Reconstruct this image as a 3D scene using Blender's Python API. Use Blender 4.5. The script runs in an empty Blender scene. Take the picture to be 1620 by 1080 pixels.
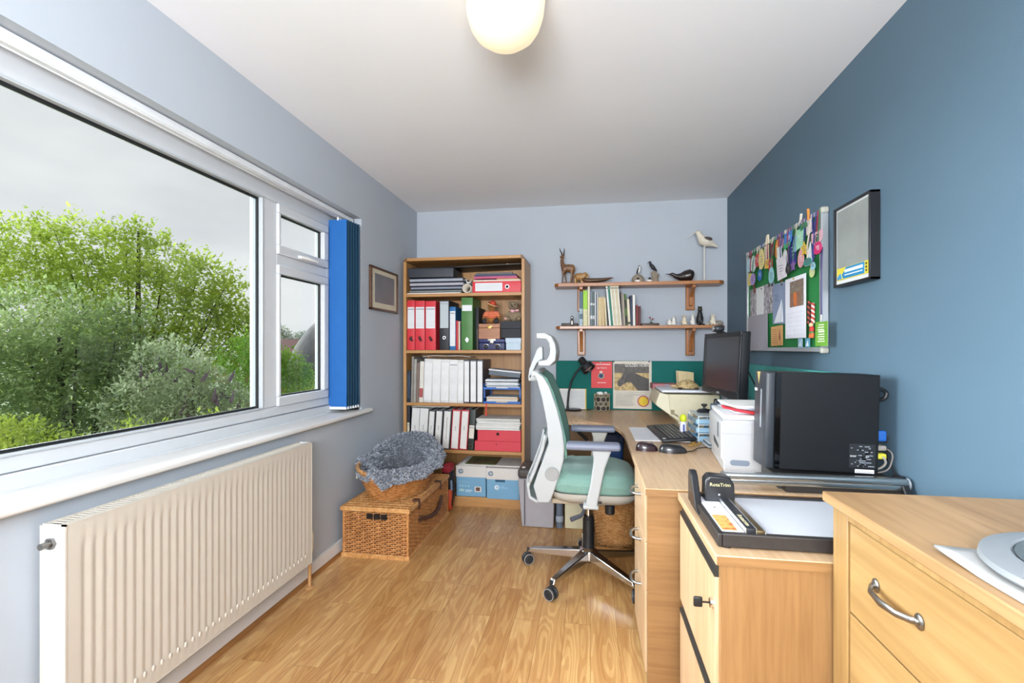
import bpy, bmesh, math, random
from mathutils import Vector, Matrix, Euler
R = math.radians
sc = bpy.context.scene
COL = sc.collection
random.seed(7)

# ------------------------------------------------------------------ camera, world, light, exposure
cam = bpy.data.objects.new('camera', bpy.data.cameras.new('camera'))
COL.objects.link(cam)
cam.location = (0, 0, 1.211)
cam.rotation_euler = (R(90), 0, R(9.148))
cam.data.sensor_fit = 'HORIZONTAL'
cam.data.sensor_width = 36
cam.data.lens = 770 / 1620 * 36
cam.data.shift_y = 11 / 1620
cam.data.clip_start = 0.02
sc.camera = cam
sc.view_settings.view_transform = 'Standard'
sc.view_settings.look = 'None'
sc.view_settings.gamma = 1
sc.view_settings.use_curve_mapping = False
sc.view_settings.exposure = 0.0

def lin(h):
    if not isinstance(h, str):
        return tuple(h)
    h = h.lstrip('#')
    c = [int(h[i:i + 2], 16) / 255 for i in (0, 2, 4)]
    return tuple(x / 12.92 if x <= .04045 else ((x + .055) / 1.055) ** 2.4 for x in c)

w = bpy.data.worlds.new('overcast_sky'); sc.world = w
w.use_nodes = True
nt = w.node_tree; N = nt.nodes; L = nt.links
bg = N['Background']
tc = N.new('ShaderNodeTexCoord')
mp = N.new('ShaderNodeMapping'); mp.inputs['Scale'].default_value = (1.2, 1.2, 3.2); mp.inputs['Location'].default_value = (.35, .1, .2)
no = N.new('ShaderNodeTexNoise'); no.inputs['Scale'].default_value = 1.7; no.inputs['Detail'].default_value = 5; no.inputs['Roughness'].default_value = .5
cr = N.new('ShaderNodeValToRGB')
cr.color_ramp.elements[0].position = .36; cr.color_ramp.elements[0].color = (*lin('#d8dbdf'), 1)
cr.color_ramp.elements[1].position = .62; cr.color_ramp.elements[1].color = (*lin('#f2f4f6'), 1)
L.new(tc.outputs['Generated'], mp.inputs['Vector']); L.new(mp.outputs['Vector'], no.inputs['Vector'])
L.new(no.outputs['Fac'], cr.inputs['Fac']); L.new(cr.outputs['Color'], bg.inputs['Color'])
bg.inputs['Strength'].default_value = 1.0

def lamp(name, kind, loc, rot, energy, color, **kw):
    d = bpy.data.lights.new(name, kind); d.energy = energy; d.color = color
    for k, v in kw.items(): setattr(d, k, v)
    o = bpy.data.objects.new(name, d); COL.objects.link(o)
    o.location = loc; o.rotation_euler = rot
    return o

# broad soft daylight of the overcast sky, coming in from the window side
SUN = lamp('daylight', 'SUN', (-6, 1, 6), (0, 0, 0), 19, (.90, .96, 1.0), angle=R(60))
SUN.rotation_euler = Vector((1.0, -.22, -.27)).to_track_quat('-Z', 'Y').to_euler()
# added fill light behind the camera, no fixture; lifts ceiling and back wall
lamp('fill_light', 'AREA', (-.2, -1.35, 1.55), (R(118), 0, 0), 215, (.95, .97, 1.0), shape='RECTANGLE', size=1.6, size_y=.8)

# ------------------------------------------------------------------ mesh helper
class MB:
    def __init__(s, M=None):
        s.v = []; s.f = []; s.mi = []; s.cur = 0; s.M = M
    def m(s, i):
        s.cur = i; return s
    def add(s, vs, fs, T=None):
        b = len(s.v)
        for p in vs:
            p = Vector(p)
            if T is not None: p = T @ p
            if s.M is not None: p = s.M @ p
            s.v.append(p)
        for f in fs:
            s.f.append(tuple(b + i for i in f)); s.mi.append(s.cur)
        return s
    def box(s, x0, y0, z0, x1, y1, z1, T=None):
        return s.add([(x0, y0, z0), (x1, y0, z0), (x1, y1, z0), (x0, y1, z0), (x0, y0, z1), (x1, y0, z1), (x1, y1, z1), (x0, y1, z1)],
                     [(0, 3, 2, 1), (4, 5, 6, 7), (0, 1, 5, 4), (1, 2, 6, 5), (2, 3, 7, 6), (3, 0, 4, 7)], T)
    def rbox(s, x0, y0, z0, x1, y1, z1, r=.01, n=3, T=None):
        r = min(r, .49 * min(abs(x1 - x0), abs(y1 - y0), abs(z1 - z0)))
        bm = bmesh.new()
        bmesh.ops.create_cube(bm, size=1)
        for v in bm.verts:
            v.co = Vector(((x0 + x1) / 2 + v.co.x * (x1 - x0), (y0 + y1) / 2 + v.co.y * (y1 - y0), (z0 + z1) / 2 + v.co.z * (z1 - z0)))
        bmesh.ops.bevel(bm, geom=bm.edges[:], offset=r, segments=n, profile=.5, affect='EDGES')
        s.frombm(bm, T); return s
    def frombm(s, bm, T=None):
        bm.verts.index_update()
        s.add([v.co.copy() for v in bm.verts], [[v.index for v in f.verts] for f in bm.faces], T)
        bm.free()
    def tube(s, pts, r=.005, n=8, cap=True, closed=False, T=None):
        P = [Vector(p) for p in pts]; k = len(P)
        rr = r if isinstance(r, (list, tuple)) else [r] * k
        vs = []; fs = []
        up = None
        for i in range(k):
            if closed: t = P[(i + 1) % k] - P[i - 1]
            else: t = P[min(i + 1, k - 1)] - P[max(i - 1, 0)]
            if t.length < 1e-9: t = Vector((0, 0, 1))
            t.normalize()
            if up is None:
                up = Vector((0, 0, 1)) if abs(t.z) < .9 else Vector((0, 1, 0))
            a = t.cross(up)
            if a.length < 1e-6: a = t.cross(Vector((1, 0, 0)))
            a.normalize(); b = a.cross(t).normalized(); up = b
            e = rr[i]
            ea, eb = e if isinstance(e, (tuple, list)) else (e, e)
            for j in range(n):
                q = 2 * math.pi * j / n
                vs.append(P[i] + a * math.cos(q) * ea + b * math.sin(q) * eb)
        for i in range(k if closed else k - 1):
            i2 = (i + 1) % k
            for j in range(n):
                j2 = (j + 1) % n
                fs.append((i * n + j, i * n + j2, i2 * n + j2, i2 * n + j))
        if cap and not closed:
            fs.append(tuple(range(n))[::-1]); fs.append(tuple((k - 1) * n + j for j in range(n)))
        return s.add(vs, fs, T)
    def lathe(s, prof, n=24, c=(0, 0, 0), T=None, cap=True):
        c = Vector(c); vs = []; fs = []
        for (r, z) in prof:
            for j in range(n):
                q = 2 * math.pi * j / n
                vs.append(c + Vector((r * math.cos(q), r * math.sin(q), z)))
        for i in range(len(prof) - 1):
            for j in range(n):
                j2 = (j + 1) % n
                fs.append((i * n + j, i * n + j2, (i + 1) * n + j2, (i + 1) * n + j))
        if cap:
            if prof[0][0] > 1e-5: fs.append(tuple(range(n))[::-1])
            if prof[-1][0] > 1e-5: fs.append(tuple((len(prof) - 1) * n + j for j in range(n)))
        return s.add(vs, fs, T)
    def cyl(s, a, b, r, n=16, r2=None, T=None):
        return s.tube([a, b], [r, r if r2 is None else r2], n, T=T)
    def ell(s, c, rad, rot=None, nu=16, nv=10, T=None):
        c = Vector(c); vs = []; fs = []
        Mx = Euler(rot).to_matrix() if rot else Matrix.Identity(3)
        for i in range(nv + 1):
            th = math.pi * i / nv
            for j in range(nu):
                ph = 2 * math.pi * j / nu
                vs.append(c + Mx @ Vector((rad[0] * math.sin(th) * math.cos(ph), rad[1] * math.sin(th) * math.sin(ph), rad[2] * math.cos(th))))
        for i in range(nv):
            for j in range(nu):
                j2 = (j + 1) % nu
                fs.append((i * nu + j, (i + 1) * nu + j, (i + 1) * nu + j2, i * nu + j2))
        return s.add(vs, fs, T)
    def prism(s, poly, a, b, ax='y', T=None):
        # poly: list of 2D points; ax is the extrusion axis
        def P(p, h):
            return {'y': (p[0], h, p[1]), 'x': (h, p[0], p[1]), 'z': (p[0], p[1], h)}[ax]
        n = len(poly)
        vs = [P(p, a) for p in poly] + [P(p, b) for p in poly]
        fs = [tuple(range(n))[::-1], tuple(range(n, 2 * n))] + [(i, (i + 1) % n, n + (i + 1) % n, n + i) for i in range(n)]
        return s.add(vs, fs, T)
    def quad(s, a, b, c, d, T=None):
        return s.add([a, b, c, d], [(0, 1, 2, 3)], T)
    def grid(s, fn, nu, nv, T=None, cu=False):
        vs = [fn(i / (nu if cu else nu), j / nv) for j in range(nv + 1) for i in range(nu + (0 if cu else 1))]
        k = nu if cu else nu + 1
        fs = [(j * k + i, j * k + (i + 1) % k, (j + 1) * k + (i + 1) % k, (j + 1) * k + i) for j in range(nv) for i in range(nu)]
        return s.add(vs, fs, T)
    def text(s, body, size, T, depth=.0006, align='CENTER', fit=None):
        cu = bpy.data.curves.new('lettering', 'FONT'); cu.body = body; cu.size = size
        cu.align_x = align; cu.align_y = 'CENTER'; cu.extrude = depth; cu.resolution_u = 2
        o = bpy.data.objects.new('lettering', cu); COL.objects.link(o)
        dg = bpy.context.evaluated_depsgraph_get()
        me = bpy.data.meshes.new_from_object(o.evaluated_get(dg))
        vs = [v.co.copy() for v in me.vertices]; fs = [tuple(p.vertices) for p in me.polygons]
        if fit and vs:
            wd = max(v.x for v in vs) - min(v.x for v in vs)
            k = fit / wd
            vs = [Vector((v.x * k, v.y, v.z)) for v in vs]
        s.add(vs, fs, T)
        bpy.data.objects.remove(o); bpy.data.curves.remove(cu); bpy.data.meshes.remove(me)
        return s
    def build(s, name, mats, parent=None, smooth=True, bevel=0, seg=2, sub=0, ang=38, solid=0, recalc=True, remesh=0):
        off = Vector((0, 0, 0)); p = parent
        while p is not None:
            off += p.location; p = p.parent
        me = bpy.data.meshes.new(name)
        me.from_pydata([v - off for v in s.v], [], s.f)
        if not isinstance(mats, (list, tuple)): mats = [mats]
        for mt in mats: me.materials.append(mt)
        me.polygons.foreach_set('material_index', s.mi)
        if recalc:
            bm = bmesh.new(); bm.from_mesh(me)
            bmesh.ops.recalc_face_normals(bm, faces=bm.faces[:])
            bm.to_mesh(me); bm.free()
        if smooth:
            me.polygons.foreach_set('use_smooth', [True] * len(me.polygons))
            if sub == 0: me.set_sharp_from_angle(angle=R(ang))
        me.update()
        o = bpy.data.objects.new(name, me); COL.objects.link(o)
        if parent is not None: o.parent = parent
        if remesh:
            md = o.modifiers.new('remesh', 'REMESH'); md.mode = 'VOXEL'; md.voxel_size = remesh; md.use_smooth_shade = True
            md = o.modifiers.new('smooth', 'SMOOTH'); md.iterations = 4; md.factor = .5
        if solid:
            md = o.modifiers.new('solid', 'SOLIDIFY'); md.thickness = solid; md.offset = 0
        if bevel:
            md = o.modifiers.new('bevel', 'BEVEL'); md.width = bevel; md.segments = seg; md.limit_method = 'ANGLE'; md.angle_limit = R(40)
        if sub:
            md = o.modifiers.new('sub', 'SUBSURF'); md.levels = sub; md.render_levels = sub
        return o

def tag(o, label=None, cat=None, group=None, kind=None):
    if label: o['label'] = label
    if cat: o['category'] = cat
    if group: o['group'] = group
    if kind: o['kind'] = kind
    return o

def thing(name, label, cat, loc=(0, 0, 0), group=None):
    o = bpy.data.objects.new(name, None); COL.objects.link(o)
    o.location = loc; o.empty_display_size = .05
    return tag(o, label, cat, group)

def struct(o):
    o['kind'] = 'structure'; return o

def copy_tree(o, parent=None):
    c = o.copy(); COL.objects.link(c)
    if parent is not None: c.parent = parent
    for ch in list(o.children): copy_tree(ch, c)
    return c

# ------------------------------------------------------------------ materials
MATS = {}
def _new(name):
    m = bpy.data.materials.new(name); m.use_nodes = True
    return m, m.node_tree.nodes, m.node_tree.links, m.node_tree.nodes['Principled BSDF']

def P(col, rough=.5, metal=0, var=.05, scale=14, bump=0, bscale=60, coat=0, trans=0, emit=None, es=1, sheen=0, spec=None, alpha=1):
    key = (str(col), rough, metal, var, scale, bump, bscale, coat, trans, str(emit), es, sheen, spec)
    if key in MATS: return MATS[key]
    m, n, l, b = _new('paint_%d' % len(MATS))
    c = lin(col)
    t = n.new('ShaderNodeTexCoord'); q = n.new('ShaderNodeTexNoise'); q.inputs['Scale'].default_value = scale; q.inputs['Detail'].default_value = 4
    r = n.new('ShaderNodeValToRGB')
    r.color_ramp.elements[0].position = .3; r.color_ramp.elements[1].position = .7
    r.color_ramp.elements[0].color = (*[max(0, x * (1 - var)) for x in c], 1)
    r.color_ramp.elements[1].color = (*[min(1, x * (1 + var)) for x in c], 1)
    l.new(t.outputs['Object'], q.inputs['Vector']); l.new(q.outputs['Fac'], r.inputs['Fac']); l.new(r.outputs['Color'], b.inputs['Base Color'])
    b.inputs['Roughness'].default_value = rough; b.inputs['Metallic'].default_value = metal
    b.inputs['Coat Weight'].default_value = coat; b.inputs['Coat Roughness'].default_value = .12
    if spec is not None: b.inputs['Specular IOR Level'].default_value = spec
    if trans: b.inputs['Transmission Weight'].default_value = trans
    if sheen: b.inputs['Sheen Weight'].default_value = sheen; b.inputs['Sheen Roughness'].default_value = .5
    if emit is not None:
        b.inputs['Emission Color'].default_value = (*lin(emit), 1); b.inputs['Emission Strength'].default_value = es
    if bump:
        q2 = n.new('ShaderNodeTexNoise'); q2.inputs['Scale'].default_value = bscale; q2.inputs['Detail'].default_value = 3
        bp = n.new('ShaderNodeBump'); bp.inputs['Strength'].default_value = bump; bp.inputs['Distance'].default_value = .004
        l.new(t.outputs['Object'], q2.inputs['Vector']); l.new(q2.outputs['Fac'], bp.inputs['Height']); l.new(bp.outputs['Normal'], b.inputs['Normal'])
    MATS[key] = m
    return m

def wood(name, c1, c2, c3=None, axis='z', grain=9, rough=.42, stretch=.07, fine=70, coat=.1, bump=.08):
    key = ('wood', name, axis)
    if key in MATS: return MATS[key]
    m, n, l, b = _new(name + '_' + axis)
    t = n.new('ShaderNodeTexCoord')
    def sc3(k): return {'x': (k * stretch, k, k), 'y': (k, k * stretch, k), 'z': (k, k, k * stretch)}[axis]
    mp = n.new('ShaderNodeMapping'); mp.inputs['Scale'].default_value = sc3(grain)
    q = n.new('ShaderNodeTexNoise'); q.inputs['Scale'].default_value = 1; q.inputs['Detail'].default_value = 6; q.inputs['Roughness'].default_value = .6; q.inputs['Distortion'].default_value = .9
    mp2 = n.new('ShaderNodeMapping'); mp2.inputs['Scale'].default_value = sc3(fine)
    q2 = n.new('ShaderNodeTexNoise'); q2.inputs['Scale'].default_value = 1; q2.inputs['Detail'].default_value = 3
    r = n.new('ShaderNodeValToRGB'); e = r.color_ramp.elements
    e[0].position = .3; e[0].color = (*lin(c1), 1); e[1].position = .72; e[1].color = (*lin(c2), 1)
    if c3:
        x = e.new(.5); x.color = (*lin(c3), 1)
    mx = n.new('ShaderNodeMix'); mx.data_type = 'RGBA'; mx.blend_type = 'MULTIPLY'; mx.inputs['Factor'].default_value = .5
    r2 = n.new('ShaderNodeValToRGB'); r2.color_ramp.elements[0].position = .35; r2.color_ramp.elements[0].color = (.68, .62, .55, 1); r2.color_ramp.elements[1].position = .6; r2.color_ramp.elements[1].color = (1, 1, 1, 1)
    l.new(t.outputs['Object'], mp.inputs['Vector']); l.new(t.outputs['Object'], mp2.inputs['Vector'])
    l.new(mp.outputs['Vector'], q.inputs['Vector']); l.new(mp2.outputs['Vector'], q2.inputs['Vector'])
    l.new(q.outputs['Fac'], r.inputs['Fac']); l.new(q2.outputs['Fac'], r2.inputs['Fac'])
    l.new(r.outputs['Color'], mx.inputs['A']); l.new(r2.outputs['Color'], mx.inputs['B'])
    l.new(mx.outputs['Result'], b.inputs['Base Color'])
    b.inputs['Roughness'].default_value = rough; b.inputs['Coat Weight'].default_value = coat; b.inputs['Coat Roughness'].default_value = .2
    bp = n.new('ShaderNodeBump'); bp.inputs['Strength'].default_value = bump; bp.inputs['Distance'].default_value = .002
    l.new(q2.outputs['Fac'], bp.inputs['Height']); l.new(bp.outputs['Normal'], b.inputs['Normal'])
    MATS[key] = m
    return m

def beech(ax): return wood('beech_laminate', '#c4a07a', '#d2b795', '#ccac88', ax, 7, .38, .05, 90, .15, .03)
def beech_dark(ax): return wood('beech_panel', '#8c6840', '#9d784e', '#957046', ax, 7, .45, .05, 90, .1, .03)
def oak(ax): return wood('oak', '#957244', '#aa8c5c', '#9f7f50', ax, 6, .42, .06, 60, .12, .05)
def oak_top(ax): return wood('oak_top', '#9a764e', '#bd9a70', '#ad895f', ax, 6, .45, .06, 60, .1, .05)
def casewood(ax): return wood('bookcase_oak', '#a87a49', '#c89a63', '#b98a55', ax, 7, .45, .05, 70, .1, .05)
def pine(ax): return wood('stained_pine', '#8a4f22', '#b87a3e', '#a06430', ax, 10, .4, .05, 60, .25, .06)

def glass_mat():
    m = bpy.data.materials.new('window_glass'); m.use_nodes = True
    n = m.node_tree.nodes; l = m.node_tree.links; n.remove(n['Principled BSDF'])
    o = n['Material Output']; tr = n.new('ShaderNodeBsdfTransparent'); gl = n.new('ShaderNodeBsdfGlossy'); gl.inputs['Roughness'].default_value = .02
    tr.inputs['Color'].default_value = (.97, .985, .98, 1)
    lw = n.new('ShaderNodeLayerWeight'); lw.inputs['Blend'].default_value = .5
    fr = n.new('ShaderNodeMath'); fr.operation = 'POWER'; fr.inputs[1].default_value = 6; mx = n.new('ShaderNodeMixShader')
    l.new(lw.outputs['Facing'], fr.inputs[0])
    tc = n.new('ShaderNodeTexCoord'); q = n.new('ShaderNodeTexNoise'); q.inputs['Scale'].default_value = 3
    ml = n.new('ShaderNodeMath'); ml.operation = 'MULTIPLY_ADD'; ml.inputs[1].default_value = .03; ml.inputs[2].default_value = 0
    ad = n.new('ShaderNodeMath'); ad.operation = 'ADD'
    l.new(tc.outputs['Object'], q.inputs['Vector']); l.new(q.outputs['Fac'], ml.inputs[0])
    l.new(fr.outputs[0], ad.inputs[0]); l.new(ml.outputs[0], ad.inputs[1])
    l.new(ad.outputs[0], mx.inputs['Fac']); l.new(tr.outputs[0], mx.inputs[1]); l.new(gl.outputs[0], mx.inputs[2]); l.new(mx.outputs[0], o.inputs['Surface'])
    return m
GLASS = glass_mat()

def floor_mat():
    m, n, l, b = _new('oak_laminate_floor')
    t = n.new('ShaderNodeTexCoord')
    mp = n.new('ShaderNodeMapping'); mp.inputs['Rotation'].default_value = (0, 0, R(90))
    br = n.new('ShaderNodeTexBrick'); br.offset = .37; br.offset_frequency = 2; br.squash = 1
    br.inputs['Color1'].default_value = (*lin('#bd9159'), 1); br.inputs['Color2'].default_value = (*lin('#d3ac73'), 1)
    br.inputs['Mortar'].default_value = (*lin('#8d673c'), 1); br.inputs['Scale'].default_value = 1
    br.inputs['Mortar Size'].default_value = .0009; br.inputs['Mortar Smooth'].default_value = .3
    br.inputs['Brick Width'].default_value = .72; br.inputs['Row Height'].default_value = .112
    l.new(t.outputs['Object'], mp.inputs['Vector']); l.new(mp.outputs['Vector'], br.inputs['Vector'])
    m2 = n.new('ShaderNodeMapping'); m2.inputs['Scale'].default_value = (20, 1.5, 1)
    q = n.new('ShaderNodeTexNoise'); q.inputs['Scale'].default_value = 1; q.inputs['Detail'].default_value = 6; q.inputs['Distortion'].default_value = 1.4; q.inputs['Roughness'].default_value = .6
    # each plank gets its own grain: shift the noise by the plank's colour
    sh = n.new('ShaderNodeVectorMath'); sh.operation = 'MULTIPLY_ADD'; sh.inputs[1].default_value = (60, 60, 60)
    l.new(br.outputs['Color'], sh.inputs[0]); l.new(m2.outputs['Vector'], sh.inputs[2])
    l.new(t.outputs['Object'], m2.inputs['Vector']); l.new(sh.outputs['Vector'], q.inputs['Vector'])
    r = n.new('ShaderNodeValToRGB'); r.color_ramp.elements[0].position = .34; r.color_ramp.elements[0].color = (*lin('#c79e74'), 1); r.color_ramp.elements[1].position = .6; r.color_ramp.elements[1].color = (1, 1, 1, 1)
    l.new(q.outputs['Fac'], r.inputs['Fac'])
    mx = n.new('ShaderNodeMix'); mx.data_type = 'RGBA'; mx.blend_type = 'MULTIPLY'; mx.inputs['Factor'].default_value = .5
    l.new(br.outputs['Color'], mx.inputs['A']); l.new(r.outputs['Color'], mx.inputs['B']); l.new(mx.outputs['Result'], b.inputs['Base Color'])
    # cathedral figure: contour lines of a broad stretched noise
    m3 = n.new('ShaderNodeMapping'); m3.inputs['Scale'].default_value = (13, 1.6, 1)
    s3 = n.new('ShaderNodeVectorMath'); s3.operation = 'MULTIPLY_ADD'; s3.inputs[1].default_value = (40, 40, 40)
    q3 = n.new('ShaderNodeTexNoise'); q3.inputs['Scale'].default_value = 1; q3.inputs['Detail'].default_value = 2; q3.inputs['Roughness'].default_value = .4
    l.new(t.outputs['Object'], m3.inputs['Vector']); l.new(br.outputs['Color'], s3.inputs[0]); l.new(m3.outputs['Vector'], s3.inputs[2]); l.new(s3.outputs['Vector'], q3.inputs['Vector'])
    ml = n.new('ShaderNodeMath'); ml.operation = 'MULTIPLY'; ml.inputs[1].default_value = 70
    sn = n.new('ShaderNodeMath'); sn.operation = 'SINE'
    r3 = n.new('ShaderNodeValToRGB'); r3.color_ramp.elements[0].position = .0; r3.color_ramp.elements[0].color = (*lin('#cba47c'), 1); r3.color_ramp.elements[1].position = .45; r3.color_ramp.elements[1].color = (1, 1, 1, 1)
    l.new(q3.outputs['Fac'], ml.inputs[0]); l.new(ml.outputs[0], sn.inputs[0]); l.new(sn.outputs[0], r3.inputs['Fac'])
    m4 = n.new('ShaderNodeMix'); m4.data_type = 'RGBA'; m4.blend_type = 'MULTIPLY'; m4.inputs['Factor'].default_value = .34
    l.new(mx.outputs['Result'], m4.inputs['A']); l.new(r3.outputs['Color'], m4.inputs['B']); l.new(m4.outputs['Result'], b.inputs['Base Color'])
    b.inputs['Roughness'].default_value = .36; b.inputs['Coat Weight'].default_value = .15; b.inputs['Coat Roughness'].default_value = .22
    return m

# common materials
WHITE_PVC = P('#ccd0d4', .35, var=.015)
SILL = P('#dcdbd8', .4, var=.015)
GASKET = P('#15181b', .6)
BLACK = P('#16181b', .45)
BLACK_SOFT = P('#1d1f24', .7)
CHROME = P('#d9dadc', .14, 1, .02)
STEEL = P('#a9adb0', .3, 1, .05)
PEWTER = P('#8d8a86', .35, 1, .12, 60)
BRASS = P('#d8b45e', .3, 1)
PAPER = P('#ecebe7', .8, var=.02)
PAPER2 = P('#dcdbd6', .85, var=.05)
CARD_WHITE = P('#d9d8d3', .55, var=.03)
# ------------------------------------------------------------------ the room
XL, XR, YB, YF, CE = -1.471, 1.05, 4.0, -1.5, 2.38
WALL_PALE = P('#b1b9c2', .85, var=.02, scale=3, bump=.05, bscale=180)
WALL_TEAL = P('#526b7c', .6, var=.03, scale=2, bump=.06, bscale=180)
CEIL = P('#ebedf0', .9, var=.012, scale=2, bump=.05, bscale=120)
WY0, WY1, WZ0, WZ1 = .35, 2.973, .80, 2.055
m = MB(); m.box(XL - .3, YF - .1, -.06, XR + .1, YB + .1, 0); struct(m.build('floor', floor_mat()))
m = MB(); m.box(XL - .3, YF - .1, CE, XR + .1, YB + .1, CE + .1); struct(m.build('ceiling', CEIL))
m = MB()
m.box(XL - .28, YF, 0, XL, YB, WZ0 - .012); m.box(XL - .28, YF, WZ1, XL, YB, CE)
m.box(XL - .28, YF, WZ0 - .012, XL, WY0, WZ1); m.box(XL - .28, WY1, WZ0 - .012, XL, YB, WZ1)
struct(m.build('wall_left', WALL_PALE))
m = MB(); m.box(XL - .28, YB, 0, XR, YB + .1, CE); struct(m.build('wall_back', WALL_PALE))
m = MB(); m.box(XR, YF, 0, XR + .1, YB + .1, CE); struct(m.build('wall_right', WALL_TEAL))
m = MB(); m.box(XL - .28, YF - .1, 0, XR + .1, YF, CE); struct(m.build('wall_front', WALL_PALE))
m = MB(); m.prism([(XL, 0), (XL + .016, 0), (XL + .016, .07), (XL + .012, .076), (XL, .076)], YF, YB, 'y'); struct(m.build('baseboard_left', P('#d9d6d3', .5, var=.02)))
m = MB(); m.box(XL, YB - .016, 0, XR, YB, .076); struct(m.build('baseboard_back', P('#d9d6d3', .5, var=.02)))
m = MB(); m.prism([(XL + .016, 0)] + [(XL + .016 + .016 * math.cos(a), .016 * math.sin(a)) for a in [R(x) for x in (0, 22, 45, 67, 90)]], YF, YB, 'y')
struct(m.build('trim_1', wood('floor_bead', '#8f6033', '#b07c47', None, 'y')))

# ------------------------------------------------------------------ window
XW = -1.60
win = thing('window_1', None, None, (XW, WY0, WZ0)); struct(win)
fr = MB()
yA, yB_ = WY0 + .002, WY1 - .002
def bar(mb, y0, z0, y1, z1, xi, xo): mb.box(xo, y0, z0, xi, y1, z1)
bar(fr, yA, WZ0 + .016, yB_, .862, XW + .012, XW - .07)      # bottom rail
bar(fr, yA, .864, yB_, .912, XW, XW - .07)
bar(fr, yA, 1.962, yB_, WZ1 - .002, XW, XW - .07)
bar(fr, yA, .912, yA + .07, 1.962, XW, XW - .07)
bar(fr, yB_ - .20, .912, yB_, 1.962, XW, XW - .07)
bar(fr, 2.178, .912, 2.288, 1.962, XW, XW - .07)
bar(fr, 2.288, 1.646, yB_ - .20, 1.70, XW, XW - .07)
fr.build('window_frame', WHITE_PVC, win, bevel=.004)
def sash(name, y0, z0, y1, z1, wd, xi):
    b = MB()
    bar(b, y0, z0, y1, z0 + wd, xi, XW - .05); bar(b, y0, z1 - wd, y1, z1, xi, XW - .05)
    bar(b, y0, z0 + wd, y0 + wd * .4, z1 - wd, xi, XW - .05); bar(b, y1 - wd, z0 + wd, y1, z1 - wd, xi, XW - .05)
    o = b.build(name, WHITE_PVC, win, bevel=.005)
    iy0, iy1, iz0, iz1 = y0 + wd * .4, y1 - wd, z0 + wd, z1 - wd
    g = MB(); t = .007
    bar(g, iy0, iz0, iy1, iz0 + t, XW - .012, XW - .026); bar(g, iy0, iz1 - t, iy1, iz1, XW - .012, XW - .026)
    bar(g, iy0, iz0 + t, iy0 + t, iz1 - t, XW - .012, XW - .026); bar(g, iy1 - t, iz0 + t, iy1, iz1 - t, XW - .012, XW - .026)
    g.build('gasket', GASKET, o)
    q = MB(); q.box(XW - .03, iy0 + t, iz0 + t, XW - .026, iy1 - t, iz1 - t); q.build('glass_pane', GLASS, o)
    return o
# fixed pane bead
b = MB(); gy0, gy1, gz0, gz1 = yA + .075, 2.172, .918, 1.956
for (a0, c0, a1, c1) in ((gy0 - .006, .910, gy1 + .006, gz0), (gy0 - .006, gz1, gy1 + .006, 1.964), (gy0 - .006, gz0, gy0, gz1), (gy1, gz0, gy1 + .006, gz1)):
    bar(b, a0, c0, a1, c1, XW + .006, XW - .05)
bead = b.build('glazing_bead', P('#b9bfc4', .3, var=.01), win, bevel=.002)
g = MB(); t = .010
bar(g, gy0, gz0, gy1, gz0 + t, XW - .016, XW - .026); bar(g, gy0, gz1 - t, gy1, gz1, XW - .016, XW - .026)
bar(g, gy0, gz0 + t, gy0 + t, gz1 - t, XW - .016, XW - .026); bar(g, gy1 - t, gz0 + t, gy1, gz1 - t, XW - .016, XW - .026)
g.build('gasket', GASKET, bead)
q = MB(); q.box(XW - .03, gy0 + t, gz0 + t, XW - .026, gy1 - t, gz1 - t); q.build('glass_pane', GLASS, bead)
s1 = sash('top_light', 2.288, 1.70, yB_ - .2, 1.962, .048, XW + .014)
s2 = sash('casement', 2.288, .912, yB_ - .2, 1.646, .048, XW + .014)
h = MB(); h.rbox(XW + .014, 2.45, 1.704, XW + .026, 2.60, 1.722, .005); h.tube([(XW + .03, 2.46, 1.713), (XW + .045, 2.50, 1.711), (XW + .045, 2.60, 1.708)], [.008, .009, .006], 8)
h.build('handle', P('#e9e9e6', .3), s1)
# sill board with rounded nose
poly = [(XW + .005, .788), (XW + .005, .814)] + [(-1.444 + .013 * math.sin(a), .801 + .013 * math.cos(a)) for a in [R(x) for x in range(0, 181, 30)]]
m = MB(); m.prism(poly, WY0 - .07, 3.056, 'y'); m.build('window_sill', SILL, win, ang=30)

# ------------------------------------------------------------------ vertical blind
bl = thing('vertical_blind', 'blue fabric vertical blind drawn back to the far end of the window', 'blind', (-1.53, 2.80, 2.0))
m = MB(); m.box(-1.555, WY0 + .02, 2.022, -1.515, 2.95, 2.05); m.box(-1.552, WY0 + .02, 2.016, -1.546, 2.95, 2.022); m.box(-1.524, WY0 + .02, 2.016, -1.518, 2.95, 2.022)
m.build('headrail', P('#dfe3e6', .35), bl, bevel=.003)
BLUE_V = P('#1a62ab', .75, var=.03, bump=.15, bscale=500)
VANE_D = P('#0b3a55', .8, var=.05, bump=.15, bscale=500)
for k in range(6):
    y = 2.79 + k * .026; off = .0035 * k
    x0, x1 = -1.597 + .012 * (k > 0) - off * .0, -1.478 + off
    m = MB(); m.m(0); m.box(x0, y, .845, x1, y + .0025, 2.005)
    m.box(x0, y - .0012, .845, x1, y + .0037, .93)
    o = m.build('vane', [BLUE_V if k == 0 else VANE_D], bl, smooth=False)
    w_ = MB(); w_.box(x0 + .004, y - .003, .836, x1 - .002, y + .006, .852); w_.build('weight', P('#dfe3e6', .4), o)
    w_ = MB(); w_.box(-1.541, y - .002, 2.0, -1.529, y + .004, 2.02); w_.build('carrier', P('#dfe3e6', .4), o)
m = MB(); m.tube([(-1.492, 2.955, 2.02), (-1.49, 2.957, 1.5), (-1.487, 2.957, 1.0), (-1.476, 2.956, .90), (-1.492, 2.955, .86)], .0022, 6)
m.build('pull_cord', P('#cfd3d6', .5), bl)
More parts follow.
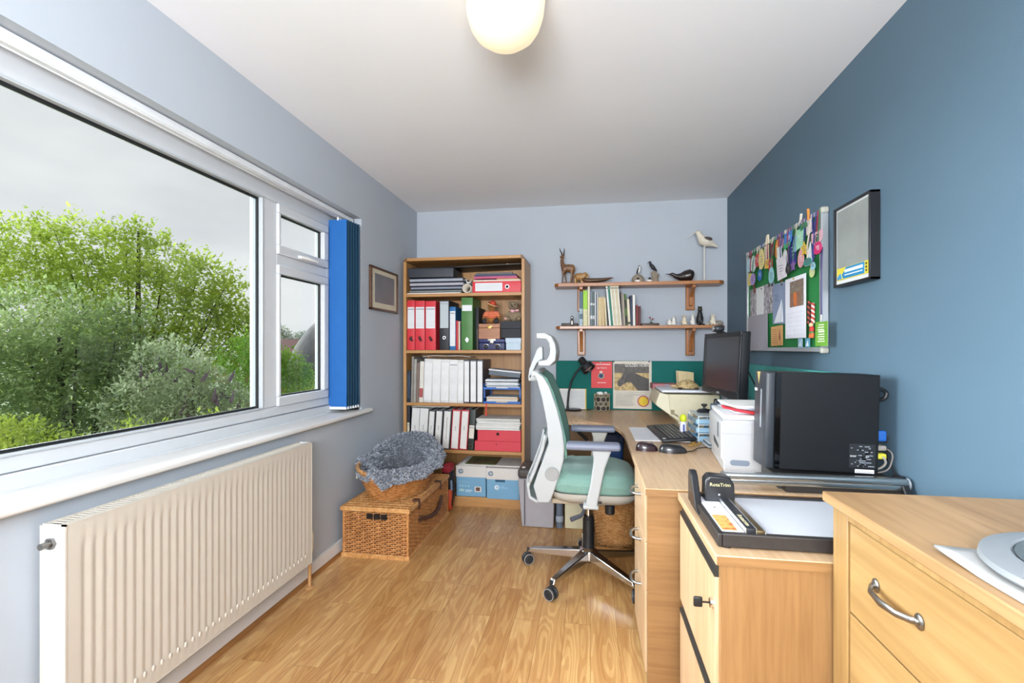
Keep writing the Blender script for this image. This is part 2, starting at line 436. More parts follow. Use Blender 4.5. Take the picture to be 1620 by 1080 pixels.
m = MB(); m.prism([(-1.552, .815), (-1.479, .815), (-1.500, .93), (-1.508, .93)], 2.945, 2.952, 'y'); m.build('cord_weight', BLACK, bl)

# ------------------------------------------------------------------ radiator
rx, ry0, ry1, rz0, rz1 = -1.375, 1.085, 2.245, .14, .742
rad = thing('radiator', 'long white ribbed panel radiator on the wall under the window', 'radiator', (rx, ry0, 0))
CREAM = P('#cdc6ba', .38, var=.015)
m = MB(); n = 35; pitch = (ry1 - ry0 - .07) / n
cols = [ry0 + .004, ry0 + .035]
prof = [0, 0]
for i in range(n):
    y = ry0 + .035 + i * pitch
    cols += [y + pitch * .18, y + pitch * .34, y + pitch * .5, y + pitch * .66, y + pitch * .98]; prof += [0, .35, 1, 1, 0]
cols += [ry1 - .035, ry1 - .004]; prof += [0, 0]
rows = [(rz0 + .003, 0), (rz0 + .05, 0), (rz0 + .068, 1), (rz1 - .075, 1), (rz1 - .055, 0), (rz1 - .003, 0)]
vs = [(rx - .0036 * p * d, y, z) for (z, d) in rows for (y, p) in zip(cols, prof)]
k = len(cols)
fs = [(j * k + i, j * k + i + 1, (j + 1) * k + i + 1, (j + 1) * k + i) for j in range(len(rows) - 1) for i in range(k - 1)]
m.add(vs, fs)
for i in range(n):
    y = ry0 + .035 + (i + .42) * pitch
    m.ell((rx, y, rz0 + .052), (.0035, .006, .010), nu=8, nv=6)
m.box(rx - .012, ry0 + .004, rz0 + .003, rx - .009, ry1 - .004, rz1 - .003)
m.box(rx - .012, ry0, rz0, rx + .001, ry0 + .005, rz1); m.box(rx - .012, ry1 - .005, rz0, rx + .001, ry1, rz1)
m.box(rx - .012, ry0, rz1 - .004, rx + .001, ry1, rz1); m.box(rx - .012, ry0, rz0, rx + .001, ry1, rz0 + .004)
m.build('front_panel', CREAM, rad, ang=60)
m = MB(); m.box(rx - .08, ry0, rz0 + .005, rx - .072, ry1, rz1 - .004); m.build('back_panel', CREAM, rad)
for y in (ry0 + .001, ry1 - .003):
    m = MB(); m.box(rx - .072, y, rz0 + .005, rx - .012, y + .002, rz1 + .001); m.build('side_cover', P('#cfd3d4', .4), rad)
m = MB()
ns = 70
for i in range(ns):
    y = ry0 + .02 + i * (ry1 - ry0 - .04) / ns
    m.box(rx - .066, y, rz1 - .004, rx - .016, y + .0065, rz1 - .001)
m.box(rx - .072, ry0 + .002, rz1 - .005, rx - .064, ry1 - .002, rz1 + .001); m.box(rx - .018, ry0 + .002, rz1 - .005, rx - .012, ry1 - .002, rz1 + .001)
m.build('top_grille', CREAM, rad)
m = MB(); m.cyl((rx - .042, ry0, rz1 - .05), (rx - .042, ry0 - .008, rz1 - .05), .016, 6); m.cyl((rx - .042, ry0 - .008, rz1 - .05), (rx - .042, ry0 - .028, rz1 - .05), .009, 12)
m.build('bleed_plug', PEWTER, rad)
m = MB(); px, py = rx - .03, ry1 + .028
m.cyl((px, ry1 - .002, .19), (px, py, .19), .011, 10); m.build('valve_body', CHROME, rad)
m = MB(); m.lathe([(.013, .175), (.016, .19), (.018, .20), (.019, .265), (.015, .285), (.006, .292)], 16, (px, py, 0)); m.build('thermostat_head', P('#e8e2d0', .45), rad)
m = MB(); m.lathe([(.012, .15), (.013, .165), (.010, .176)], 12, (px, py, 0)); m.build('valve_nut', CHROME, rad)
m = MB(); m.cyl((px, py, 0.004), (px, py, .155), .0085, 12); m.lathe([(.024, 0), (.024, .004), (.014, .009)], 18, (px, py, 0)); m.build('pipe', P('#c79a68', .4, .3), rad)

# ------------------------------------------------------------------ ceiling light
lx, ly = -.275, 1.57
cl = thing('ceiling_light', 'white opal glass ceiling light glowing warm', 'ceiling light', (lx, ly, CE))
m = MB(); m.lathe([(.140, CE), (.140, CE - .010), (.10, CE - .014)], 32, (lx, ly, 0)); m.build('ceiling_rose', P('#e9e6df', .4), cl)
OPAL = P('#cfc3a8', .25, var=.03, scale=6, emit='#ffe6bd', es=.72)
m = MB(); m.lathe([(.100, CE - .012), (.124, CE - .02), (.130, CE - .038), (.126, CE - .075), (.121, CE - .095), (.113, CE - .118), (.097, CE - .143), (.070, CE - .164), (.044, CE - .175), (.020, CE - .181), (.0, CE - .182)], 48, (lx, ly, 0)); m.build('glass_shade', OPAL, cl)
# ------------------------------------------------------------------ bookcase
bx0, bx1, by0, by1, bz = -1.444, -.487, 3.62, 3.985, 1.915
bk = thing('bookcase', 'tall open oak-effect bookcase packed with files against the back wall', 'bookcase', ((bx0 + bx1) / 2, (by0 + by1) / 2, 0))
for x in (bx0, bx1 - .024):
    m = MB(); m.box(x, by0, 0, x + .024, by1, bz - .028); m.build('side_panel', casewood('z'), bk, bevel=.003)
m = MB(); m.box(bx0 + .028, by0, bz - .024, bx1 - .028, by1, bz); m.build('top_panel', casewood('x'), bk, bevel=.003)
DARKW = wood('dark_corner', '#5d4127', '#7a5836', None, 'y')
for (x, s) in ((bx0, 1), (bx1, -1)):
    m = MB(); m.prism([(x, bz - .030), (x + s * .03, bz - .030), (x + s * .03, bz + .001), (x + s * .022, bz + .001), (x + s * .006, bz - .010), (x, bz - .020)], by0 - .001, by1, 'y'); m.build('corner_block', DARKW, bk)
SH = [(1.612, 1.6365), (1.174, 1.1985), (.766, .7895), (.405, .4295), (.055, .075)]
for (a, b_) in SH:
    m = MB(); m.box(bx0 + .024, by0 + .004, a, bx1 - .024, by1 - .012, b_); m.build('shelf', casewood('x'), bk, bevel=.002)
m = MB(); m.box(bx0 + .024, by0 + .012, 0, bx1 - .024, by0 + .03, .055); m.build('plinth', casewood('x'), bk)
m = MB(); m.box(bx0 + .024, by1 - .012, 0, bx1 - .024, by1 - .004, bz - .024); m.build('back_panel', casewood('z'), bk)

# ------------------------------------------------------------------ wicker
WICK = wood('wicker', '#9a6534', '#d39a5e', '#bb8046', 'z', 30, .5, .8, 120, .15, .1)
WICK2 = wood('wicker_light', '#b07a42', '#e0b27a', '#cb965a', 'z', 30, .45, .8, 120, .2, .1)
WICK_DARK = P('#2e1b0e', .9)
def weave(mb, ring, zs, nst, rw=.0048, amp=.0045, sides=5, stake=True, sub=3):
    rings = []
    for k, z in enumerate(zs):
        pts = []
        ns = nst * sub
        for i in range(ns):
            s_ = i / ns
            p, nrm = ring(z, s_)
            pts.append(Vector(p) + Vector(nrm) * (amp * math.cos(math.pi * (s_ * nst) + k * math.pi)))
        mb.tube(pts, rw, sides, closed=True)
    if stake:
        for i in range(nst):
            pts = []
            for z in (zs[0], (zs[0] + zs[-1]) / 2, zs[-1]):
                p, nrm = ring(z, i / nst); pts.append(p)
            mb.tube(pts, rw * .8, 5)
def rect_ring(x0, y0, x1, y1):
    Lx, Ly = x1 - x0, y1 - y0; per = 2 * (Lx + Ly)
    def f(z, s):
        d = (s % 1) * per
        if d < Lx: return (x0 + d, y0, z), (0, -1, 0)
        d -= Lx
        if d < Ly: return (x1, y0 + d, z), (1, 0, 0)
        d -= Ly
        if d < Lx: return (x1 - d, y1, z), (0, 1, 0)
        d -= Lx
        return (x0, y1 - d, z), (-1, 0, 0)
    return f
hx0, hx1, hy0, hy1, hz = -1.428, -1.025, 2.645, 3.43, .30
hm = thing('wicker_hamper', 'rectangular wicker hamper with dark rope handle on the floor in the corner', 'hamper', ((hx0 + hx1) / 2, (hy0 + hy1) / 2, 0))
m = MB(); weave(m, rect_ring(hx0 + .006, hy0 + .006, hx1 - .006, hy1 - .006), [.012 + i * .0112 for i in range(23)], 76, .0047, .0055)
for (x, y) in ((hx0 + .006, hy0 + .006), (hx1 - .006, hy0 + .006), (hx0 + .006, hy1 - .006), (hx1 - .006, hy1 - .006)):
    m.cyl((x, y, 0), (x, y, .27), .008, 8)
m.build('woven_body', WICK, hm)
m = MB(); m.box(hx0 + .012, hy0 + .012, .006, hx1 - .012, hy1 - .012, .26); m.build('lining', WICK_DARK, hm)
m = MB()
for zz in (.006, .016): m.tube([(hx0, hy0, zz), (hx1, hy0, zz), (hx1, hy1, zz), (hx0, hy1, zz)], .0085, 6, closed=True)
m.build('braided_foot', WICK2, hm)
m = MB()
for k in range(40):
    x = hx0 + .006 + k * (hx1 - hx0 - .012) / 39
    m.tube([(x, hy0 + .004, hz - .012 + (k % 2) * .002), (x, hy1 - .004, hz - .012 + (k % 2) * .002)], .0058, 5)
for k in range(19):
    y = hy0 + .03 + k * (hy1 - hy0 - .06) / 18
    m.tube([(hx0 + .004, y, hz - .0085), (hx1 - .004, y, hz - .0085)], .0045, 5)
for zz in (hz - .024, hz - .013): m.tube([(hx0 - .004, hy0 - .004, zz), (hx1 + .004, hy0 - .004, zz), (hx1 + .004, hy1, zz), (hx0 - .004, hy1, zz)], .0082, 6, closed=True)
m.build('lid', WICK2, hm)
m = MB()
for k in range(3):
    xx = -1.275 + k * .043
    m.box(xx, hy0 - .0065, .228, xx + .036, hy0 + .004, .258)
m.build('hand_hole', P('#120b06', .9), hm)
m = MB(); LEA = P('#4a2b1c', .5, var=.2, scale=60, bump=.3, bscale=200)
hp = [(hx1 + .006, 2.82 + .42 * t, .178 - .0 * t) for t in [i / 12 for i in range(13)]]
hp = [(x + .028 * math.sin(math.pi * i / 12), y, z - .03 * math.sin(math.pi * i / 12)) for i, (x, y, z) in enumerate(hp)]
m.tube(hp, [.008, .012, .015, .012, .015, .012, .016, .012, .015, .012, .015, .012, .008], 8)
for y in (2.82, 3.24):
    for q in range(5):
        m.ell((hx1 + .008, y + .012 * math.cos(q * 1.256), .178 + .014 * math.sin(q * 1.256)), (.010, .008, .008), nu=8, nv=6)
m.build('rope_handle', LEA, hm)
for y in (2.80, 3.22):
    m = MB(); m.rbox(hx1 - .03, y - .014, hz - .008, hx1 + .012, y + .014, hz + .004, .003); m.rbox(hx1 + .006, y - .012, hz - .055, hx1 + .013, y + .012, hz - .0, .003); m.build('strap', LEA, hm)

# pet basket on the hamper
pcx, pcy, pz0 = -1.222, 3.0, hz + .001
pa, pb = .212, .335
def pet_ring(z, s):
    q = 2 * math.pi * s; t = (z - pz0) / .19
    k = .78 + .30 * t
    c_, s_ = math.cos(q), math.sin(q)
    rise = t * (.035 * max(0, s_) ** 1.0 - .02 * max(0, -s_ * .6 + c_ * .8))
    return (pcx + pa * k * c_, pcy + pb * k * s_, z + rise), (c_, s_ * .8, 0)
pb_ = thing('pet_basket', 'oval wicker pet basket standing on top of the hamper', 'basket', (pcx, pcy, pz0))
m = MB(); weave(m, pet_ring, [pz0 + .012 + i * .0105 for i in range(17)], 52, .0055, .005)
m.build('woven_wall', WICK, pb_)
m = MB()
for zz, rr in ((.004, .010), (.188, .011), (.176, .009)):
    m.tube([Vector(pet_ring(pz0 + zz, i / 72)[0]) + Vector((0, 0, .008 if zz < .1 else 0)) + Vector((.003 * math.sin(i * 2.2), 0, .003 * math.cos(i * 2.2))) for i in range(72)], rr, 6, closed=True)
m.build('braided_rim', WICK2, pb_)
m = MB(); m.add([pet_ring(pz0 + .01, i / 40)[0] for i in range(40)], [tuple(range(40))]); m.build('base', WICK, pb_, solid=.006)

# grey fleece draped over the basket
def fl(s, t):
    # s: angle 0..1, t: 0 centre .. 1 hem
    q = 2 * math.pi * s; dg = math.degrees(q)
    c_, s_ = math.cos(q), math.sin(q)
    def bump(a, b, soft=18):
        d = (dg - a) % 360; wdt = (b - a) % 360
        if d < wdt: return min(1, d / soft, (wdt - d) / soft)
        return 0
    lift = .055 * bump(35, 165, 40)
    hang = .05 * bump(330, 200, 25) + .06 * bump(266, 350, 18) + .05 * max(0, 1 - abs(((dg - 281 + 180) % 360) - 180) / 14)
    bare = bump(196, 266, 9)
    tb, tr = .42, .74
    rim = Vector(pet_ring(pz0 + .19, s)[0])
    inn = Vector(pet_ring(pz0 + .03, s)[0])
    base = Vector((pcx + (inn.x - pcx) * .80, pcy + (inn.y - pcy) * .82, pz0 + .032))
    if t < tb:
        k = t / tb
        p = Vector((pcx, pcy, pz0 + .045)).lerp(base, k); p.z += .012 * math.sin(7 * q) * k + .02 * k * k
    elif t < tr:
        k = (t - tb) / (tr - tb)
        top = rim + Vector((-.018 * c_, -.018 * s_, .024 + lift - .05 * bare))
        p = base.lerp(top, k); p.z = base.z + .02 + (top.z - base.z - .02) * (k ** 1.15); p.x += -c_ * .015 * math.sin(math.pi * k); p.y += -s_ * .015 * math.sin(math.pi * k)
    else:
        k = (t - tr) / (1 - tr)
        top = rim + Vector((-.018 * c_, -.018 * s_, .024 + lift - .05 * bare))
        o = .048 * (1 - bare) * math.sin(min(1, k * 1.6) * math.pi / 2)
        p = top + Vector((c_ * o, s_ * o, .012 * math.sin(math.pi * min(1, k * 2)) * (1 - bare))) + Vector((0, 0, -(hang + lift * .9) * k * (1 - bare) - .02 * k * bare))
        wv = .010 * math.sin(11 * q + 2 * k) * k * (1 - bare); p += Vector((c_ * wv, s_ * wv, 0))
    p.x = max(p.x, XL + .03)
    return p
fleece = thing('fleece_blanket', 'grey woolly fleece blanket draped over the rim of the pet basket', 'blanket', (pcx, pcy, pz0 + .04))
FL = [P('#5f646d', .95, var=.12, scale=30, sheen=.3), P('#878d97', .95, var=.1, scale=30, sheen=.3), P('#a7adb7', .95, var=.1, scale=30, sheen=.3)]
m = MB(); m.m(0); m.grid(fl, 96, 40, cu=True)
rnd = random.Random(3)
for k in range(9500):
    s_, t_ = rnd.random(), math.sqrt(rnd.random())
    p = fl(s_, t_); e = .004
    du = fl((s_ + e) % 1, t_) - p; dv = fl(s_, min(1, t_ + e)) - fl(s_, t_ - e)
    nn = du.cross(dv)
    if nn.length < 1e-10: continue
    nn.normalize()
    if t_ < .42 and nn.z < 0: nn = -nn
    if t_ >= .42 and t_ < .74 and nn.dot(Vector((pcx, pcy, p.z)) - p) < 0: nn = -nn
    if t_ >= .74 and nn.dot(p - Vector((pcx, pcy, p.z - .12))) < 0: nn = -nn
    a = Vector((rnd.uniform(-1, 1), rnd.uniform(-1, 1), rnd.uniform(-1, .4)))
    ln = rnd.uniform(.010, .019)
    p1 = p + nn * ln * .7 + a * .004; p2 = p + nn * ln + a * .009
    m.m(rnd.choice((0, 1, 1, 2) if t_ > .6 else (0, 0, 1)))  # paler tufts towards the rim: its lit look put into the colour
    m.tube([p - nn * .002, p1, p2], [.0042, .0036, .0008], 4, cap=False)
m.build('pile', FL, fleece, recalc=False)
m = MB(); m.box(-1.452, 2.86, .395, -1.440, 2.878, .44); m.build('care_label', P('#d8d2c2', .7), fleece)

# ------------------------------------------------------------------ desk
DZ0, DZ1 = .695, .72
def bez(p0, p1, p2, n):
    return [tuple((1 - t) ** 2 * p0[k] + 2 * t * (1 - t) * p1[k] + t * t * p2[k] for k in (0, 1)) for t in [i / n for i in range(n + 1)]]
outline = [(.19, 1.76), (XR - .004, 1.76), (XR - .004, YB - .004), (-.275, YB - .004), (-.275, 3.285), (-.02, 3.30)] + bez((-.02, 3.30), (.20, 3.28), (.193, 2.72), 14)
desk = thing('desk', 'large L-shaped beech corner desk along the back and right walls', 'desk', (.4, 3.0, 0))
m = MB(); m.prism(outline, DZ0, DZ1, 'z'); m.build('desktop', beech('y'), desk, bevel=.003, ang=30)
m = MB(); m.box(.191, 1.7585, DZ0 + .001, XR - .005, 1.7605, DZ1 - .002); m.build('edge_band', beech_dark('x'), desk)  # darker strip on the near edge, its shade put into the colour
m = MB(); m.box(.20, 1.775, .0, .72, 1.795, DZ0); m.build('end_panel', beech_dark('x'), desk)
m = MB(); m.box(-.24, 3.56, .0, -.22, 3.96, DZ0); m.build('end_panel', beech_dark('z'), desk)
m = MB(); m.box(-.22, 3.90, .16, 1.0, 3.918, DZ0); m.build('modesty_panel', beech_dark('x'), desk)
m = MB(); m.tube([(-.20, 3.84, .66), (-.02, 3.80, .50)], .012, 8); m.build('brace', BLACK, desk)
ped = thing('drawer_pedestal', 'beech three-drawer pedestal under the near end of the desk', 'drawer unit', (.45, 2.0, 0))
m = MB()
m.box(.212, 1.80, .04, .70, 1.815, .692); m.box(.212, 2.205, .04, .70, 2.22, .692); m.box(.212, 1.815, .04, .70, 2.205, .055); m.box(.69, 1.815, .055, .70, 2.205, .692); m.box(.212, 1.815, .68, .70, 2.205, .692)
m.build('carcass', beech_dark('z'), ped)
for y in (1.84, 2.18):
    for x in (.25, .66):
        m = MB(); m.cyl((x, y, 0), (x, y, .04), .02, 10); m.build('foot', BLACK, ped)
for (a, b_) in ((.517, .688), (.343, .513), (.05, .339)):
    m = MB(); m.box(.194, 1.800, a, .212, 2.22, b_); d = m.build('drawer', beech('z'), ped, bevel=.002)
    h = MB(); yc, zz = 2.01, b_ - .045
    h.tube([(.194, yc - .055, zz), (.178, yc - .053, zz), (.165, yc - .035, zz - .002), (.160, yc, zz - .003), (.165, yc + .035, zz - .002), (.178, yc + .053, zz), (.194, yc + .055, zz)], [.006, .0055, .0055, .0055, .0055, .0055, .006], 10)
    h.build('handle', STEEL, d)

# ------------------------------------------------------------------ filing cabinet
fx0, fx1, fy0, fy1, fz = .298, .80, 1.233, 1.752, .714
fc = thing('filing_cabinet', 'beech two-drawer filing cabinet with black finger grooves between desk and chest', 'filing cabinet', ((fx0 + fx1) / 2, (fy0 + fy1) / 2, 0))
m = MB(); m.box(fx0, fy0, fz - .024, fx1, fy1, fz); m.build('top_panel', beech('y'), fc, bevel=.002)
m = MB(); m.box(fx0 + .002, fy0 - .001, fz - .0235, fx1, fy0 + .001, fz - .002); m.build('edge_band', beech_dark('x'), fc)  # front edge of the top coloured darker to stand for shade
m = MB(); m.box(fx0 + .012, fy0 + .004, 0, fx1, fy0 + .022, fz - .024); m.box(fx0 + .012, fy1 - .022, 0, fx1, fy1 - .004, fz - .024); m.box(fx0 + .02, fy0 + .022, .0, fx1, fy1 - .022, .05); m.box(fx1 - .01, fy0 + .022, .05, fx1, fy1 - .022, fz - .024)
m.box(fx0 + .03, fy0 + .022, .05, fx0 + .04, fy1 - .022, fz - .024)
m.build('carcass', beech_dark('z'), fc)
for (a, b_) in ((.36, .651), (.045, .322)):
    m = MB(); m.box(fx0 + .004, fy0 + .022, a, fx0 + .022, fy1 - .022, b_); d = m.build('drawer', beech('z'), fc, bevel=.0015)
    g = MB(); g.box(fx0 + .010, fy0 + .022, b_ + .001, fx0 + .024, fy1 - .022, b_ + .034); g.prism([(fx0 + .002, b_), (fx0 + .012, b_ + .002), (fx0 + .012, b_ + .01), (fx0 + .002, b_ + .006)], fy0 + .024, fy1 - .024, 'y'); g.build('finger_groove', P('#2a2724', .5), d)
m = MB(); m.cyl((fx0 + .004, fy0 + .05, .575), (fx0 - .003, fy0 + .05, .575), .012, 16); lk = m.build('lock', CHROME, fc)
m = MB(); m.box(fx0 - .022, fy0 + .048, .5735, fx0 - .003, fy0 + .052, .5765); m.rbox(fx0 - .042, fy0 + .046, .562, fx0 - .020, fy0 + .054, .588, .004); m.build('key', BLACK, lk)

# ------------------------------------------------------------------ chest of drawers
cx0, cy0, cy1, cz = .529, .36, 1.226, .882
ch = thing('chest_of_drawers', 'solid oak chest of drawers in the near right corner with pewter bow handles', 'chest of drawers', (.78, .78, 0))
m = MB(); m.box(cx0, cy0, cz - .022, XR - .004, cy1, cz); m.build('top_panel', oak_top('y'), ch, bevel=.003)
m = MB(); bx = .550
m.box(bx, 1.158, 0, bx + .04, 1.220, cz - .022); m.box(bx + .04, 1.200, .03, XR - .006, 1.220, cz - .022)
m.box(bx, cy0 + .01, 0, bx + .04, cy0 + .07, cz - .022); m.box(bx + .04, cy0 + .01, .03, XR - .006, cy0 + .03, cz - .022)
m.box(bx, cy0 + .07, cz - .045, bx + .03, 1.158, cz - .022); m.box(bx, cy0 + .07, .05, bx + .03, 1.158, .10); m.box(bx + .06, cy0 + .03, .1, bx + .07, 1.200, cz - .022)
m.build('carcass', oak('z'), ch, bevel=.0015)
for (a, b_) in ((.644, .834), (.420, .640), (.104, .416)):
    m = MB(); m.box(bx + .003, cy0 + .074, a, bx + .022, 1.154, b_); d = m.build('drawer', oak('y'), ch, bevel=.002)
    for yc in ((.99, .60)):
        h = MB(); zz = (a + b_) / 2 + .008
        x = bx + .003
        h.tube([(x - .004, yc - .062, zz), (x - .012, yc - .060, zz), (x - .024, yc - .04, zz - .001), (x - .029, yc, zz - .002), (x - .024, yc + .04, zz - .001), (x - .012, yc + .060, zz), (x - .004, yc + .062, zz)],
               [(.004, .006), (.004, .006), (.004, .0065), (.0045, .008), (.004, .0065), (.004, .006), (.004, .006)], 10)
        for yy in (yc - .064, yc + .064):
            h.ell((x - .002, yy, zz), (.004, .012, .014), nu=12, nv=8); h.ell((x - .006, yy, zz), (.004, .006, .007), nu=10, nv=6)
        h.build('bow_handle', PEWTER, d)

# ------------------------------------------------------------------ office chair (faces the right-hand run of the desk)
CW = P('#a9adae', .42, var=.02)
CWB = P('#a5a299', .5, var=.03)
TEAL_F = P('#71958a', .85, var=.06, scale=120, bump=.35, bscale=700, sheen=.2)
TEAL_M = P('#719c8e', .85, var=.12, scale=200, bump=.5, bscale=900)
ARM = P('#73798a', .45, var=.03)
ccx, ccy = -.01, 2.64
chair = thing('office_chair', 'white and sage green swivel office chair with headrest facing the desk', 'office chair', (ccx, ccy, 0))
fe = [(-.276, 1.100), (-.235, 1.073), (-.202, 1.022), (-.165, .917), (-.137, .803), (-.127, .722), (-.13, .657), (-.153, .574), (-.181, .491), (-.202, .441)]
be = [(-.259, .438), (-.282, .52), (-.259, .590), (-.232, .66), (-.206, .736), (-.214, .834), (-.239, .964), (-.268, 1.063), (-.290, 1.093)]
m = MB()
for y in (2.425, 2.825): m.prism(fe + be, y, y + .03, 'y')
m.rbox(-.292, 2.43, 1.068, -.255, 2.85, 1.100, .012)
m.rbox(-.26, 2.44, .435, -.20, 2.84, .475, .012)
m.build('back_frame', CW, chair, bevel=.006, seg=3)
# outer lumbar shell: a curved band across the back
lum = [(-.222, .776), (-.236, .702), (-.276, .594), (-.309, .518), (-.300, .461), (-.259, .438)]
m = MB()
def shell(u, v):
    i = v * (len(lum) - 1); k = min(int(i), len(lum) - 2); f = i - k
    x = lum[k][0] * (1 - f) + lum[k + 1][0] * f; z = lum[k][1] * (1 - f) + lum[k + 1][1] * f
    y = 2.43 + .42 * u; b_ = math.sin(math.pi * u)
    return (x - .025 * b_, y, z)
for (a, b_) in ((0, .12), (.40, .60), (.88, 1.0)):
    m.grid(lambda u, v: shell(a + (b_ - a) * u, v * .55), 6, 12)
m.grid(lambda u, v: shell(u, .55 + .45 * v), 20, 12)
m.build('lumbar_shell', CW, chair, solid=.012, bevel=0)
pf = [(-.268, 1.083), (-.232, 1.056), (-.200, .985), (-.168, .88), (-.140, .76), (-.132, .66)]
def pad(u, v):
    i = v * (len(pf) - 1); k = min(int(i), len(pf) - 2); f = i - k
    x = pf[k][0] * (1 - f) + pf[k + 1][0] * f; z = pf[k][1] * (1 - f) + pf[k + 1][1] * f
    return (x + .012 - .018 * math.sin(math.pi * u), 2.45 + .38 * u, z)
m = MB(); m.grid(pad, 16, 20); m.build('back_mesh', TEAL_M, chair, solid=.014)
m = MB(); Cshape = [(-.275, 1.292), (-.233, 1.292), (-.198, 1.274), (-.178, 1.235), (-.172, 1.195), (-.177, 1.149), (-.207, 1.119), (-.265, 1.121), (-.265, 1.147), (-.222, 1.152), (-.208, 1.175), (-.204, 1.205), (-.210, 1.240), (-.222, 1.258), (-.275, 1.262)]
m.prism(Cshape, 2.50, 2.78, 'y'); m.build('headrest', CW, chair, bevel=.006, seg=3, ang=50)
m = MB(); m.prism([(-.331, 1.05), (-.325, 1.10), (-.283, 1.205), (-.268, 1.222), (-.252, 1.218), (-.252, 1.15), (-.264, 1.15), (-.285, 1.13), (-.308, 1.08), (-.312, 1.05)], 2.60, 2.68, 'y'); m.rbox(-.33, 2.60, 1.035, -.268, 2.68, 1.075, .008)
m.build('headrest_stem', CW, chair, bevel=.005, seg=3)
for (a, b_) in ((2.426, 2.416), (2.854, 2.864)):
    m = MB(); m.cyl((-.19, a, .587), (-.19, b_, .587), .034, 32); m.build('pivot_cap', P('#8f9190', .45), chair, bevel=.002)
# seat
def seat(u, v):
    # closed cushion, superellipse in plan
    q = 2 * math.pi * u
    c_, s_ = math.cos(q), math.sin(q)
    ex = 2 / 4.5
    px_, py_ = abs(c_) ** ex * (1 if c_ > 0 else -1), abs(s_) ** ex * (1 if s_ > 0 else -1)
    prof = [(0, .592), (.35, .594), (.7, .588), (.88, .575), (.97, .55), (1.0, .525), (.985, .503), (.94, .492), (0, .490)]
    i = v * (len(prof) - 1); k = min(int(i), len(prof) - 2); f = i - k
    r_ = prof[k][0] * (1 - f) + prof[k + 1][0] * f; z = prof[k][1] * (1 - f) + prof[k + 1][1] * f
    x = .02 + .225 * r_ * px_; y = ccy + .24 * r_ * py_
    if z > .51: z += .012 * math.sin((x + .2) * 7) - .02 * max(0, x - .14) * 3 + .008 * (x < -.1)
    return (x, y, z)
m = MB(); m.grid(seat, 48, 32, cu=True); m.build('seat_cushion', TEAL_F, chair, ang=80)
m = MB(); m.grid(lambda u, v: (lambda p, k: (.01 + (p[0] - .01) * k, ccy + (p[1] - ccy) * k, .495 - .06 * v ** .7))(seat(u, .62), 1.0 - .22 * v ** 2), 48, 6, cu=True)
m.rbox(-.14, 2.50, .425, .16, 2.78, .445, .008); m.build('seat_shell', CWB, chair, ang=70)
m = MB(); m.rbox(.02, 2.404, .455, .055, 2.412, .468, .002); m.build('adjuster_slot', BLACK, chair)
m = MB(); m.rbox(-.20, 2.53, .405, .10, 2.75, .432, .008); m.rbox(-.27, 2.56, .43, -.16, 2.72, .455, .01); m.build('tilt_mechanism', P('#b3a893', .5), chair)
for s in (-1, 1):
    Y = lambda d: ccy + s * d
    y0, y1 = sorted((Y(.245), Y(.280)))
    m = MB(); m.prism([(.005, .722), (.100, .722), (.092, .70), (.070, .64), (.036, .475), (.034, .448), (-.022, .448), (-.020, .47), (.0, .56), (.014, .66), (.014, .69)], y0, y1, 'y')
    ya, yb = sorted((Y(.20), Y(.28))); m.rbox(-.035, ya, .437, .04, yb, .458, .008)
    ap = m.build('arm_post', CW if s < 0 else CWB, chair, bevel=.008, seg=3)
    ya, yb = sorted((Y(.215), Y(.305)))
    m = MB(); m.rbox(-.115, ya, .724, .142, yb, .757, .014, 4); m.build('arm_pad', ARM, chair)
m = MB(); m.tube([(-.05, 2.49, .425), (-.03, 2.47, .40), (-.045, 2.45, .378), (-.095, 2.42, .366)], [.008, .008, .010, .012], 8); m.build('tilt_lever', P('#4a4e58', .5), chair)
m = MB(); m.cyl((.097, 2.5, .425), (.097, 2.5, .378), .024, 18); m.build('tension_knob', BLACK, chair, bevel=.004)
m = MB(); m.cyl((ccx, ccy, .30), (ccx, ccy, .425), .015, 18); m.build('gas_piston', CHROME, chair)
m = MB(); m.lathe([(.030, .075), (.030, .30), (.026, .305), (.026, .318), (.016, .318)], 24, (ccx, ccy, 0)); m.build('gas_column', BLACK, chair)
m = MB(); m.lathe([(.030, .085), (.052, .088), (.052, .135), (.034, .15), (.030, .15)], 30, (ccx, ccy, 0))
for k in range(5):
    T = Matrix.Translation((ccx, ccy, 0)) @ Matrix.Rotation(R(167 + 72 * k), 4, 'Z')
    m.add([(.035, -.026, .14), (.035, .026, .14), (.035, .030, .09), (.035, -.030, .09), (.33, -.014, .098), (.33, .014, .098), (.345, .016, .072), (.345, -.016, .072)],
          [(0, 1, 5, 4), (1, 2, 6, 5), (2, 3, 7, 6), (3, 0, 4, 7), (0, 3, 2, 1), (4, 5, 6, 7)], T)
m.build('star_base', CHROME, chair, bevel=.006, seg=3)
RIM = P('#b9bcc0', .3, .6)
for k in range(5):
    T = Matrix.Translation((ccx, ccy, 0)) @ Matrix.Rotation(R(167 + 72 * k), 4, 'Z') @ Matrix.Translation((.345, 0, .032)) @ Matrix.Rotation(R(40 + 50 * k), 4, 'Z')
    m = MB(T)
    for y in (-.020, .006):
        m.tube([(0, y, 0), (0, y + .003, 0), (0, y + .011, 0), (0, y + .014, 0)], [.028, .032, .032, .028], 22)
    m.cyl((0, -.02, 0), (0, .02, 0), .008, 10); m.tube([(0, 0, .01), (0, 0, .06)], .007, 8)
    w_ = m.build('caster', P('#26292d', .5), chair)
    for y in (-.0215, .0205):
        m = MB(T); m.lathe([(.0255, 0), (.0295, .0), (.0295, .001), (.0255, .001), (.0255, 0)], 22, T=Matrix.Translation((0, y, 0)) @ Matrix.Rotation(R(90), 4, 'X'), cap=False)
        m.build('wheel_rim', RIM, w_)
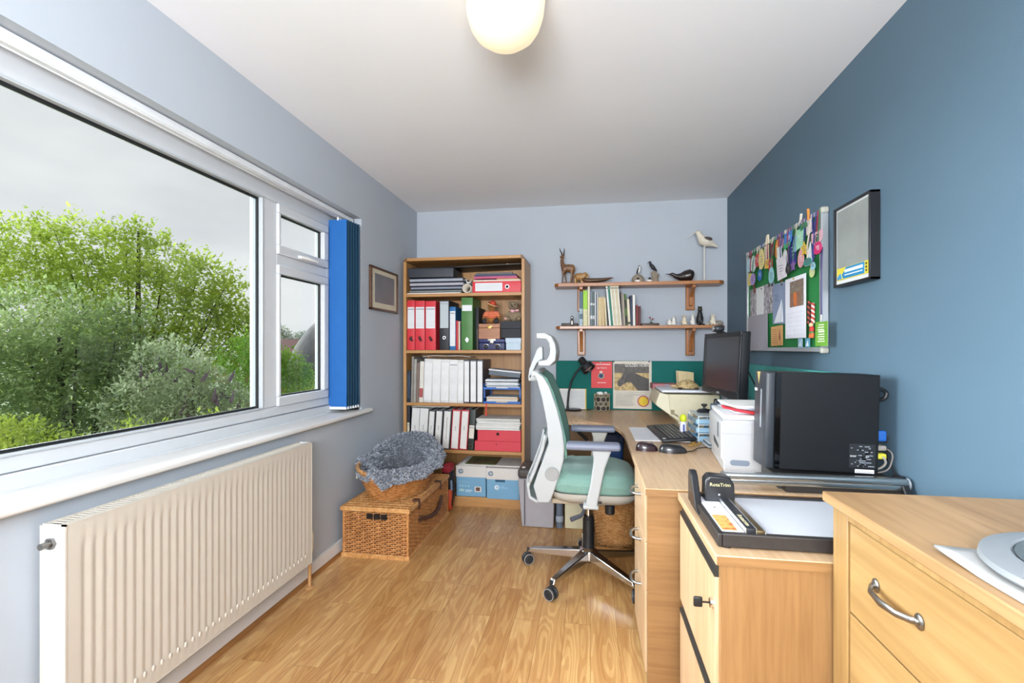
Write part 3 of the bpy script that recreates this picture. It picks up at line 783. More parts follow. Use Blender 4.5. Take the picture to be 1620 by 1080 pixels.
# ------------------------------------------------------------------ things on the bookcase
def sx(k): return bx0 + k * .004984            # position along a shelf
FYB = 3.636                                     # front line of the files
RED = P('#d0343f', .5, var=.04); BLK = P('#26292f', .5, var=.06); GRN = P('#47793c', .5, var=.05); BLU = P('#20659e', .45, var=.05)
LAB = P('#dfe2e4', .7, var=.02); LABG = P('#b9c3c7', .8, var=.15, scale=300); INK = P('#3a3f48', .7); NAVY = P('#1c2340', .5)
GREYB = P('#6a707a', .55, var=.06); WHITEB = P('#dcdcd9', .5, var=.02); WHITEB2 = P('#d0d1d0', .5, var=.03)
def tilt_M(x, z, deg, y=0):
    return Matrix.Translation((x, y, z)) @ Matrix.Rotation(R(deg), 4, 'Y') @ Matrix.Translation((-x, -y, -z))
def binder(k0, k1, z0, z1, mat, label, group, lab=None, hole=None, tilt=0, depth=.285, y=FYB, name='lever_arch_file', cat='file', lab_mat=None, lines=True, text=None, edge=0):
    x0, x1 = sx(k0) + .0006, sx(k1) - .0006
    o = thing(name, label, cat, ((x0 + x1) / 2, y + depth / 2, z0), group)
    T = tilt_M((x0 + x1) / 2, z0, tilt) if tilt else None
    if tilt: T = Matrix.Translation((0, 0, abs(math.sin(R(tilt))) * (x1 - x0) / 2)) @ T
    m = MB(T); w_ = x1 - x0; c = min(.0022, w_ * .2)
    m.box(x0, y + .003, z0, x0 + c, y + depth, z1); m.box(x1 - c, y + .003, z0, x1, y + depth, z1)
    m.rbox(x0, y, z0, x1, y + .005, z1, .0018, 2); m.build('cover', mat, o)
    if w_ > .012:
        m = MB(T); m.box(x0 + c + .001, y + .02, z0 + .008, x1 - c - .001, y + depth - .008, z1 - .012); m.build('paper_block', PAPER2, o)
    if lab:
        m = MB(T); a, b = lab
        lx0, lx1 = x0 + w_ * (.06 + edge), x1 - w_ * (.06 + edge)
        m.box(lx0, y - .0008, z0 + a, lx1, y + .001, z0 + b); lo = m.build('spine_label', lab_mat or LAB, o, smooth=False)
        if lines:
            q = MB(T); n = max(3, int((b - a) / .011))
            for i in range(1, n):
                zz = z0 + a + (b - a) * i / n
                q.box(lx0 + .003, y - .0012, zz, lx1 - .003, y - .0004, zz + .0013)
            q.box(lx0 + .002, y - .0013, z0 + b - .022, lx1 - .002, y - .0004, z0 + b - .012)
            q.build('ruled_lines', P('#a3aab0', .7), lo, smooth=False)
        if text:
            q = MB(T); TT = Matrix.Translation(((x0 + x1) / 2, y - .0009, z0 + (a + b) / 2)) @ Matrix.Rotation(R(90), 4, 'X') @ Matrix.Rotation(R(90), 4, 'Z')
            q.text(text, .016, TT, .0003); q.build('lettering', INK, lo, smooth=False)
    if hole:
        q = MB(T @ Matrix.Translation(((x0 + x1) / 2, y - .001, z0 + hole)) @ Matrix.Rotation(R(90), 4, 'X') if T else Matrix.Translation(((x0 + x1) / 2, y - .001, z0 + hole)) @ Matrix.Rotation(R(90), 4, 'X'))
        q.lathe([(.008, -.001), (.0125, -.001), (.0125, .0016), (.008, .0016), (.008, -.001)], 20, cap=False); rg = q.build('finger_ring', CHROME, o)
        q2 = MB(q.M); q2.lathe([(.0078, .0), (.0078, .0008)], 16); q2.build('finger_hole', P('#070708', .8), rg)
    return o
Z2 = 1.199
G1 = 'files standing on the second shelf'
for i, (a, b, w_) in enumerate(((5.2, 17.8, 'leftmost red lever arch file with white ruled spine label, beside the bookcase side'), (18.4, 34.2, 'middle red lever arch file of three, white label ending in a grey band'), (35, 52, 'right-hand red lever arch file of three, beside the black file'))):
    o = binder(a, b, Z2, 1.588 - .004 * i, RED, w_, G1, (.168, .335), None)
    q = MB(); x = (sx(a) + sx(b)) / 2
    q.ell((x, FYB - .006, Z2 + .092), (.011, .006, .016), (0, .5 - .6 * i, 0), 10, 8); q.ell((x + .008, FYB - .009, Z2 + .078), (.012, .006, .009), (0, .4, 0), 10, 8); q.cyl((x, FYB + .002, Z2 + .092), (x, FYB - .008, Z2 + .09), .005, 8)
    q.build('key_ring_pull', P('#3b1a1c', .5), o)
binder(58, 73.4, Z2, 1.583, BLK, 'charcoal lever arch file with tall grey printed label, next to the red files', G1, (.17, .375), .095, lab_mat=LABG)
binder(74.2, 84, Z2, 1.533, BLU, 'slim blue file with long white spine label', G1, (.03, .30), None, lab_mat=LAB, name='ring_binder')
binder(93, 111, Z2, 1.602, GRN, 'tall green lever arch file with small white label', G1, (.30, .345), None, lines=False)
q = MB(); x = (sx(93) + sx(111)) / 2
q.prism([(x - .016, Z2 + .078), (x, Z2 + .055), (x + .016, Z2 + .078), (x, Z2 + .101)], FYB - .002, FYB + .001, 'y')
o = [c for c in COL.objects if c.get('label', '').startswith('tall green')][0]
q.build('diamond_badge', CHROME, o)
binder(112, 117.5, Z2, 1.53, P('#1d2026', .6), 'narrow black file in the shadow right of the green file', G1, None, None, y=3.70, depth=.25, name='ring_binder')
def slab(name, label, cat, x0, x1, z0, z1, mat, y0=FYB, y1=3.90, group=None, tilt=0, bev=.001):
    m = MB(tilt_M((x0 + x1) / 2, (z0 + z1) / 2, tilt) if tilt else None); m.box(x0, y0, z0, x1, y1, z1)
    return tag(m.build(name, mat, bevel=bev), label, cat, group)
def book(x0, x1, z0, z1, mat, label, group, y0, y1, tilt=0, band=None, name='book'):
    o = thing(name, label, 'book', ((x0 + x1) / 2, (y0 + y1) / 2, z0), group)
    T = None
    if tilt:
        T = Matrix.Translation((0, 0, abs(math.sin(R(tilt))) * (x1 - x0) / 2)) @ tilt_M((x0 + x1) / 2, z0, tilt)
    c = min(.0022, (x1 - x0) * .22)
    m = MB(T); m.box(x0, y0, z0, x0 + c, y1, z1); m.box(x1 - c, y0, z0, x1, y1, z1); m.rbox(x0, y0 - .002, z0, x1, y0 + .003, z1, .0014, 2); m.build('cover', mat, o)
    m = MB(T); m.box(x0 + c, y0 + .003, z0 + .002, x1 - c, y1 - .003, z1 - .003); m.build('pages', P('#d9d0b8', .9, var=.04), o)
    if band:
        m = MB(T); 
        for (f0, f1, bm_) in band:
            m.box(x0 + .0008, y0 - .0026, z0 + (z1 - z0) * f0, x1 - .0008, y0, z0 + (z1 - z0) * f1)
        m.build('spine_band', band[0][2], o, smooth=False)
    return o
book(sx(84.6), sx(88.2), Z2, 1.425, P('#b8323c', .55), 'thin red book between the blue file and the green file', 'thin books on the second shelf', FYB, 3.82)
book(sx(88.5), sx(91), Z2, 1.42, P('#d8cdb4', .6), 'thin cream book beside the thin red book', 'thin books on the second shelf', FYB, 3.82)
book(sx(91.2), sx(92.8), Z2, 1.41, P('#2c2f3a', .6), 'thin dark book touching the green file', 'thin books on the second shelf', FYB, 3.82)
book(sx(117.6), sx(119.6), Z2, 1.36, P('#4b4440', .6), 'thin dark grey book beside the small navy case', 'thin books on the second shelf', FYB, 3.82)
# boxes on the right of the second shelf
BOXW = wood('keepsake', '#8d542c', '#b97a48', '#a4683a', 'x', 9, .4, .08, 60, .2)
x0, x1 = sx(120.2), sx(161)
o = thing('vanity_case', 'small navy blue case with two chrome catches below the wooden box', 'case', ((x0 + x1) / 2, 3.72, Z2))
m = MB(); m.rbox(x0, 3.642, Z2, x1, 3.82, 1.255, .006); m.build('body', P('#232a55', .5, var=.1), o)
m = MB(); m.rbox(x0, 3.642, 1.256, x1, 3.82, 1.284, .006); m.build('lid', P('#2b3365', .5, var=.1), o)
for k in (.28, .72):
    xx = x0 + (x1 - x0) * k; m = MB(); m.tube([(xx - .02, 3.639, 1.225), (xx - .017, 3.637, 1.238), (xx, 3.636, 1.243), (xx + .017, 3.637, 1.238), (xx + .02, 3.639, 1.225)], .0045, 8); m.build('catch', CHROME, o)
    m = MB(); m.ell((xx, 3.640, 1.221), (.014, .004, .016), nu=12, nv=8); m.build('corner_guard', P('#15171f', .5), o)
xx = x0 + (x1 - x0) * .5; m = MB(); m.rbox(xx - .03, 3.637, 1.270, xx + .03, 3.645, 1.284, .002); m.rbox(xx - .014, 3.635, 1.252, xx + .014, 3.645, 1.272, .003); m.build('hasp', P('#d9d4c0', .35, .5), o)
x0, x1 = sx(120), sx(153.4)
o = thing('wooden_box', 'small brown wooden box with brass clasp stacked on the navy case', 'box', ((x0 + x1) / 2, 3.72, 1.284))
m = MB(); m.box(x0, 3.645, 1.284, x1, 3.80, 1.368); m.build('body', BOXW, o, bevel=.002)
m = MB(); m.box(x0, 3.645, 1.369, x1, 3.80, 1.400); m.build('lid', BOXW, o, bevel=.002)
m = MB(); xx = (x0 + x1) / 2; m.rbox(xx - .013, 3.641, 1.362, xx + .013, 3.648, 1.378, .003); m.rbox(xx - .024, 3.642, 1.377, xx + .024, 3.647, 1.383, .002); m.build('clasp', BRASS, o)
x0, x1 = sx(162), sx(186)
o = thing('shoe_box', 'pale blue cardboard box with lid at the right end of the second shelf', 'box', ((x0 + x1) / 2, 3.74, Z2))
m = MB(); m.box(x0 + .004, 3.645, Z2, x1 - .003, 3.86, 1.258); m.build('body', P('#b9cbd8', .7, var=.03), o, bevel=.001)
m = MB(); m.box(x0, 3.640, 1.258, x1, 3.864, 1.290); m.build('lid', P('#bccddb', .7, var=.03), o, bevel=.001)
x0, x1 = sx(154), sx(186)
o = thing('storage_box', 'black cardboard box resting on the pale blue box', 'box', ((x0 + x1) / 2, 3.74, 1.290))
m = MB(); m.box(x0 + .003, 3.645, 1.291, x1 - .003, 3.87, 1.362); m.build('body', P('#20232a', .65, var=.08), o, bevel=.0015)
m = MB(); m.box(x0, 3.640, 1.363, x1, 3.875, 1.417); m.build('lid', P('#23262d', .65, var=.08), o, bevel=.0015)
# teddies
def sphere_fig(lst, T=None):
    m = MB(T)
    for (c, r, rot) in lst: m.ell(c, r if isinstance(r, tuple) else (r, r, r), rot, 14, 10)
    return m
tx, ty, tz = sx(138), 3.71, 1.400
o = thing('teddy_bear', 'brown teddy bear in straw hat and orange striped jumper sitting on the wooden box', 'soft toy', (tx, ty, tz))
FUR = P('#9a6a35', .95, var=.2, scale=60, bump=.6, bscale=300); FURB = P('#8a7a63', .95, var=.18, scale=60, bump=.6, bscale=300)
m = sphere_fig([((tx, ty, tz + .055), (.036, .032, .05), None), ((tx, ty - .004, tz + .128), (.030, .029, .030), None), ((tx, ty - .034, tz + .121), (.014, .014, .012), None), ((tx - .026, ty, tz + .150), (.010, .006, .010), None), ((tx + .026, ty, tz + .150), (.010, .006, .010), None),
    ((tx - .036, ty - .035, tz + .020), (.020, .042, .019), (0, 0, -.5)), ((tx + .036, ty - .035, tz + .020), (.020, .042, .019), (0, 0, .5)), ((tx - .052, ty - .012, tz + .062), (.014, .014, .034), (0, .6, 0)), ((tx + .052, ty - .012, tz + .062), (.014, .014, .034), (0, -.6, 0))])
m.build('body', FUR, o, remesh=.004)
def stripes():
    m_, n, l, b = _new('striped_jumper')
    t = n.new('ShaderNodeTexCoord'); wv = n.new('ShaderNodeTexWave'); wv.bands_direction = 'Z'; wv.inputs['Scale'].default_value = 26; wv.inputs['Distortion'].default_value = .3
    r = n.new('ShaderNodeValToRGB'); r.color_ramp.interpolation = 'CONSTANT'; r.color_ramp.elements[0].color = (*lin('#c8452f'), 1); r.color_ramp.elements[1].position = .8; r.color_ramp.elements[1].color = (*lin('#e5b583'), 1)
    l.new(t.outputs['Object'], wv.inputs['Vector']); l.new(wv.outputs['Fac'], r.inputs['Fac']); l.new(r.outputs['Color'], b.inputs['Base Color']); b.inputs['Roughness'].default_value = .9
    return m_
m = sphere_fig([((tx, ty, tz + .066), (.041, .037, .040), None), ((tx - .047, ty - .010, tz + .074), (.019, .019, .032), (0, .6, 0)), ((tx + .047, ty - .010, tz + .074), (.019, .019, .032), (0, -.6, 0))])
m.build('jumper', stripes(), o, remesh=.004)
m = MB(Matrix.Translation((tx + .008, ty - .004, tz + .156)) @ Matrix.Rotation(R(22), 4, 'Y') @ Matrix.Rotation(R(14), 4, 'X')); m.lathe([(.040, -.002), (.042, .001), (.024, .004), (.022, .018), (.012, .026), (0, .027)], 24); m.build('hat', P('#c0492e', .8), o)
m = MB(Matrix.Translation((tx + .008, ty - .004, tz + .156)) @ Matrix.Rotation(R(22), 4, 'Y') @ Matrix.Rotation(R(14), 4, 'X')); m.lathe([(.024, -.004), (.043, -.004), (.044, .0), (.040, .0022)], 24, cap=False); m.build('hat_brim', P('#e0b98c', .8), o)
for s in (-1, 1):
    m = sphere_fig([((tx + s * .046, ty - .062, tz + .020), (.019, .012, .020), None)]); m.build('boot', P('#20222a', .7), o)
m = sphere_fig([((tx, ty - .048, tz + .124), (.005, .004, .004), None)]); m.build('nose', BLACK, o)
for s in (-1, 1):
    m = sphere_fig([((tx + s * .011, ty - .031, tz + .136), .003, None)]); m.build('eye', BLACK, o)
tx, ty, tz = sx(173), 3.72, 1.417
o = thing('teddy_bear', 'shaggy grey teddy bear with pink bow sitting on the black box', 'soft toy', (tx, ty, tz))
m = sphere_fig([((tx, ty, tz + .045), (.045, .038, .048), None), ((tx - .004, ty - .012, tz + .122), (.040, .036, .036), None), ((tx - .006, ty - .048, tz + .110), (.017, .016, .014), None), ((tx - .040, ty - .006, tz + .154), (.015, .008, .015), None), ((tx + .034, ty - .006, tz + .154), (.015, .008, .015), None),
    ((tx - .046, ty - .040, tz + .020), (.021, .036, .020), (0, 0, -.7)), ((tx + .040, ty - .044, tz + .020), (.021, .036, .020), (0, 0, .4)), ((tx - .05, ty - .02, tz + .055), (.015, .015, .034), (0, .6, 0)), ((tx + .046, ty - .02, tz + .055), (.015, .015, .034), (0, -.5, 0))])
m.build('body', FURB, o, remesh=.004)
m = sphere_fig([((tx - .017, ty - .043, tz + .128), .005, None)]); m.build('eye', BLACK, o)
m = sphere_fig([((tx + .011, ty - .043, tz + .128), .005, None)]); m.build('eye', BLACK, o)
m = sphere_fig([((tx - .006, ty - .064, tz + .113), (.007, .005, .005), None)]); m.build('nose', BLACK, o)
m = sphere_fig([((tx + .010, ty - .052, tz + .082), .007, None), ((tx - .006, ty - .052, tz + .080), (.014, .005, .013), (0, .5, 0)), ((tx + .03, ty - .05, tz + .084), (.016, .005, .009), (0, -.1, 0))]); m.build('bow', P('#d9a3ac', .6), o)
m = sphere_fig([((tx - .056, ty - .070, tz + .022), (.012, .006, .012), None)]); m.build('paw_pad', P('#c99a8c', .9), o)

# top shelf
Z1 = 1.637
G = 'portfolios stacked on the top shelf'
slab('paper_stack', 'thin wad of white paper under the grey portfolios on the top shelf', 'paper', sx(5.5), sx(92), Z1, Z1 + .006, PAPER, 3.630, 3.92)
for i, (z0, z1, a, b, mt, lb) in enumerate(((1.6435, 1.667, 8, 94, '#7d837f', 'lowest grey portfolio of the stack of four under the black box'), (1.668, 1.694, 10, 95, '#868d9c', 'second grey portfolio from the bottom, under the black box'), (1.695, 1.726, 8.5, 97, '#a9a7b2', 'third portfolio from the bottom, pale lilac grey edge'), (1.727, 1.758, 8, 96, '#9aa0ab', 'uppermost grey portfolio, directly under the black box'))):
    o = thing('portfolio', lb, 'portfolio', ((sx(a) + sx(b)) / 2, 3.78, z0), G)
    m = MB(); m.box(sx(a), 3.640, z0, sx(b), 3.92, z0 + .004); m.box(sx(a), 3.640, z1 - .005, sx(b), 3.92, z1 - .001); m.build('cover', P('#262a38', .6), o, bevel=.001)
    m = MB(); m.rbox(sx(a) + .004, 3.636, z0 + .0045, sx(b) - .004, 3.91, z1 - .0055, .005); m.build('page_edge', P(mt, .7, var=.08, scale=40), o)
m = MB(tilt_M(sx(42), 1.76, .45) ); m.rbox(sx(6.2), 3.640, 1.7640, sx(80), 3.90, 1.836, .003); tag(m.build('document_box', P('#30343d', .55, var=.05)), 'black document box lying on the stack of grey portfolios', 'box')
T = tilt_M(sx(100), 1.852, -1.3); m = MB(T)
o = thing('art_portfolio', 'long black artist portfolio lying across the top of both stacks', 'portfolio', (sx(100), 3.8, 1.85))
m.box(sx(8), 3.70, 1.847, sx(184), 3.95, 1.861); m.build('case', P('#121317', .5), o, bevel=.003)
m = MB(T); m.tube([(sx(8), 3.698, 1.854), (sx(184), 3.698, 1.854)], .003, 6); m.build('zip', STEEL, o)
m = MB(T); m.ell((sx(163), 3.697, 1.856), (.008, .005, .006), nu=10, nv=6); m.build('stud', CHROME, o)
# lying red file
x0, x1 = sx(110.5), sx(186)
o = thing('lever_arch_file', 'red lever arch file lying on its side on the top shelf', 'file', ((x0 + x1) / 2, 3.78, Z1))
m = MB(); m.rbox(x0, 3.640, Z1, x1, 3.645, 1.722, .002); m.box(x0, 3.644, Z1, x1, 3.92, Z1 + .003); m.box(x0, 3.644, 1.719, x1, 3.92, 1.722); m.build('cover', RED, o)
m = MB(); m.box(x0 + .01, 3.66, Z1 + .004, x1 - .01, 3.91, 1.716); m.build('paper_block', PAPER2, o)
m = MB(); m.box(x0 + .022, 3.6388, Z1 + .012, x0 + .232, 3.641, 1.711); lo = m.build('spine_label', LAB, o, smooth=False)
m = MB()
for i in range(20): m.box(x0 + .032 + i * .0098, 3.6382, Z1 + .02, x0 + .0335 + i * .0098, 3.640, 1.703)
m.build('ruled_lines', P('#a3aab0', .7), lo, smooth=False)
m = MB(Matrix.Translation((x0 + .27, 3.639, 1.680)) @ Matrix.Rotation(R(90), 4, 'X')); m.lathe([(.0115, -.001), (.016, -.001), (.016, .0016), (.0115, .0016), (.0115, -.001)], 24, cap=False); rg = m.build('finger_ring', CHROME, o)
m = MB(Matrix.Translation((x0 + .27, 3.639, 1.680)) @ Matrix.Rotation(R(90), 4, 'X')); m.lathe([(.0112, 0), (.0112, .0008)], 18); m.build('finger_hole', P('#070708', .8), rg)
slab('paper_stack', 'cream sheets of paper lying on the red file on the top shelf', 'paper', sx(112), sx(185), 1.7222, 1.737, P('#d5c9ba', .85, var=.1, scale=80), 3.65, 3.90)
slab('envelope', 'brown envelope on the cream sheets at the right of the top shelf', 'envelope', sx(148), sx(183), 1.7373, 1.7445, P('#b98a5a', .8), 3.648, 3.88)
slab('folder', 'bright pink folder in the pile on the red file', 'folder', sx(112), sx(180), 1.7448, 1.762, P('#b84a73', .5), 3.645, 3.89, tilt=0)
slab('folder', 'navy blue folder directly above the pink folder', 'folder', sx(113), sx(178), 1.7623, 1.779, P('#2a3152', .5), 3.65, 3.89)
slab('folder', 'thin grey brown folder at the top of the pile on the red file', 'folder', sx(115), sx(172), 1.7793, 1.793, P('#6b6560', .6), 3.66, 3.89)
m = MB(); m.tube([(sx(101.5), 3.632, Z1 + .0355), (sx(101.5), 3.93, Z1 + .0355)], .032, 28, cap=False)
o = tag(m.build('poster_tube', P('#cfc9bd', .7), solid=.005), 'white cardboard poster tube seen end on between the two stacks', 'tube')
m = MB(); rnd = random.Random(5)
m.grid(lambda u, v: (sx(101.5) + .05 * (u - .5) + .01 * math.sin(9 * u + 5 * v), 3.66 + .16 * v, 1.730 + .012 * math.sin(8 * u + 4 * v) + .010 * math.cos(13 * u - 7 * v)), 14, 10)
tag(m.build('crumpled_paper', PAPER, solid=.001), 'crumpled white paper above the poster tube', 'paper')

# third shelf: white files
Z3 = .79
G3 = 'white files on the middle shelf'
binder(5.2, 10.6, Z3, 1.037, P('#1c2733', .5), 'short dark navy book at the left end of the middle shelf', G3, (.03, .22), None, lab_mat=P('#2c3d52', .5, var=.4, scale=90), lines=False, name='hardback_book', cat='book')
thin = [(10.8, 14.8, 1.148, '#8a857d', 'tall grey folder beside the short navy book on the middle shelf'), (15, 19.4, 1.128, '#9a9890', 'second grey folder from the left on the middle shelf'), (19.6, 24.0, 1.10, '#7d6a60', 'brownish folder left of the magazine file on the middle shelf')]
for (a, b, zt, c, lb) in thin: binder(a, b, Z3, zt, P(c, .6, var=.1), lb, G3, tilt=1.5, name='folder', cat='folder')
binder(24.2, 31, Z3, 1.11, P('#d8d4ca', .6), 'slim white magazine file with a red printed strip, left of the white files', G3, (.04, .11), None, tilt=2, lab_mat=P('#a44a48', .6), lines=False, name='magazine_file')
ws = [(31.4, 45.2, 'first thick plain white file from the left on the middle shelf'), (45.4, 59, 'second thick plain white file from the left on the middle shelf'), (59.2, 73, 'third thick plain white file from the left on the middle shelf'), (73.2, 86.6, 'fourth thick white file on the middle shelf, faint ruled spine'), (86.8, 96.4, 'fifth white file on the middle shelf, beside the dark-edged files')]
for i, (a, b, lb) in enumerate(ws):
    binder(a, b, Z3, 1.130 - .002 * i, WHITEB if i % 2 else WHITEB2, lb, G3, (.02, .31), None, tilt=1.9 - .35 * i, lab_mat=P('#dfdfdf', .5), lines=(i == 3))
for i, (a, b, lb) in enumerate(((97, 106, 'left of three white spined dark grey files on the middle shelf'), (106.8, 117, 'middle of three white spined dark grey files on the middle shelf'), (117.6, 127, 'right of three white spined dark grey files, touching the blue letter tray'))):
    binder(a, b, Z3, 1.125, P('#54565c', .5), lb, G3, (.012, .322), None, lab_mat=P('#dedfdf', .5), lines=False, edge=.02)
m = MB(); m.grid(lambda u, v: (sx(30 + 76 * u), 3.65 + .2 * v, 1.145 + .010 * math.sin(math.pi * u) + .003 * math.sin(9 * u + 3 * v)), 20, 6)
tag(m.build('loose_papers', PAPER2, solid=.004), 'loose grey papers lying flat on top of the white files', 'paper')
# blue letter tray
x0, x1 = sx(127.6), sx(185.6)
o = thing('letter_tray', 'blue two tier plastic letter tray at the right of the middle shelf', 'letter tray', ((x0 + x1) / 2, 3.76, Z3))
BT = P('#1f5fae', .35, var=.04)
for zz in (Z3, .898):
    m = MB(); m.box(x0, 3.64, zz, x1, 3.92, zz + .004); m.box(x0, 3.64, zz, x0 + .004, 3.92, zz + .045); m.box(x1 - .004, 3.64, zz, x1, 3.92, zz + .045)
    m.box(x0, 3.636, zz, x0 + .10, 3.640, zz + .018); m.box(x1 - .10, 3.636, zz, x1, 3.640, zz + .018); m.box(x0 + .1, 3.636, zz, x1 - .1, 3.64, zz + .010)
    m.build('tier', BT, o, bevel=.0015)
for (x, y) in ((x0 + .001, 3.645), (x1 - .012, 3.645), (x0 + .001, 3.905), (x1 - .012, 3.905)):
    m = MB(); m.box(x, y, Z3 + .045, x + .011, y + .010, .898); m.build('pillar', BT, o)
def papers(name, label, x0, x1, z0, n, mats, y0=3.653, y1=3.88, seed=1, th=.006, cat='paper'):
    r_ = random.Random(seed); o = MB(); z = z0; ms = mats
    for i in range(n):
        t_ = th * r_.uniform(.6, 1.3); a = r_.uniform(-.008, .008); o.m(i % len(ms))
        b = r_.uniform(-.010, .006)
        o.grid(lambda u, v: (x0 + a + (x1 - x0) * u, y0 + b + (y1 - y0) * v, z + .004 * math.sin(3 * u + i) * (i / n)), 8, 2)
        o.box(x0 + a, y0 + b, z, x1 + a, y1 + b, z + t_ * .85); z += t_
    return tag(o.build(name, ms), label, cat)
papers('paper_stack', 'cream and brown papers in the lower tier of the blue letter tray', x0 + .024, x1 - .026, Z3 + .005, 8, [PAPER, P('#c79a6b', .8), P('#e6dccb', .8), PAPER2], seed=2)
papers('paper_stack', 'white papers in the upper tier of the blue letter tray', x0 + .018, x1 - .018, .903, 10, [PAPER, P('#c9d3df', .8), PAPER, P('#3c5064', .7)], seed=4, th=.0075)
T = tilt_M(sx(157), 1.01, 5.5); m = MB(T)
o = thing('document_case', 'grey document case lying tilted on top of the blue letter tray', 'case', (sx(157), 3.78, 1.0))
m.box(sx(136), 3.642, 1.0, sx(184.5), 3.86, 1.034); m.build('box_body', P('#5a6470', .55), o, bevel=.002)
m = MB(T @ Matrix.Translation((0, 0, 0))); m.box(sx(135.4), 3.640, 1.035, sx(185), 3.87, 1.046); m.build('top_sheets', P('#d0d3d6', .7), o)
# fourth shelf
Z4 = .43
G4 = 'files leaning on the fourth shelf'
binder(5.2, 9.4, Z4, .76, P('#1b1e27', .5), 'black file with cream label at the left end of the fourth shelf', G4, (.10, .20), None, lab_mat=P('#d8cfae', .6))
row = [(9.6, 22.6, WHITEB2, 'first leaning white file from the left on the fourth shelf', .745, None), (23, 36.4, WHITEB, 'second leaning white file from the left on the fourth shelf', .742, None), (37.4, 47.6, P('#3b3d42', .5), 'narrow leaning file with pale spine, third from the left on the fourth shelf', .732, 1), (48.4, 60.2, P('#3b3d42', .5), 'dark-sided leaning file with wide white spine, fourth from the left', .735, 1), (61, 74, P('#3b3d42', .5), 'dark-sided leaning file with long printed line down its white spine', .735, 1), (75, 88.6, P('#b03338', .5), 'left of two red-edged leaning files with white spines', .738, 1), (89.2, 102, P('#b03338', .5), 'right of two red-edged leaning files, beside the dark green one', .738, 1)]
tx_ = ['Accounts', 'Minutes', 'Archive', 'Reports', 'Correspondence file', 'Newsletters', 'Events']
for i, (a, b, mt, lb, zt, e) in enumerate(row):
    binder(a, b, Z4, zt, mt, lb, G4, (.008, zt - Z4 - .012), None, tilt=3.6, lab_mat=P('#d9d8d4', .55, var=.03), lines=False, edge=.05 if e else -.04)
    o = [c for c in COL.objects if c.get('label', '') == lb][0]
    T = Matrix.Translation((0, 0, abs(math.sin(R(3.6))) * (sx(b) - sx(a)) / 2)) @ tilt_M((sx(a) + sx(b)) / 2, Z4, 3.6)
    q = MB(T); xx = (sx(a) + sx(b)) / 2
    hgt = .17 if i == 4 else .045
    r_ = random.Random(i)
    zz = Z4 + .14 - (hgt / 2 - .03)
    while zz < Z4 + .14 + hgt / 2 + .02:
        l_ = r_.uniform(.004, .009); q.box(xx - .003, FYB - .0013, zz, xx + .003 - r_.uniform(0, .003), FYB - .0006, zz + l_ * .6); zz += l_
    q.build('printed_line', INK, [c for c in o.children if c.name.startswith('spine_label')][0], smooth=False)
binder(103, 112, Z4, .74, P('#26302c', .5), 'slim dark green leaning binder with cream label beside the red boxes', G4, (.09, .19), .035, tilt=3.6, lab_mat=P('#ddd6c4', .6), name='ring_binder')
m = MB(); m.grid(lambda u, v: (sx(10 + 62 * u), 3.66 + .2 * v, .7555 - .006 * abs(u - .5) + .002 * math.sin(8 * u)), 16, 4)
tag(m.build('loose_papers', PAPER, solid=.003), 'loose white sheet lying on the leaning files of the fourth shelf', 'paper')
REDB = P('#cf3f4c', .6, var=.03)
for (a, b, z0, z1, lb) in ((114, 186, Z4, .505, 'wide red cardboard box, lower of two on the fourth shelf'), (118.5, 186, .505, .588, 'red cardboard box with round finger hole, upper of two on the fourth shelf')):
    o = thing('file_box', lb, 'box', ((sx(a) + sx(b)) / 2, 3.77, z0), 'red boxes on the fourth shelf')
    m = MB(); m.box(sx(a), 3.638, z0, sx(b) - .002, 3.90, z1 - .001); m.build('box_body', REDB, o, bevel=.0015)
    q = MB(Matrix.Translation(((sx(a) + sx(b)) / 2 - .01, 3.637, z0 + (.055 if z0 > .45 else .05))) @ Matrix.Rotation(R(90), 4, 'X'))
    rr = .012 if z0 > .45 else .004
    q.lathe([(rr, -.001), (rr, .0006)], 20); q.build('finger_hole', P('#2a0a0e', .8), o)
papers('paper_stack', 'white papers and catalogues piled on the upper red box', sx(116.6), sx(184.6), .5885, 11, [PAPER, P('#c6cbc6', .7), PAPER, PAPER2], seed=9, th=.0078)
m = MB(); m.box(sx(132), 3.618, .716, sx(133.8), 3.6205, .792); m.box(sx(132), 3.618, .791, sx(133.8), 3.68, .7935); m.prism([(sx(131.2), .70), (sx(134.4), .70), (sx(134), .72), (sx(131.8), .72)], 3.617, 3.6205, 'y')
tag(m.build('ribbon', P('#d8352c', .6)), 'short red ribbon hanging over the edge of the middle shelf', 'ribbon')
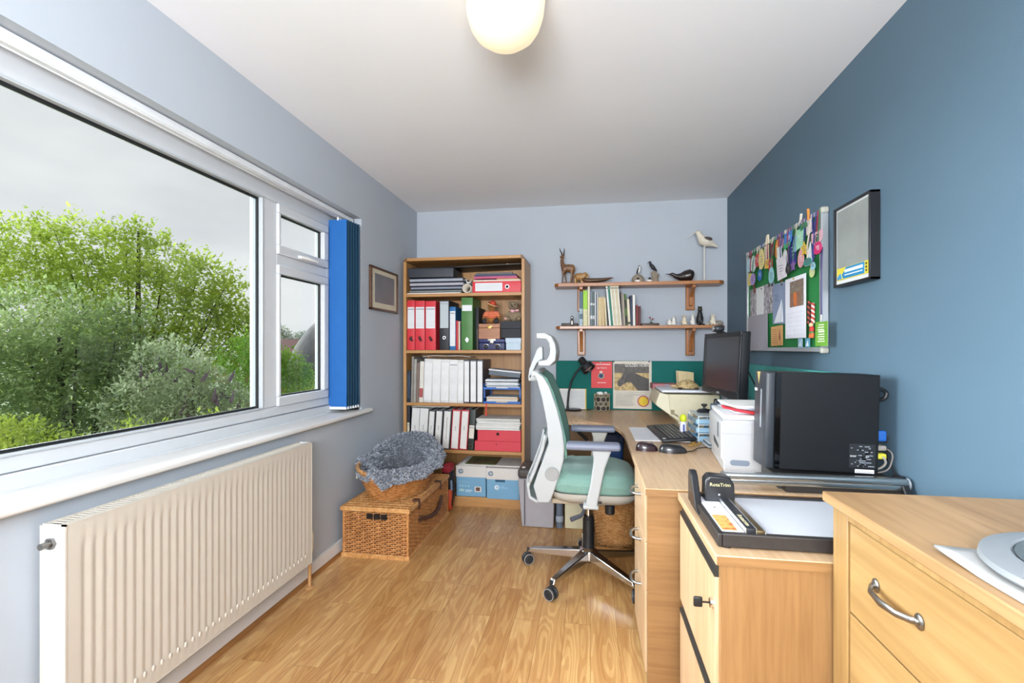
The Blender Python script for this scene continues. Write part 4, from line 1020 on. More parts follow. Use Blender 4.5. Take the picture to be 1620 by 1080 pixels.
# bottom shelf: paper boxes
HPB = P('#74a6c6', .5, var=.03); HPW = P('#d4d0ca', .55, var=.03)
def hp_logo(T, r, mat_o, mat_i, parent, roundel=True):
    q = MB(T); q.lathe([(0, 0), (r, 0), (r, .0006), (0, .0006)], 36); ob = q.build('round_logo', mat_o, parent, smooth=False)
    q = MB(T); s_ = r
    def bar_(x, y0, y1, sl=.28): q.add([(x + sl * y0 - .10 * s_, y0, .001), (x + sl * y0 + .10 * s_, y0, .001), (x + sl * y1 + .10 * s_, y1, .001), (x + sl * y1 - .10 * s_, y1, .001)], [(0, 1, 2, 3)])
    bar_(-.42 * s_, -.38 * s_, .92 * s_); bar_(-.02 * s_, -.38 * s_, .28 * s_); q.add([(-.33 * s_, .28 * s_, .001), (.12 * s_, .28 * s_, .001), (.16 * s_, .44 * s_, .001), (-.28 * s_, .44 * s_, .001)], [(0, 1, 2, 3)])
    bar_(.22 * s_, -.92 * s_, .40 * s_); bar_(.58 * s_, -.30 * s_, .40 * s_); q.add([(.24 * s_, .28 * s_, .001), (.72 * s_, .28 * s_, .001), (.70 * s_, .44 * s_, .001), (.28 * s_, .44 * s_, .001)], [(0, 1, 2, 3)]); q.add([(.10 * s_, -.40 * s_, .001), (.52 * s_, -.40 * s_, .001), (.56 * s_, -.26 * s_, .001), (.14 * s_, -.26 * s_, .001)], [(0, 1, 2, 3)])
    q.build('logo_letters', mat_i, ob, smooth=False)
for i, (k0, k1, y, lb) in enumerate(((84, 132, 3.64, 'blue printer paper box with white lid and small photo print on the bottom shelf'), (133.5, 185, 3.605, 'blue printer paper box with white lid and plain round logo beside the shredder'))):
    x0, x1 = sx(k0), sx(k1); zb = .0755
    o = thing('paper_box', lb, 'box', ((x0 + x1) / 2, y + .15, zb), 'printer paper boxes on the bottom shelf')
    m = MB(); m.box(x0 + .004, y + .003, zb, x1 - .004, y + .31, .30); m.build('base', HPB, o, bevel=.0015)
    m = MB(); m.box(x0, y, .222, x1, y + .315, .308); m.build('lid', HPW, o, bevel=.0015)
    T = Matrix.Translation((x0 + (.040 if i == 0 else .035), y - .0006, .266)) @ Matrix.Rotation(R(90), 4, 'X')
    hp_logo(T, .019, P('#47708c', .5), HPW, o)
    if i == 1:
        T = Matrix.Translation((x0 + .082, y + .0024, .163)) @ Matrix.Rotation(R(90), 4, 'X')
        hp_logo(T, .017, P('#e8eef2', .5), HPB, o)
        q = MB(Matrix.Translation((x0 + .132, y + .0024, .162)) @ Matrix.Rotation(R(90), 4, 'X')); q.text('Office', .026, Matrix.Identity(4), .0003); q.build('lettering', P('#9cc6e0', .5), o, smooth=False)
        q = MB(); q.box(x0 + .07, y - .0004, .205, x0 + .145, y + .001, .2222); q.build('hand_hole', P('#24536f', .7), o)
    else:
        q = MB(Matrix.Translation((x0 + .065, y + .0024, .182)) @ Matrix.Rotation(R(90), 4, 'X')); q.text('HP Office', .024, Matrix.Identity(4), .0003); q.build('lettering', P('#8fb4c4', .5), o, smooth=False)
        q = MB()
        for j in range(4): q.box(x0 + .03 + j * .022, y + .0016, .148, x0 + .038 + j * .022, y + .0032, .160)
        q.box(x0 + .028, y + .0016, .112, x0 + .066, y + .0032, .130); q.build('print_marks', P('#a9cfc8', .5), o, smooth=False)
        q = MB(); q.box(x0 + .075, y + .0016, .118, x0 + .13, y + .0032, .124); q.box(x0 + .075, y + .0016, .108, x0 + .118, y + .0032, .112); q.build('small_print', P('#c9dfe8', .5), o, smooth=False)
        q = MB(); q.box(x0 + .148, y + .0014, .112, x0 + .200, y + .0034, .152); ph = q.build('photo_print', P('#d8d3cc', .5), o, smooth=False)
        q = MB(); q.box(x0 + .158, y + .0006, .119, x0 + .190, y + .0034, .146); q.build('photo_image', P('#6a4a3c', .5, var=.4, scale=60), ph, smooth=False)
def picmat(name, cols, scale=14):
    m_, n, l, b = _new(name)
    t = n.new('ShaderNodeTexCoord'); q = n.new('ShaderNodeTexNoise'); q.inputs['Scale'].default_value = scale; q.inputs['Detail'].default_value = 4
    r = n.new('ShaderNodeValToRGB'); e = r.color_ramp.elements
    e[0].position = .3; e[0].color = (*lin(cols[0]), 1); e[1].position = .7; e[1].color = (*lin(cols[-1]), 1)
    for i, c in enumerate(cols[1:-1]):
        x = e.new(.3 + .4 * (i + 1) / (len(cols) - 1)); x.color = (*lin(c), 1)
    l.new(t.outputs['Object'], q.inputs['Vector']); l.new(q.outputs['Fac'], r.inputs['Fac']); l.new(r.outputs['Color'], b.inputs['Base Color']); b.inputs['Roughness'].default_value = .45
    return m_
slab('newspaper', 'white newspaper lying on the lids of both paper boxes', 'newspaper', sx(88), sx(184), .3085, .3165, P('#d6d3ce', .8, var=.12, scale=120), 3.655, 3.93)
slab('magazine', 'colour picture magazine lying on the newspaper on the paper boxes', 'magazine', sx(98), sx(146), .317, .321, picmat('magazine_cover', ['#2e2a28', '#7d6a55', '#5f7a45', '#a9745c'], 12), 3.665, 3.93)
slab('newspaper', 'folded white leaflet left of the picture magazine on the paper boxes', 'newspaper', sx(89), sx(97), .317, .321, PAPER, 3.68, 3.93)
# rucksack between hamper and boxes
o = thing('rucksack', 'dark rucksack with red top and orange base squeezed between the hamper and the bookcase', 'rucksack', (-1.055, 3.54, 0))
m = MB(); m.ell((-1.06, 3.54, .17), (.055, .065, .165), nu=20, nv=14); m.rbox(-1.10, 3.49, .05, -1.015, 3.60, .30, .03, 4); m.build('body', P('#17181d', .7, var=.2), o, remesh=.006)
m = MB(); m.rbox(-1.09, 3.475, .285, -1.02, 3.60, .345, .02, 4); m.build('top_flap', P('#9c1f30', .6), o)
m = MB(); m.ell((-1.035, 3.50, .09), (.032, .035, .085), nu=16, nv=12); m.build('base_pocket', P('#b5431f', .6), o)
m = MB(); m.tube([(-1.02, 3.48, .30), (-.995, 3.465, .22), (-1.00, 3.47, .12), (-1.01, 3.48, .05)], (.006), 6); m.build('strap', BLACK, o)
m = MB(); m.tube([(-1.012, 3.468, .24), (-1.006, 3.462, .17)], .008, 6); m.build('toggle', P('#6a7f97', .5), o)
# ------------------------------------------------------------------ wall shelves on the back wall
def wk(k): return -.277 + k * .00475
Zt, Zl = 1.718, 1.385
for (nm, x0, x1, z0, z1, lb, bz_) in (('wall_shelf', -.278, .985, Zt - .026, Zt, 'upper stained pine wall shelf carrying carved birds and animals', 1.51), ('wall_shelf', -.266, .990, Zl - .022, Zl, 'lower stained pine wall shelf carrying the row of books and small cats', 1.155)):
    o = thing(nm, lb, 'shelf', ((x0 + x1) / 2, 3.9, z0), 'pine wall shelves')
    m = MB(); m.prism([(x0, 3.83), (x0 + .03, 3.80), (x1 - .04, 3.80), (x1, 3.84), (x1, 3.998), (x0, 3.998)], z0, z1, 'z'); m.build('board', pine('x'), o, bevel=.002)
    for (a, b) in ((-.104, -.040), (.737, .805)):
        m = MB(); m.prism([(a, bz_), (b, bz_), (b, z0), (a, z0)], 3.974, 3.998, 'y'); br = m.build('bracket_plate', pine('z'), o, bevel=.006)
        c = (a + b) / 2
        m = MB(); m.prism([(3.974, bz_ + .03), (3.955, bz_ + .035), (3.945, bz_ + .10), (3.90, z0 - .05), (3.83, z0 - .02), (3.83, z0), (3.974, z0)], c - .013, c + .013, 'x'); m.build('gusset', pine('z'), br, bevel=.002)
# books on the lower shelf: (zoom x0, x1, height px, colour, tilt)
def bxk(p): return -.272 + (p / 4.32 - 18) * .004664
BK = [(251, 276, 236, '#5a6f7e', 0, 'slate blue book at the left end of the row on the lower wall shelf'), (278, 309, 242, '#9fd04a', 0, 'lime green book with cream lower half on the lower wall shelf'), (311, 326, 278, '#d8d0b8', 0, 'tall slim cream book right of the lime green book'), (328, 346, 235, '#707c84', 0, 'grey book right of the tall slim cream book'), (347, 360, 232, '#5d6a68', 0, 'dark grey green book, second right of the tall slim cream book'), (361, 370, 228, '#c9cdd0', 0, 'thin pale grey book before the thin navy one'), (371, 377, 222, '#44506a', 0, 'thin navy book left of the three cream paperbacks'), (377.5, 383, 225, '#e4e2da', 0, 'thin white book touching the cream paperbacks'),
      (385, 409, 194, '#cdb98e', 0, 'left of three old cream paperbacks on the lower wall shelf'), (411, 432, 196, '#c6b084', -1.5, 'middle of three old cream paperbacks on the lower wall shelf'), (436, 448, 190, '#d6c8a4', -3, 'right of three old cream paperbacks, beside the leaning journals'),
      (462, 476, 276, '#dfe3df', -5, 'leftmost leaning journal, white, on the lower wall shelf'), (477, 490, 277, '#2f7d68', -5, 'leaning green journal on the lower wall shelf'), (491, 503, 278, '#e4e0d2', -5, 'first cream journal leaning right of the green journal'), (504, 515, 278, '#d9cfae', -5, 'second cream journal leaning right of the green journal'), (516, 527, 278, '#e8e4d8', -5, 'third pale journal leaning right of the green journal'), (528, 539, 278, '#d5c8a2', -5, 'fourth cream journal leaning right of the green journal'), (540, 552, 278, '#e2ded0', -5, 'last pale journal of the leaning group on the lower wall shelf'),
      (555, 565, 232, '#8a7f7a', -3, 'grey brown book just right of the leaning journals'), (566, 575, 210, '#b3aa98', -3, 'thin beige book left of the green and black spine'), (577, 592, 214, '#4d6b33', -3, 'green and black book in the right half of the row'), (594, 612, 178, '#d9cdb2', -3, 'short cream book with dark emblem on its spine'), (613, 626, 202, '#35435a', -1.5, 'navy book left of the tall thin white book'), (628, 645, 206, '#e3e2dc', -1, 'tall thin white book near the right end of the row'), (650, 661, 138, '#8b3f3e', 0, 'short red brown book, second from the right end of the row'), (663, 681, 130, '#5a2c2b', 0, 'short dark maroon book at the right end of the row')]
for i, (a, b, h, c, t_, lb) in enumerate(BK):
    band = None
    if c == '#9fd04a': band = [(0, .47, P('#cfc9a0', .6, var=.2, scale=80))]
    elif i == 0: band = [(.0, .2, P('#9fb2bd', .6, var=.3, scale=90)), (.35, .5, P('#9fb2bd', .6, var=.3, scale=90))]
    elif i == 20: band = [(.55, .8, P('#22241f', .6)), (.05, .3, P('#22241f', .6))]
    elif i == 21: band = [(.05, .14, P('#3a3f3a', .6))]
    elif i in (3, 4): band = [(.6, .66, P('#c9cdd0', .6)), (.2, .3, P('#c9cdd0', .6))]
    elif i > 10 and i < 18: band = [(.90, .93, P('#8a8f88', .6))]
    book(bxk(a), bxk(b), Zl + .0005, Zl + h / 4.32 * .00494, P(c, .6, var=.06, scale=40), lb, 'books on the lower wall shelf', 3.825, 3.97, tilt=t_, band=band)
# ---- carved figures. FX/FZ turn sketch units (1/6 mm-ish) on the shelf into metres
def fig(name, label, cat, T, group=None):
    return thing(name, label, cat, tuple(T.translation), group)
def AX(px): return wk(px / 6.754 - 8)
def EX(px): return AX(px) + .008
def AZ(py): return Zt + (512 - py) / 6.754 * .00502
ya = 3.88
WDK = wood('carved_wood', '#5a3820', '#8d6238', None, 'z', 25, .45, .2, 60, .2)
o = thing('antelope_carving', 'carved brown wooden antelope with upright horns at the left end of the upper shelf', 'ornament', (AX(190), ya, Zt), 'carvings on the upper shelf')
m = MB()
m.ell((AX(205), ya, AZ(338)), (.050, .026, .031), nu=16, nv=12); m.ell((AX(245), ya, AZ(348)), (.026, .025, .036)); m.ell((AX(160), ya, AZ(345)), (.026, .024, .036))
m.tube([(AX(160), ya, AZ(340)), (AX(138), ya, AZ(300)), (AX(130), ya, AZ(255)), (AX(140), ya, AZ(222))], [.024, .018, .013, .012], 12)
m.tube([(AX(150), ya - .004, AZ(212)), (AX(128), ya - .012, AZ(216)), (AX(110), ya - .018, AZ(226))], [.014, .011, .006], 10)
for s in (-1, 1):
    m.tube([(AX(148), ya + s * .008, AZ(205)), (AX(126), ya + s * .02, AZ(208))], [.005, .002], 8)
for (px0, px1, s) in ((150, 138, -1), (158, 178, 1), (238, 232, -1), (255, 245, 1)):
    m.tube([(AX(px0), ya + s * .013, AZ(365)), (AX((px0 + px1) / 2 + (6 if px0 > 200 else 0)), ya + s * .014, AZ(420)), (AX(px1), ya + s * .014, AZ(470)), (AX(px1), ya + s * .014, AZ(506))], [.013, .007, .0055, .006], 8)
m.tube([(AX(268), ya, AZ(335)), (AX(276), ya, AZ(370))], [.006, .003], 6)
m.build('body', WDK, o, remesh=.0028)
for (a, b, s) in ((136, 106, -1), (150, 158, 1)):
    m = MB(); m.tube([(AX(a), ya + s * .007, AZ(202)), (AX(a + (b - a) * .25), ya + s * .009, AZ(180)), (AX(a + (b - a) * .8), ya + s * .011, AZ(150)), (AX(b), ya + s * .012, AZ(122))], [.0055, .005, .004, .0018], 8); m.build('horn', P('#3a2a20', .5), o)
m = MB(); m.rbox(AX(128), ya - .035, Zt + .0004, AX(258), ya + .035, AZ(492), .006); m.build('plinth', WDK, o)
o = thing('elephant_carving', 'small tan wooden elephant beside the antelope on the upper shelf', 'ornament', (EX(330), ya, Zt), 'carvings on the upper shelf')
m = MB(); m.ell((EX(318), ya - .01, AZ(436)), (.046, .030, .032)); m.ell((EX(378), ya - .01, AZ(420)), (.024, .022, .024))
for (px, s) in ((270, -1), (285, 1), (345, -1), (362, 1)): m.tube([(EX(px), ya - .01 + s * .015, AZ(450)), (EX(px), ya - .01 + s * .015, Zt + .0005)], [.015, .012], 10)
m.tube([(EX(395), ya - .01, AZ(425)), (EX(412), ya - .01, AZ(445)), (EX(416), ya - .01, AZ(475)), (EX(408), ya - .01, AZ(495))], [.012, .009, .007, .005], 8)
m.tube([(EX(258), ya - .01, AZ(420)), (EX(252), ya - .01, AZ(460))], [.004, .003], 6)
for s in (-1, 1): m.ell((EX(362), ya - .01 + s * .022, AZ(425)), (.015, .004, .018), (0, .3, 0))
m.build('body', wood('carved_tan', '#8a6234', '#b98f55', None, 'z', 25, .45, .2, 60, .2), o, remesh=.003)
for s in (-1, 1):
    m = MB(); m.tube([(EX(388), ya - .01 + s * .010, AZ(440)), (EX(408), ya - .01 + s * .014, AZ(446)), (EX(418), ya - .01 + s * .014, AZ(440))], [.003, .0025, .001], 6); m.build('tusk', P('#e3d9c0', .4), o)
m = MB(); yb = 3.845
m.tube([(AX(350), yb, AZ(468)), (AX(380), yb, AZ(475)), (AX(430), yb, AZ(482)), (AX(520), yb, AZ(482)), (AX(600), yb, AZ(475)), (AX(660), yb, AZ(462)), (AX(704), yb, AZ(456))], [(.006, .008), (.016, .016), (.020, .020), (.022, .018), (.020, .014), (.012, .008), (.002, .002)], 14)
for k in range(9): m.ell((AX(395 + k * 24), yb - .012 + .004 * (k % 2), AZ(470 + 4 * (k % 3))), (.008, .008, .007), nu=8, nv=6)
tag(m.build('driftwood_carving', wood('dark_carving', '#3a2518', '#6d4a2c', None, 'x', 40, .5, .3, 80, .1), remesh=.003), 'long dark carved wooden crocodile shape with pointed tail lying on the upper shelf', 'ornament', 'carvings on the upper shelf')
def BX(px): return wk(px / 6 + 112)
def BZ(py): return Zt + (553 - py) / 6 * .00502
STONE = P('#8c8171', .9, var=.2, scale=40, bump=.5, bscale=120)
PBLK = P('#17191c', .5); PWHT = P('#e2dfd8', .6)
yc = 3.87
o = thing('puffin_ornament', 'black and white seabird perched on a grey stone on the upper shelf', 'ornament', (BX(140), yc, Zt), 'birds on the upper shelf')
m = MB(); m.ell((BX(137), yc, Zt + .022), (.048, .032, .044)); m.build('stone', STONE, o)
m = MB(); m.ell((BX(146), yc, BZ(435)), (.012, .012, .026), (0, .25, 0)); m.ell((BX(152), yc, BZ(404)), (.009, .009, .009)); m.build('body', PWHT, o, remesh=.002)
m = MB(); m.ell((BX(136), yc, BZ(440)), (.007, .0125, .030), (0, .30, 0)); m.ell((BX(150), yc, BZ(399)), (.0085, .0085, .006)); m.build('back_feathers', PBLK, o)
m = MB(); m.tube([(BX(158), yc, BZ(404)), (BX(168), yc - .003, BZ(408))], [.004, .001], 8); m.build('beak', P('#3a3230', .5), o)
o = thing('cormorant_ornament', 'black cormorant standing on a forked grey driftwood stump on the upper shelf', 'ornament', (BX(290), yc, Zt), 'birds on the upper shelf')
m = MB(); m.tube([(BX(298), yc, Zt + .0005), (BX(295), yc, BZ(500)), (BX(280), yc, BZ(450))], [.028, .024, .020], 12); m.tube([(BX(305), yc, BZ(510)), (BX(325), yc, BZ(470))], [.018, .015], 10); m.ell((BX(270), yc, Zt + .012), (.022, .02, .014)); m.build('stump', STONE, o, remesh=.004)
m = MB(); m.ell((BX(276), yc, BZ(410)), (.015, .015, .034), (0, -.65, 0)); m.tube([(BX(262), yc, BZ(395)), (BX(255), yc, BZ(380)), (BX(250), yc, BZ(368))], [.012, .009, .0085], 10); m.ell((BX(250), yc, BZ(366)), (.011, .009, .009)); m.tube([(BX(298), yc, BZ(430)), (BX(316), yc, BZ(452))], [.010, .004], 8); m.build('body', PBLK, o, remesh=.002)
m = MB(); m.tube([(BX(244), yc, BZ(366)), (BX(220), yc, BZ(371))], [.0035, .001], 8); m.build('beak', P('#4b4a48', .4), o)
for (px, py, lb) in ((128, 535, 'tiny black and white duck in front of the puffin stone'), (238, 535, 'tiny black and white duck between the puffin stone and the driftwood stump')):
    o = thing('duck_ornament', lb, 'ornament', (BX(px), 3.83, Zt), 'tiny ducks on the upper shelf')
    m = MB(); m.ell((BX(px), 3.83, Zt + .010), (.022, .011, .010)); m.build('body', PWHT, o)
    m = MB(); m.ell((BX(px + 4), 3.83, Zt + .026), (.010, .009, .010)); m.tube([(BX(px - 3), 3.83, Zt + .024), (BX(px - 14), 3.83, Zt + .021)], [.004, .001], 6); m.tube([(BX(px - 6), 3.83, Zt + .012), (BX(px - 30), 3.83, Zt + .006)], [.008, .002], 6); m.build('head', PBLK, o, remesh=.002)
o = thing('black_bird_carving', 'large smooth black wooden bird crouching with its beak to the left on the upper shelf', 'ornament', (BX(560), yc, Zt), 'birds on the upper shelf')
m = MB(); m.tube([(BX(432), yc, BZ(483)), (BX(455), yc, BZ(478)), (BX(490), yc, BZ(498)), (BX(530), yc, BZ(508)), (BX(580), yc, BZ(500)), (BX(625), yc, BZ(492)), (BX(652), yc, BZ(492)), (BX(664), yc, BZ(495))], [.006, .012, .017, .028, .042, .046, .034, .006], 20); m.build('body', P('#241b18', .3, var=.15, scale=30, coat=.4), o, remesh=.004)
m = MB(); m.tube([(BX(436), yc, BZ(480)), (BX(396), yc, BZ(477))], [.005, .0015], 8); m.build('beak', P('#2e2320', .4), o)
o = thing('wader_ornament', 'white wading bird with long bill on a tall white stick on the upper shelf', 'ornament', (BX(745), 3.88, Zt), 'birds on the upper shelf')
m = MB(); m.rbox(BX(690), 3.85, Zt + .0004, BX(795), 3.915, Zt + .008, .003); m.build('base', P('#dcd8cf', .6), o)
m = MB(); m.cyl((BX(757), 3.88, Zt + .007), (BX(757), 3.88, BZ(222)), .0045, 10); m.build('stick', P('#dedad0', .6), o)
yw = 3.88
m = MB(); m.tube([(BX(680), yw, BZ(95)), (BX(700), yw, BZ(105)), (BX(715), yw, BZ(135)), (BX(745), yw, BZ(180)), (BX(785), yw, BZ(198)), (BX(830), yw, BZ(215)), (BX(885), yw, BZ(244))], [.008, .020, .022, .037, .034, .020, .003], 16); m.build('body', P('#d8d0bf', .6, var=.05), o, remesh=.003)
for s in (-1, 1):
    m = MB(); m.ell((BX(778), yw + s * .026, BZ(172)), (.036, .010, .016), (0, .08, 0)); m.build('wing', P('#4d4340', .6), o)
m = MB(); m.tube([(BX(676), yw, BZ(100)), (BX(640), yw, BZ(124)), (BX(594), yw, BZ(155))], [.005, .003, .0012], 8); m.build('beak', P('#d2cbbd', .5), o)
m = MB(); m.ell((BX(690), yw - .018, BZ(95)), (.003, .002, .003), nu=8, nv=6); m.build('eye', PBLK, o)
# small things on the lower shelf
def CX(px): return wk(px / 6 + 112)
def CZ(py): return Zl + (985 - py) / 6 * .005
def cat_fig(label, px, py_top, mat, spots=None, w_=.022, y=3.85, ears=True):
    h = CZ(py_top) - Zl
    o = thing('cat_figurine', label, 'ornament', (CX(px), y, Zl), 'cat figurines on the lower shelf')
    x = CX(px); m = MB()
    m.ell((x, y, Zl + h * .30), (w_ * .95, w_ * .95, h * .31)); m.ell((x, y - .003, Zl + h * .5), (w_ * .7, w_ * .7, h * .26)); m.ell((x, y - .006, Zl + h * .80), (w_ * .62, w_ * .6, h * .15))
    if ears:
        for s in (-1, 1): m.tube([(x + s * w_ * .34, y - .004, Zl + h * .86), (x + s * w_ * .44, y - .004, Zl + h)], [w_ * .22, w_ * .05], 8)
    for s in (-1, 1): m.tube([(x + s * w_ * .35, y - w_ * .55, Zl + h * .35), (x + s * w_ * .38, y - w_ * .85, Zl + .004)], [w_ * .26, w_ * .28], 8)
    m.tube([(x + w_ * .8, y + .004, Zl + .008), (x + w_ * 1.25, y - .006, Zl + .007)], [w_ * .22, w_ * .14], 8)
    m.build('body', mat, o, remesh=.002)
    if spots:
        for k in range(5): 
            q = MB(); q.ell((x + w_ * .55 * math.sin(k * 2.2), y - w_ * .72 + .003 * k, Zl + h * (.2 + .14 * k)), (w_ * .34, .003, h * .045)); q.build('stripe', spots, o)
    for s in (-1, 1):
        q = MB(); q.ell((x + s * w_ * .26, y - .006 - w_ * .55, Zl + h * .82), (.0022, .0015, .0026), nu=8, nv=6); q.build('eye', P('#d8c040', .3) if mat is PBLK else PBLK, o)
    return o
cat_fig('white rounded cat figurine, leftmost of the row on the lower shelf', 428, 918, PWHT, None, .020)
cat_fig('white and brown cat figurine with tall ears, second of the row on the lower shelf', 468, 893, PWHT, P('#8a6a50', .6), .019)
cat_fig('cream cat figurine, third of the row, left of the striped cat', 565, 886, P('#d9cdb4', .6), P('#a98c66', .6), .024)
cat_fig('black and white striped cat figurine beside the tall black cat', 642, 880, PWHT, PBLK, .020)
cat_fig('tall slender black cat figurine on the lower shelf', 707, 806, PBLK, None, .028)
cat_fig('cream and grey cat figurine sitting at the right of the lower shelf', 822, 880, P('#dcd3c0', .6), P('#8f8a80', .6), .026, y=3.84)
o = thing('cat_figurine', 'grey speckled cat figurine lying down at the right end of the lower shelf', 'ornament', (CX(885), 3.87, Zl), 'cat figurines on the lower shelf')
m = MB(); m.ell((CX(885), 3.87, Zl + .019), (.032, .020, .019)); m.ell((CX(912), 3.87, Zl + .020), (.012, .013, .013)); m.build('body', P('#8d8a80', .7, var=.3, scale=120), o, remesh=.002)
m = MB(); m.ell((CX(772), 3.84, Zl + .008), (.014, .010, .008)); m.ell((CX(783), 3.84, Zl + .012), (.007, .007, .007)); tag(m.build('kitten_figurine', P('#cfc6b4', .6), remesh=.002), 'tiny pale kitten figurine between the black cat and the cream cat', 'ornament')
m = MB(); m.rbox(CX(168), 3.83, Zl + .0004, CX(332), 3.93, Zl + .019, .003); m.build
tag(m.build('wooden_plinth', P('#3a2b24', .5, var=.1)), 'flat dark wooden block right of the books on the lower shelf', 'ornament')
o = thing('flower_ornament', 'tiny red flower ornament standing on the dark wooden block', 'ornament', (CX(262), 3.87, Zl + .019))
m = MB(); m.tube([(CX(262), 3.87, Zl + .019), (CX(258), 3.87, Zl + .045), (CX(250), 3.87, Zl + .062)], .0022, 6); m.tube([(CX(260), 3.87, Zl + .04), (CX(276), 3.87, Zl + .053)], .002, 6); m.ell((CX(264), 3.87, Zl + .024), (.013, .01, .006)); m.build('stem', P('#4c5a44', .6), o)
for (a, b) in ((250, .064), (277, .054)):
    m = MB(); m.ell((CX(a), 3.87, Zl + b), (.008, .007, .006)); m.build('bloom', P('#a04a44', .6), o)
m = MB(); m.rbox(AX(128), 3.83, Zl + .0004, AX(312), 3.93, Zl + .024, .003); tag(m.build('wooden_plinth', P('#33261f', .5, var=.1)), 'flat dark wooden block at the left end of the lower shelf', 'ornament')
o = thing('penguin_figurine', 'small black and white penguin figurine at the left front of the lower shelf', 'ornament', (AX(247), 3.81, Zl))
x = AX(247); m = MB(); m.ell((x, 3.812, Zl + .030), (.014, .009, .030)); m.ell((x, 3.812, Zl + .066), (.012, .009, .014)); m.build('body', PBLK, o, remesh=.002)
m = MB(); m.ell((x, 3.804, Zl + .026), (.008, .004, .018)); m.build('belly', PWHT, o)
m = MB(); m.ell((x, 3.803, Zl + .066), (.006, .003, .007)); m.build('face', PWHT, o)

# ------------------------------------------------------------------ back wall board and papers
FELT = P('#166a63', .95, var=.06, scale=120, bump=.3, bscale=500)
o = thing('pin_board', 'long dark green felt board standing on the desk along the back wall', 'pin board', (.36, 3.99, .7205))
m = MB(); m.box(-.276, 3.982, .7207, 1.0, 3.998, 1.112); m.build('felt', FELT, o, bevel=.002)
m = MB(); m.box(-.278, 3.980, .7206, -.270, 3.999, 1.114); m.build('edge_trim', P('#1d5a55', .6), o)
def HX(px): return .18 + (px - 470) * .000401
def HZ(py): return 1.11 - (py - 75) * .00042
o = thing('horse_calendar', 'large calendar with a dark horse photo and the name GOLDEN HORN pinned above the desk', 'calendar', (.33, 3.98, .73))
yh = 3.979
m = MB(); m.box(HX(470), yh, HZ(978), HX(1215), yh + .002, HZ(75)); sh_ = m.build('sheet', P('#d5cfc0', .7, var=.08, scale=12), o, smooth=False)
STRAW = picmat('straw_ground', ['#7a6540', '#b59a5c', '#cdb478'], 40); HEDGE = picmat('dark_hedge', ['#2a2723', '#443d33', '#5a5040'], 50)
m = MB(); m.m(0).box(HX(492), yh - .0006, HZ(632), HX(1165), yh + .001, HZ(128)); m.m(1).box(HX(492), yh - .0010, HZ(300), HX(1165), yh + .001, HZ(128)); ph = m.build('photo', [STRAW, HEDGE], sh_, smooth=False)
hs = [(552, 500), (560, 450), (600, 420), (640, 360), (668, 290), (700, 262), (712, 205), (735, 240), (752, 225), (765, 262), (850, 285), (960, 330), (1060, 372), (1164, 412), (1164, 631), (945, 631), (905, 580), (860, 520), (815, 478), (770, 470), (730, 480), (700, 510), (665, 512), (640, 535), (615, 560), (580, 552), (556, 535)]
m = MB(); m.prism([(HX(a), HZ(b)) for a, b in hs], yh - .0018, yh - .0004, 'y'); m.build('horse_shape', P('#3b3733', .5, var=.35, scale=16), ph, smooth=False)
m = MB(); m.tube([(HX(640), yh - .002, HZ(545)), (HX(652), yh - .002, HZ(585)), (HX(648), yh - .002, HZ(630))], .0022, 6); m.tube([(HX(610), yh - .002, HZ(440)), (HX(660), yh - .002, HZ(480)), (HX(700), yh - .002, HZ(500))], .0014, 6); m.tube([(HX(660), yh - .002, HZ(480)), (HX(720), yh - .002, HZ(340))], .0014, 6); m.build('bridle', P('#8a8078', .5), ph)
m = MB(Matrix.Translation((HX(930), yh - .0012, HZ(158))) @ Matrix.Rotation(R(90), 4, 'X')); m.text('GOLDEN HORN', .034, Matrix.Identity(4), .0004, fit=.182); m.build('lettering', P('#ece8e0', .6), ph, smooth=False)
m = MB()
r_ = random.Random(3)
for k in range(17):
    z = HZ(700 + k * 14); m.box(HX(520), yh - .0006, z, HX(860 + r_.uniform(-30, 50) if k > 2 else 1120), yh, z + .0022)
m.box(HX(520), yh - .0006, HZ(668), HX(1130), yh, HZ(662)); m.build('printed_text', P('#a39f98', .7), sh_, smooth=False)
m = MB(Matrix.Translation((HX(1055), yh, HZ(832))) @ Matrix.Rotation(R(90), 4, 'X')); m.lathe([(0, 0), (.045, 0), (.045, .0008), (0, .0008)], 36); rs = m.build('round_stamp', P('#b0505a', .6), sh_, smooth=False)
m = MB(Matrix.Translation((HX(1055), yh - .0008, HZ(832))) @ Matrix.Rotation(R(90), 4, 'X')); m.lathe([(0, 0), (.036, 0), (.036, .0008), (0, .0008)], 36); m.build('stamp_centre', P('#e0c02e', .6), rs, smooth=False)
for px in (482, 1165):
    m = MB(); m.ell((HX(px), yh - .003, HZ(82)), (.006, .005, .006), nu=10, nv=8); m.build('push_pin', P('#2a2b30', .4), o)
o = thing('car_park_card', 'bright red car park card with white lettering pinned left of the horse calendar', 'card', (.09, 3.98, .893))
RX = lambda px: .005 + (px - 62) * .000422
RZ = lambda py: 1.105 - (py - 80) * .00042
m = MB(); m.box(.007, 3.978, .893, .172, 3.9815, 1.105); rc = m.build('card', P('#d42a2c', .5, var=.03), o, bevel=.001)
TT = lambda px, py: Matrix.Translation((RX(px), 3.9778, RZ(py))) @ Matrix.Rotation(R(90), 4, 'X')
m = MB(TT(262, 200)); m.text('Car Park 6', .020, Matrix.Identity(4), .0004, fit=.080); m.build('lettering', P('#efe6e4', .6), rc, smooth=False)
m = MB(TT(290, 133)); r_ = random.Random(8); x = -.058
while x < .058:
    l_ = r_.uniform(.003, .007); m.box(x, -.0035, 0, min(.058, x + l_), .0035, .0006); x += l_ + .0018
x = -.034; m2 = Matrix.Translation((-.010, -.147, 0))
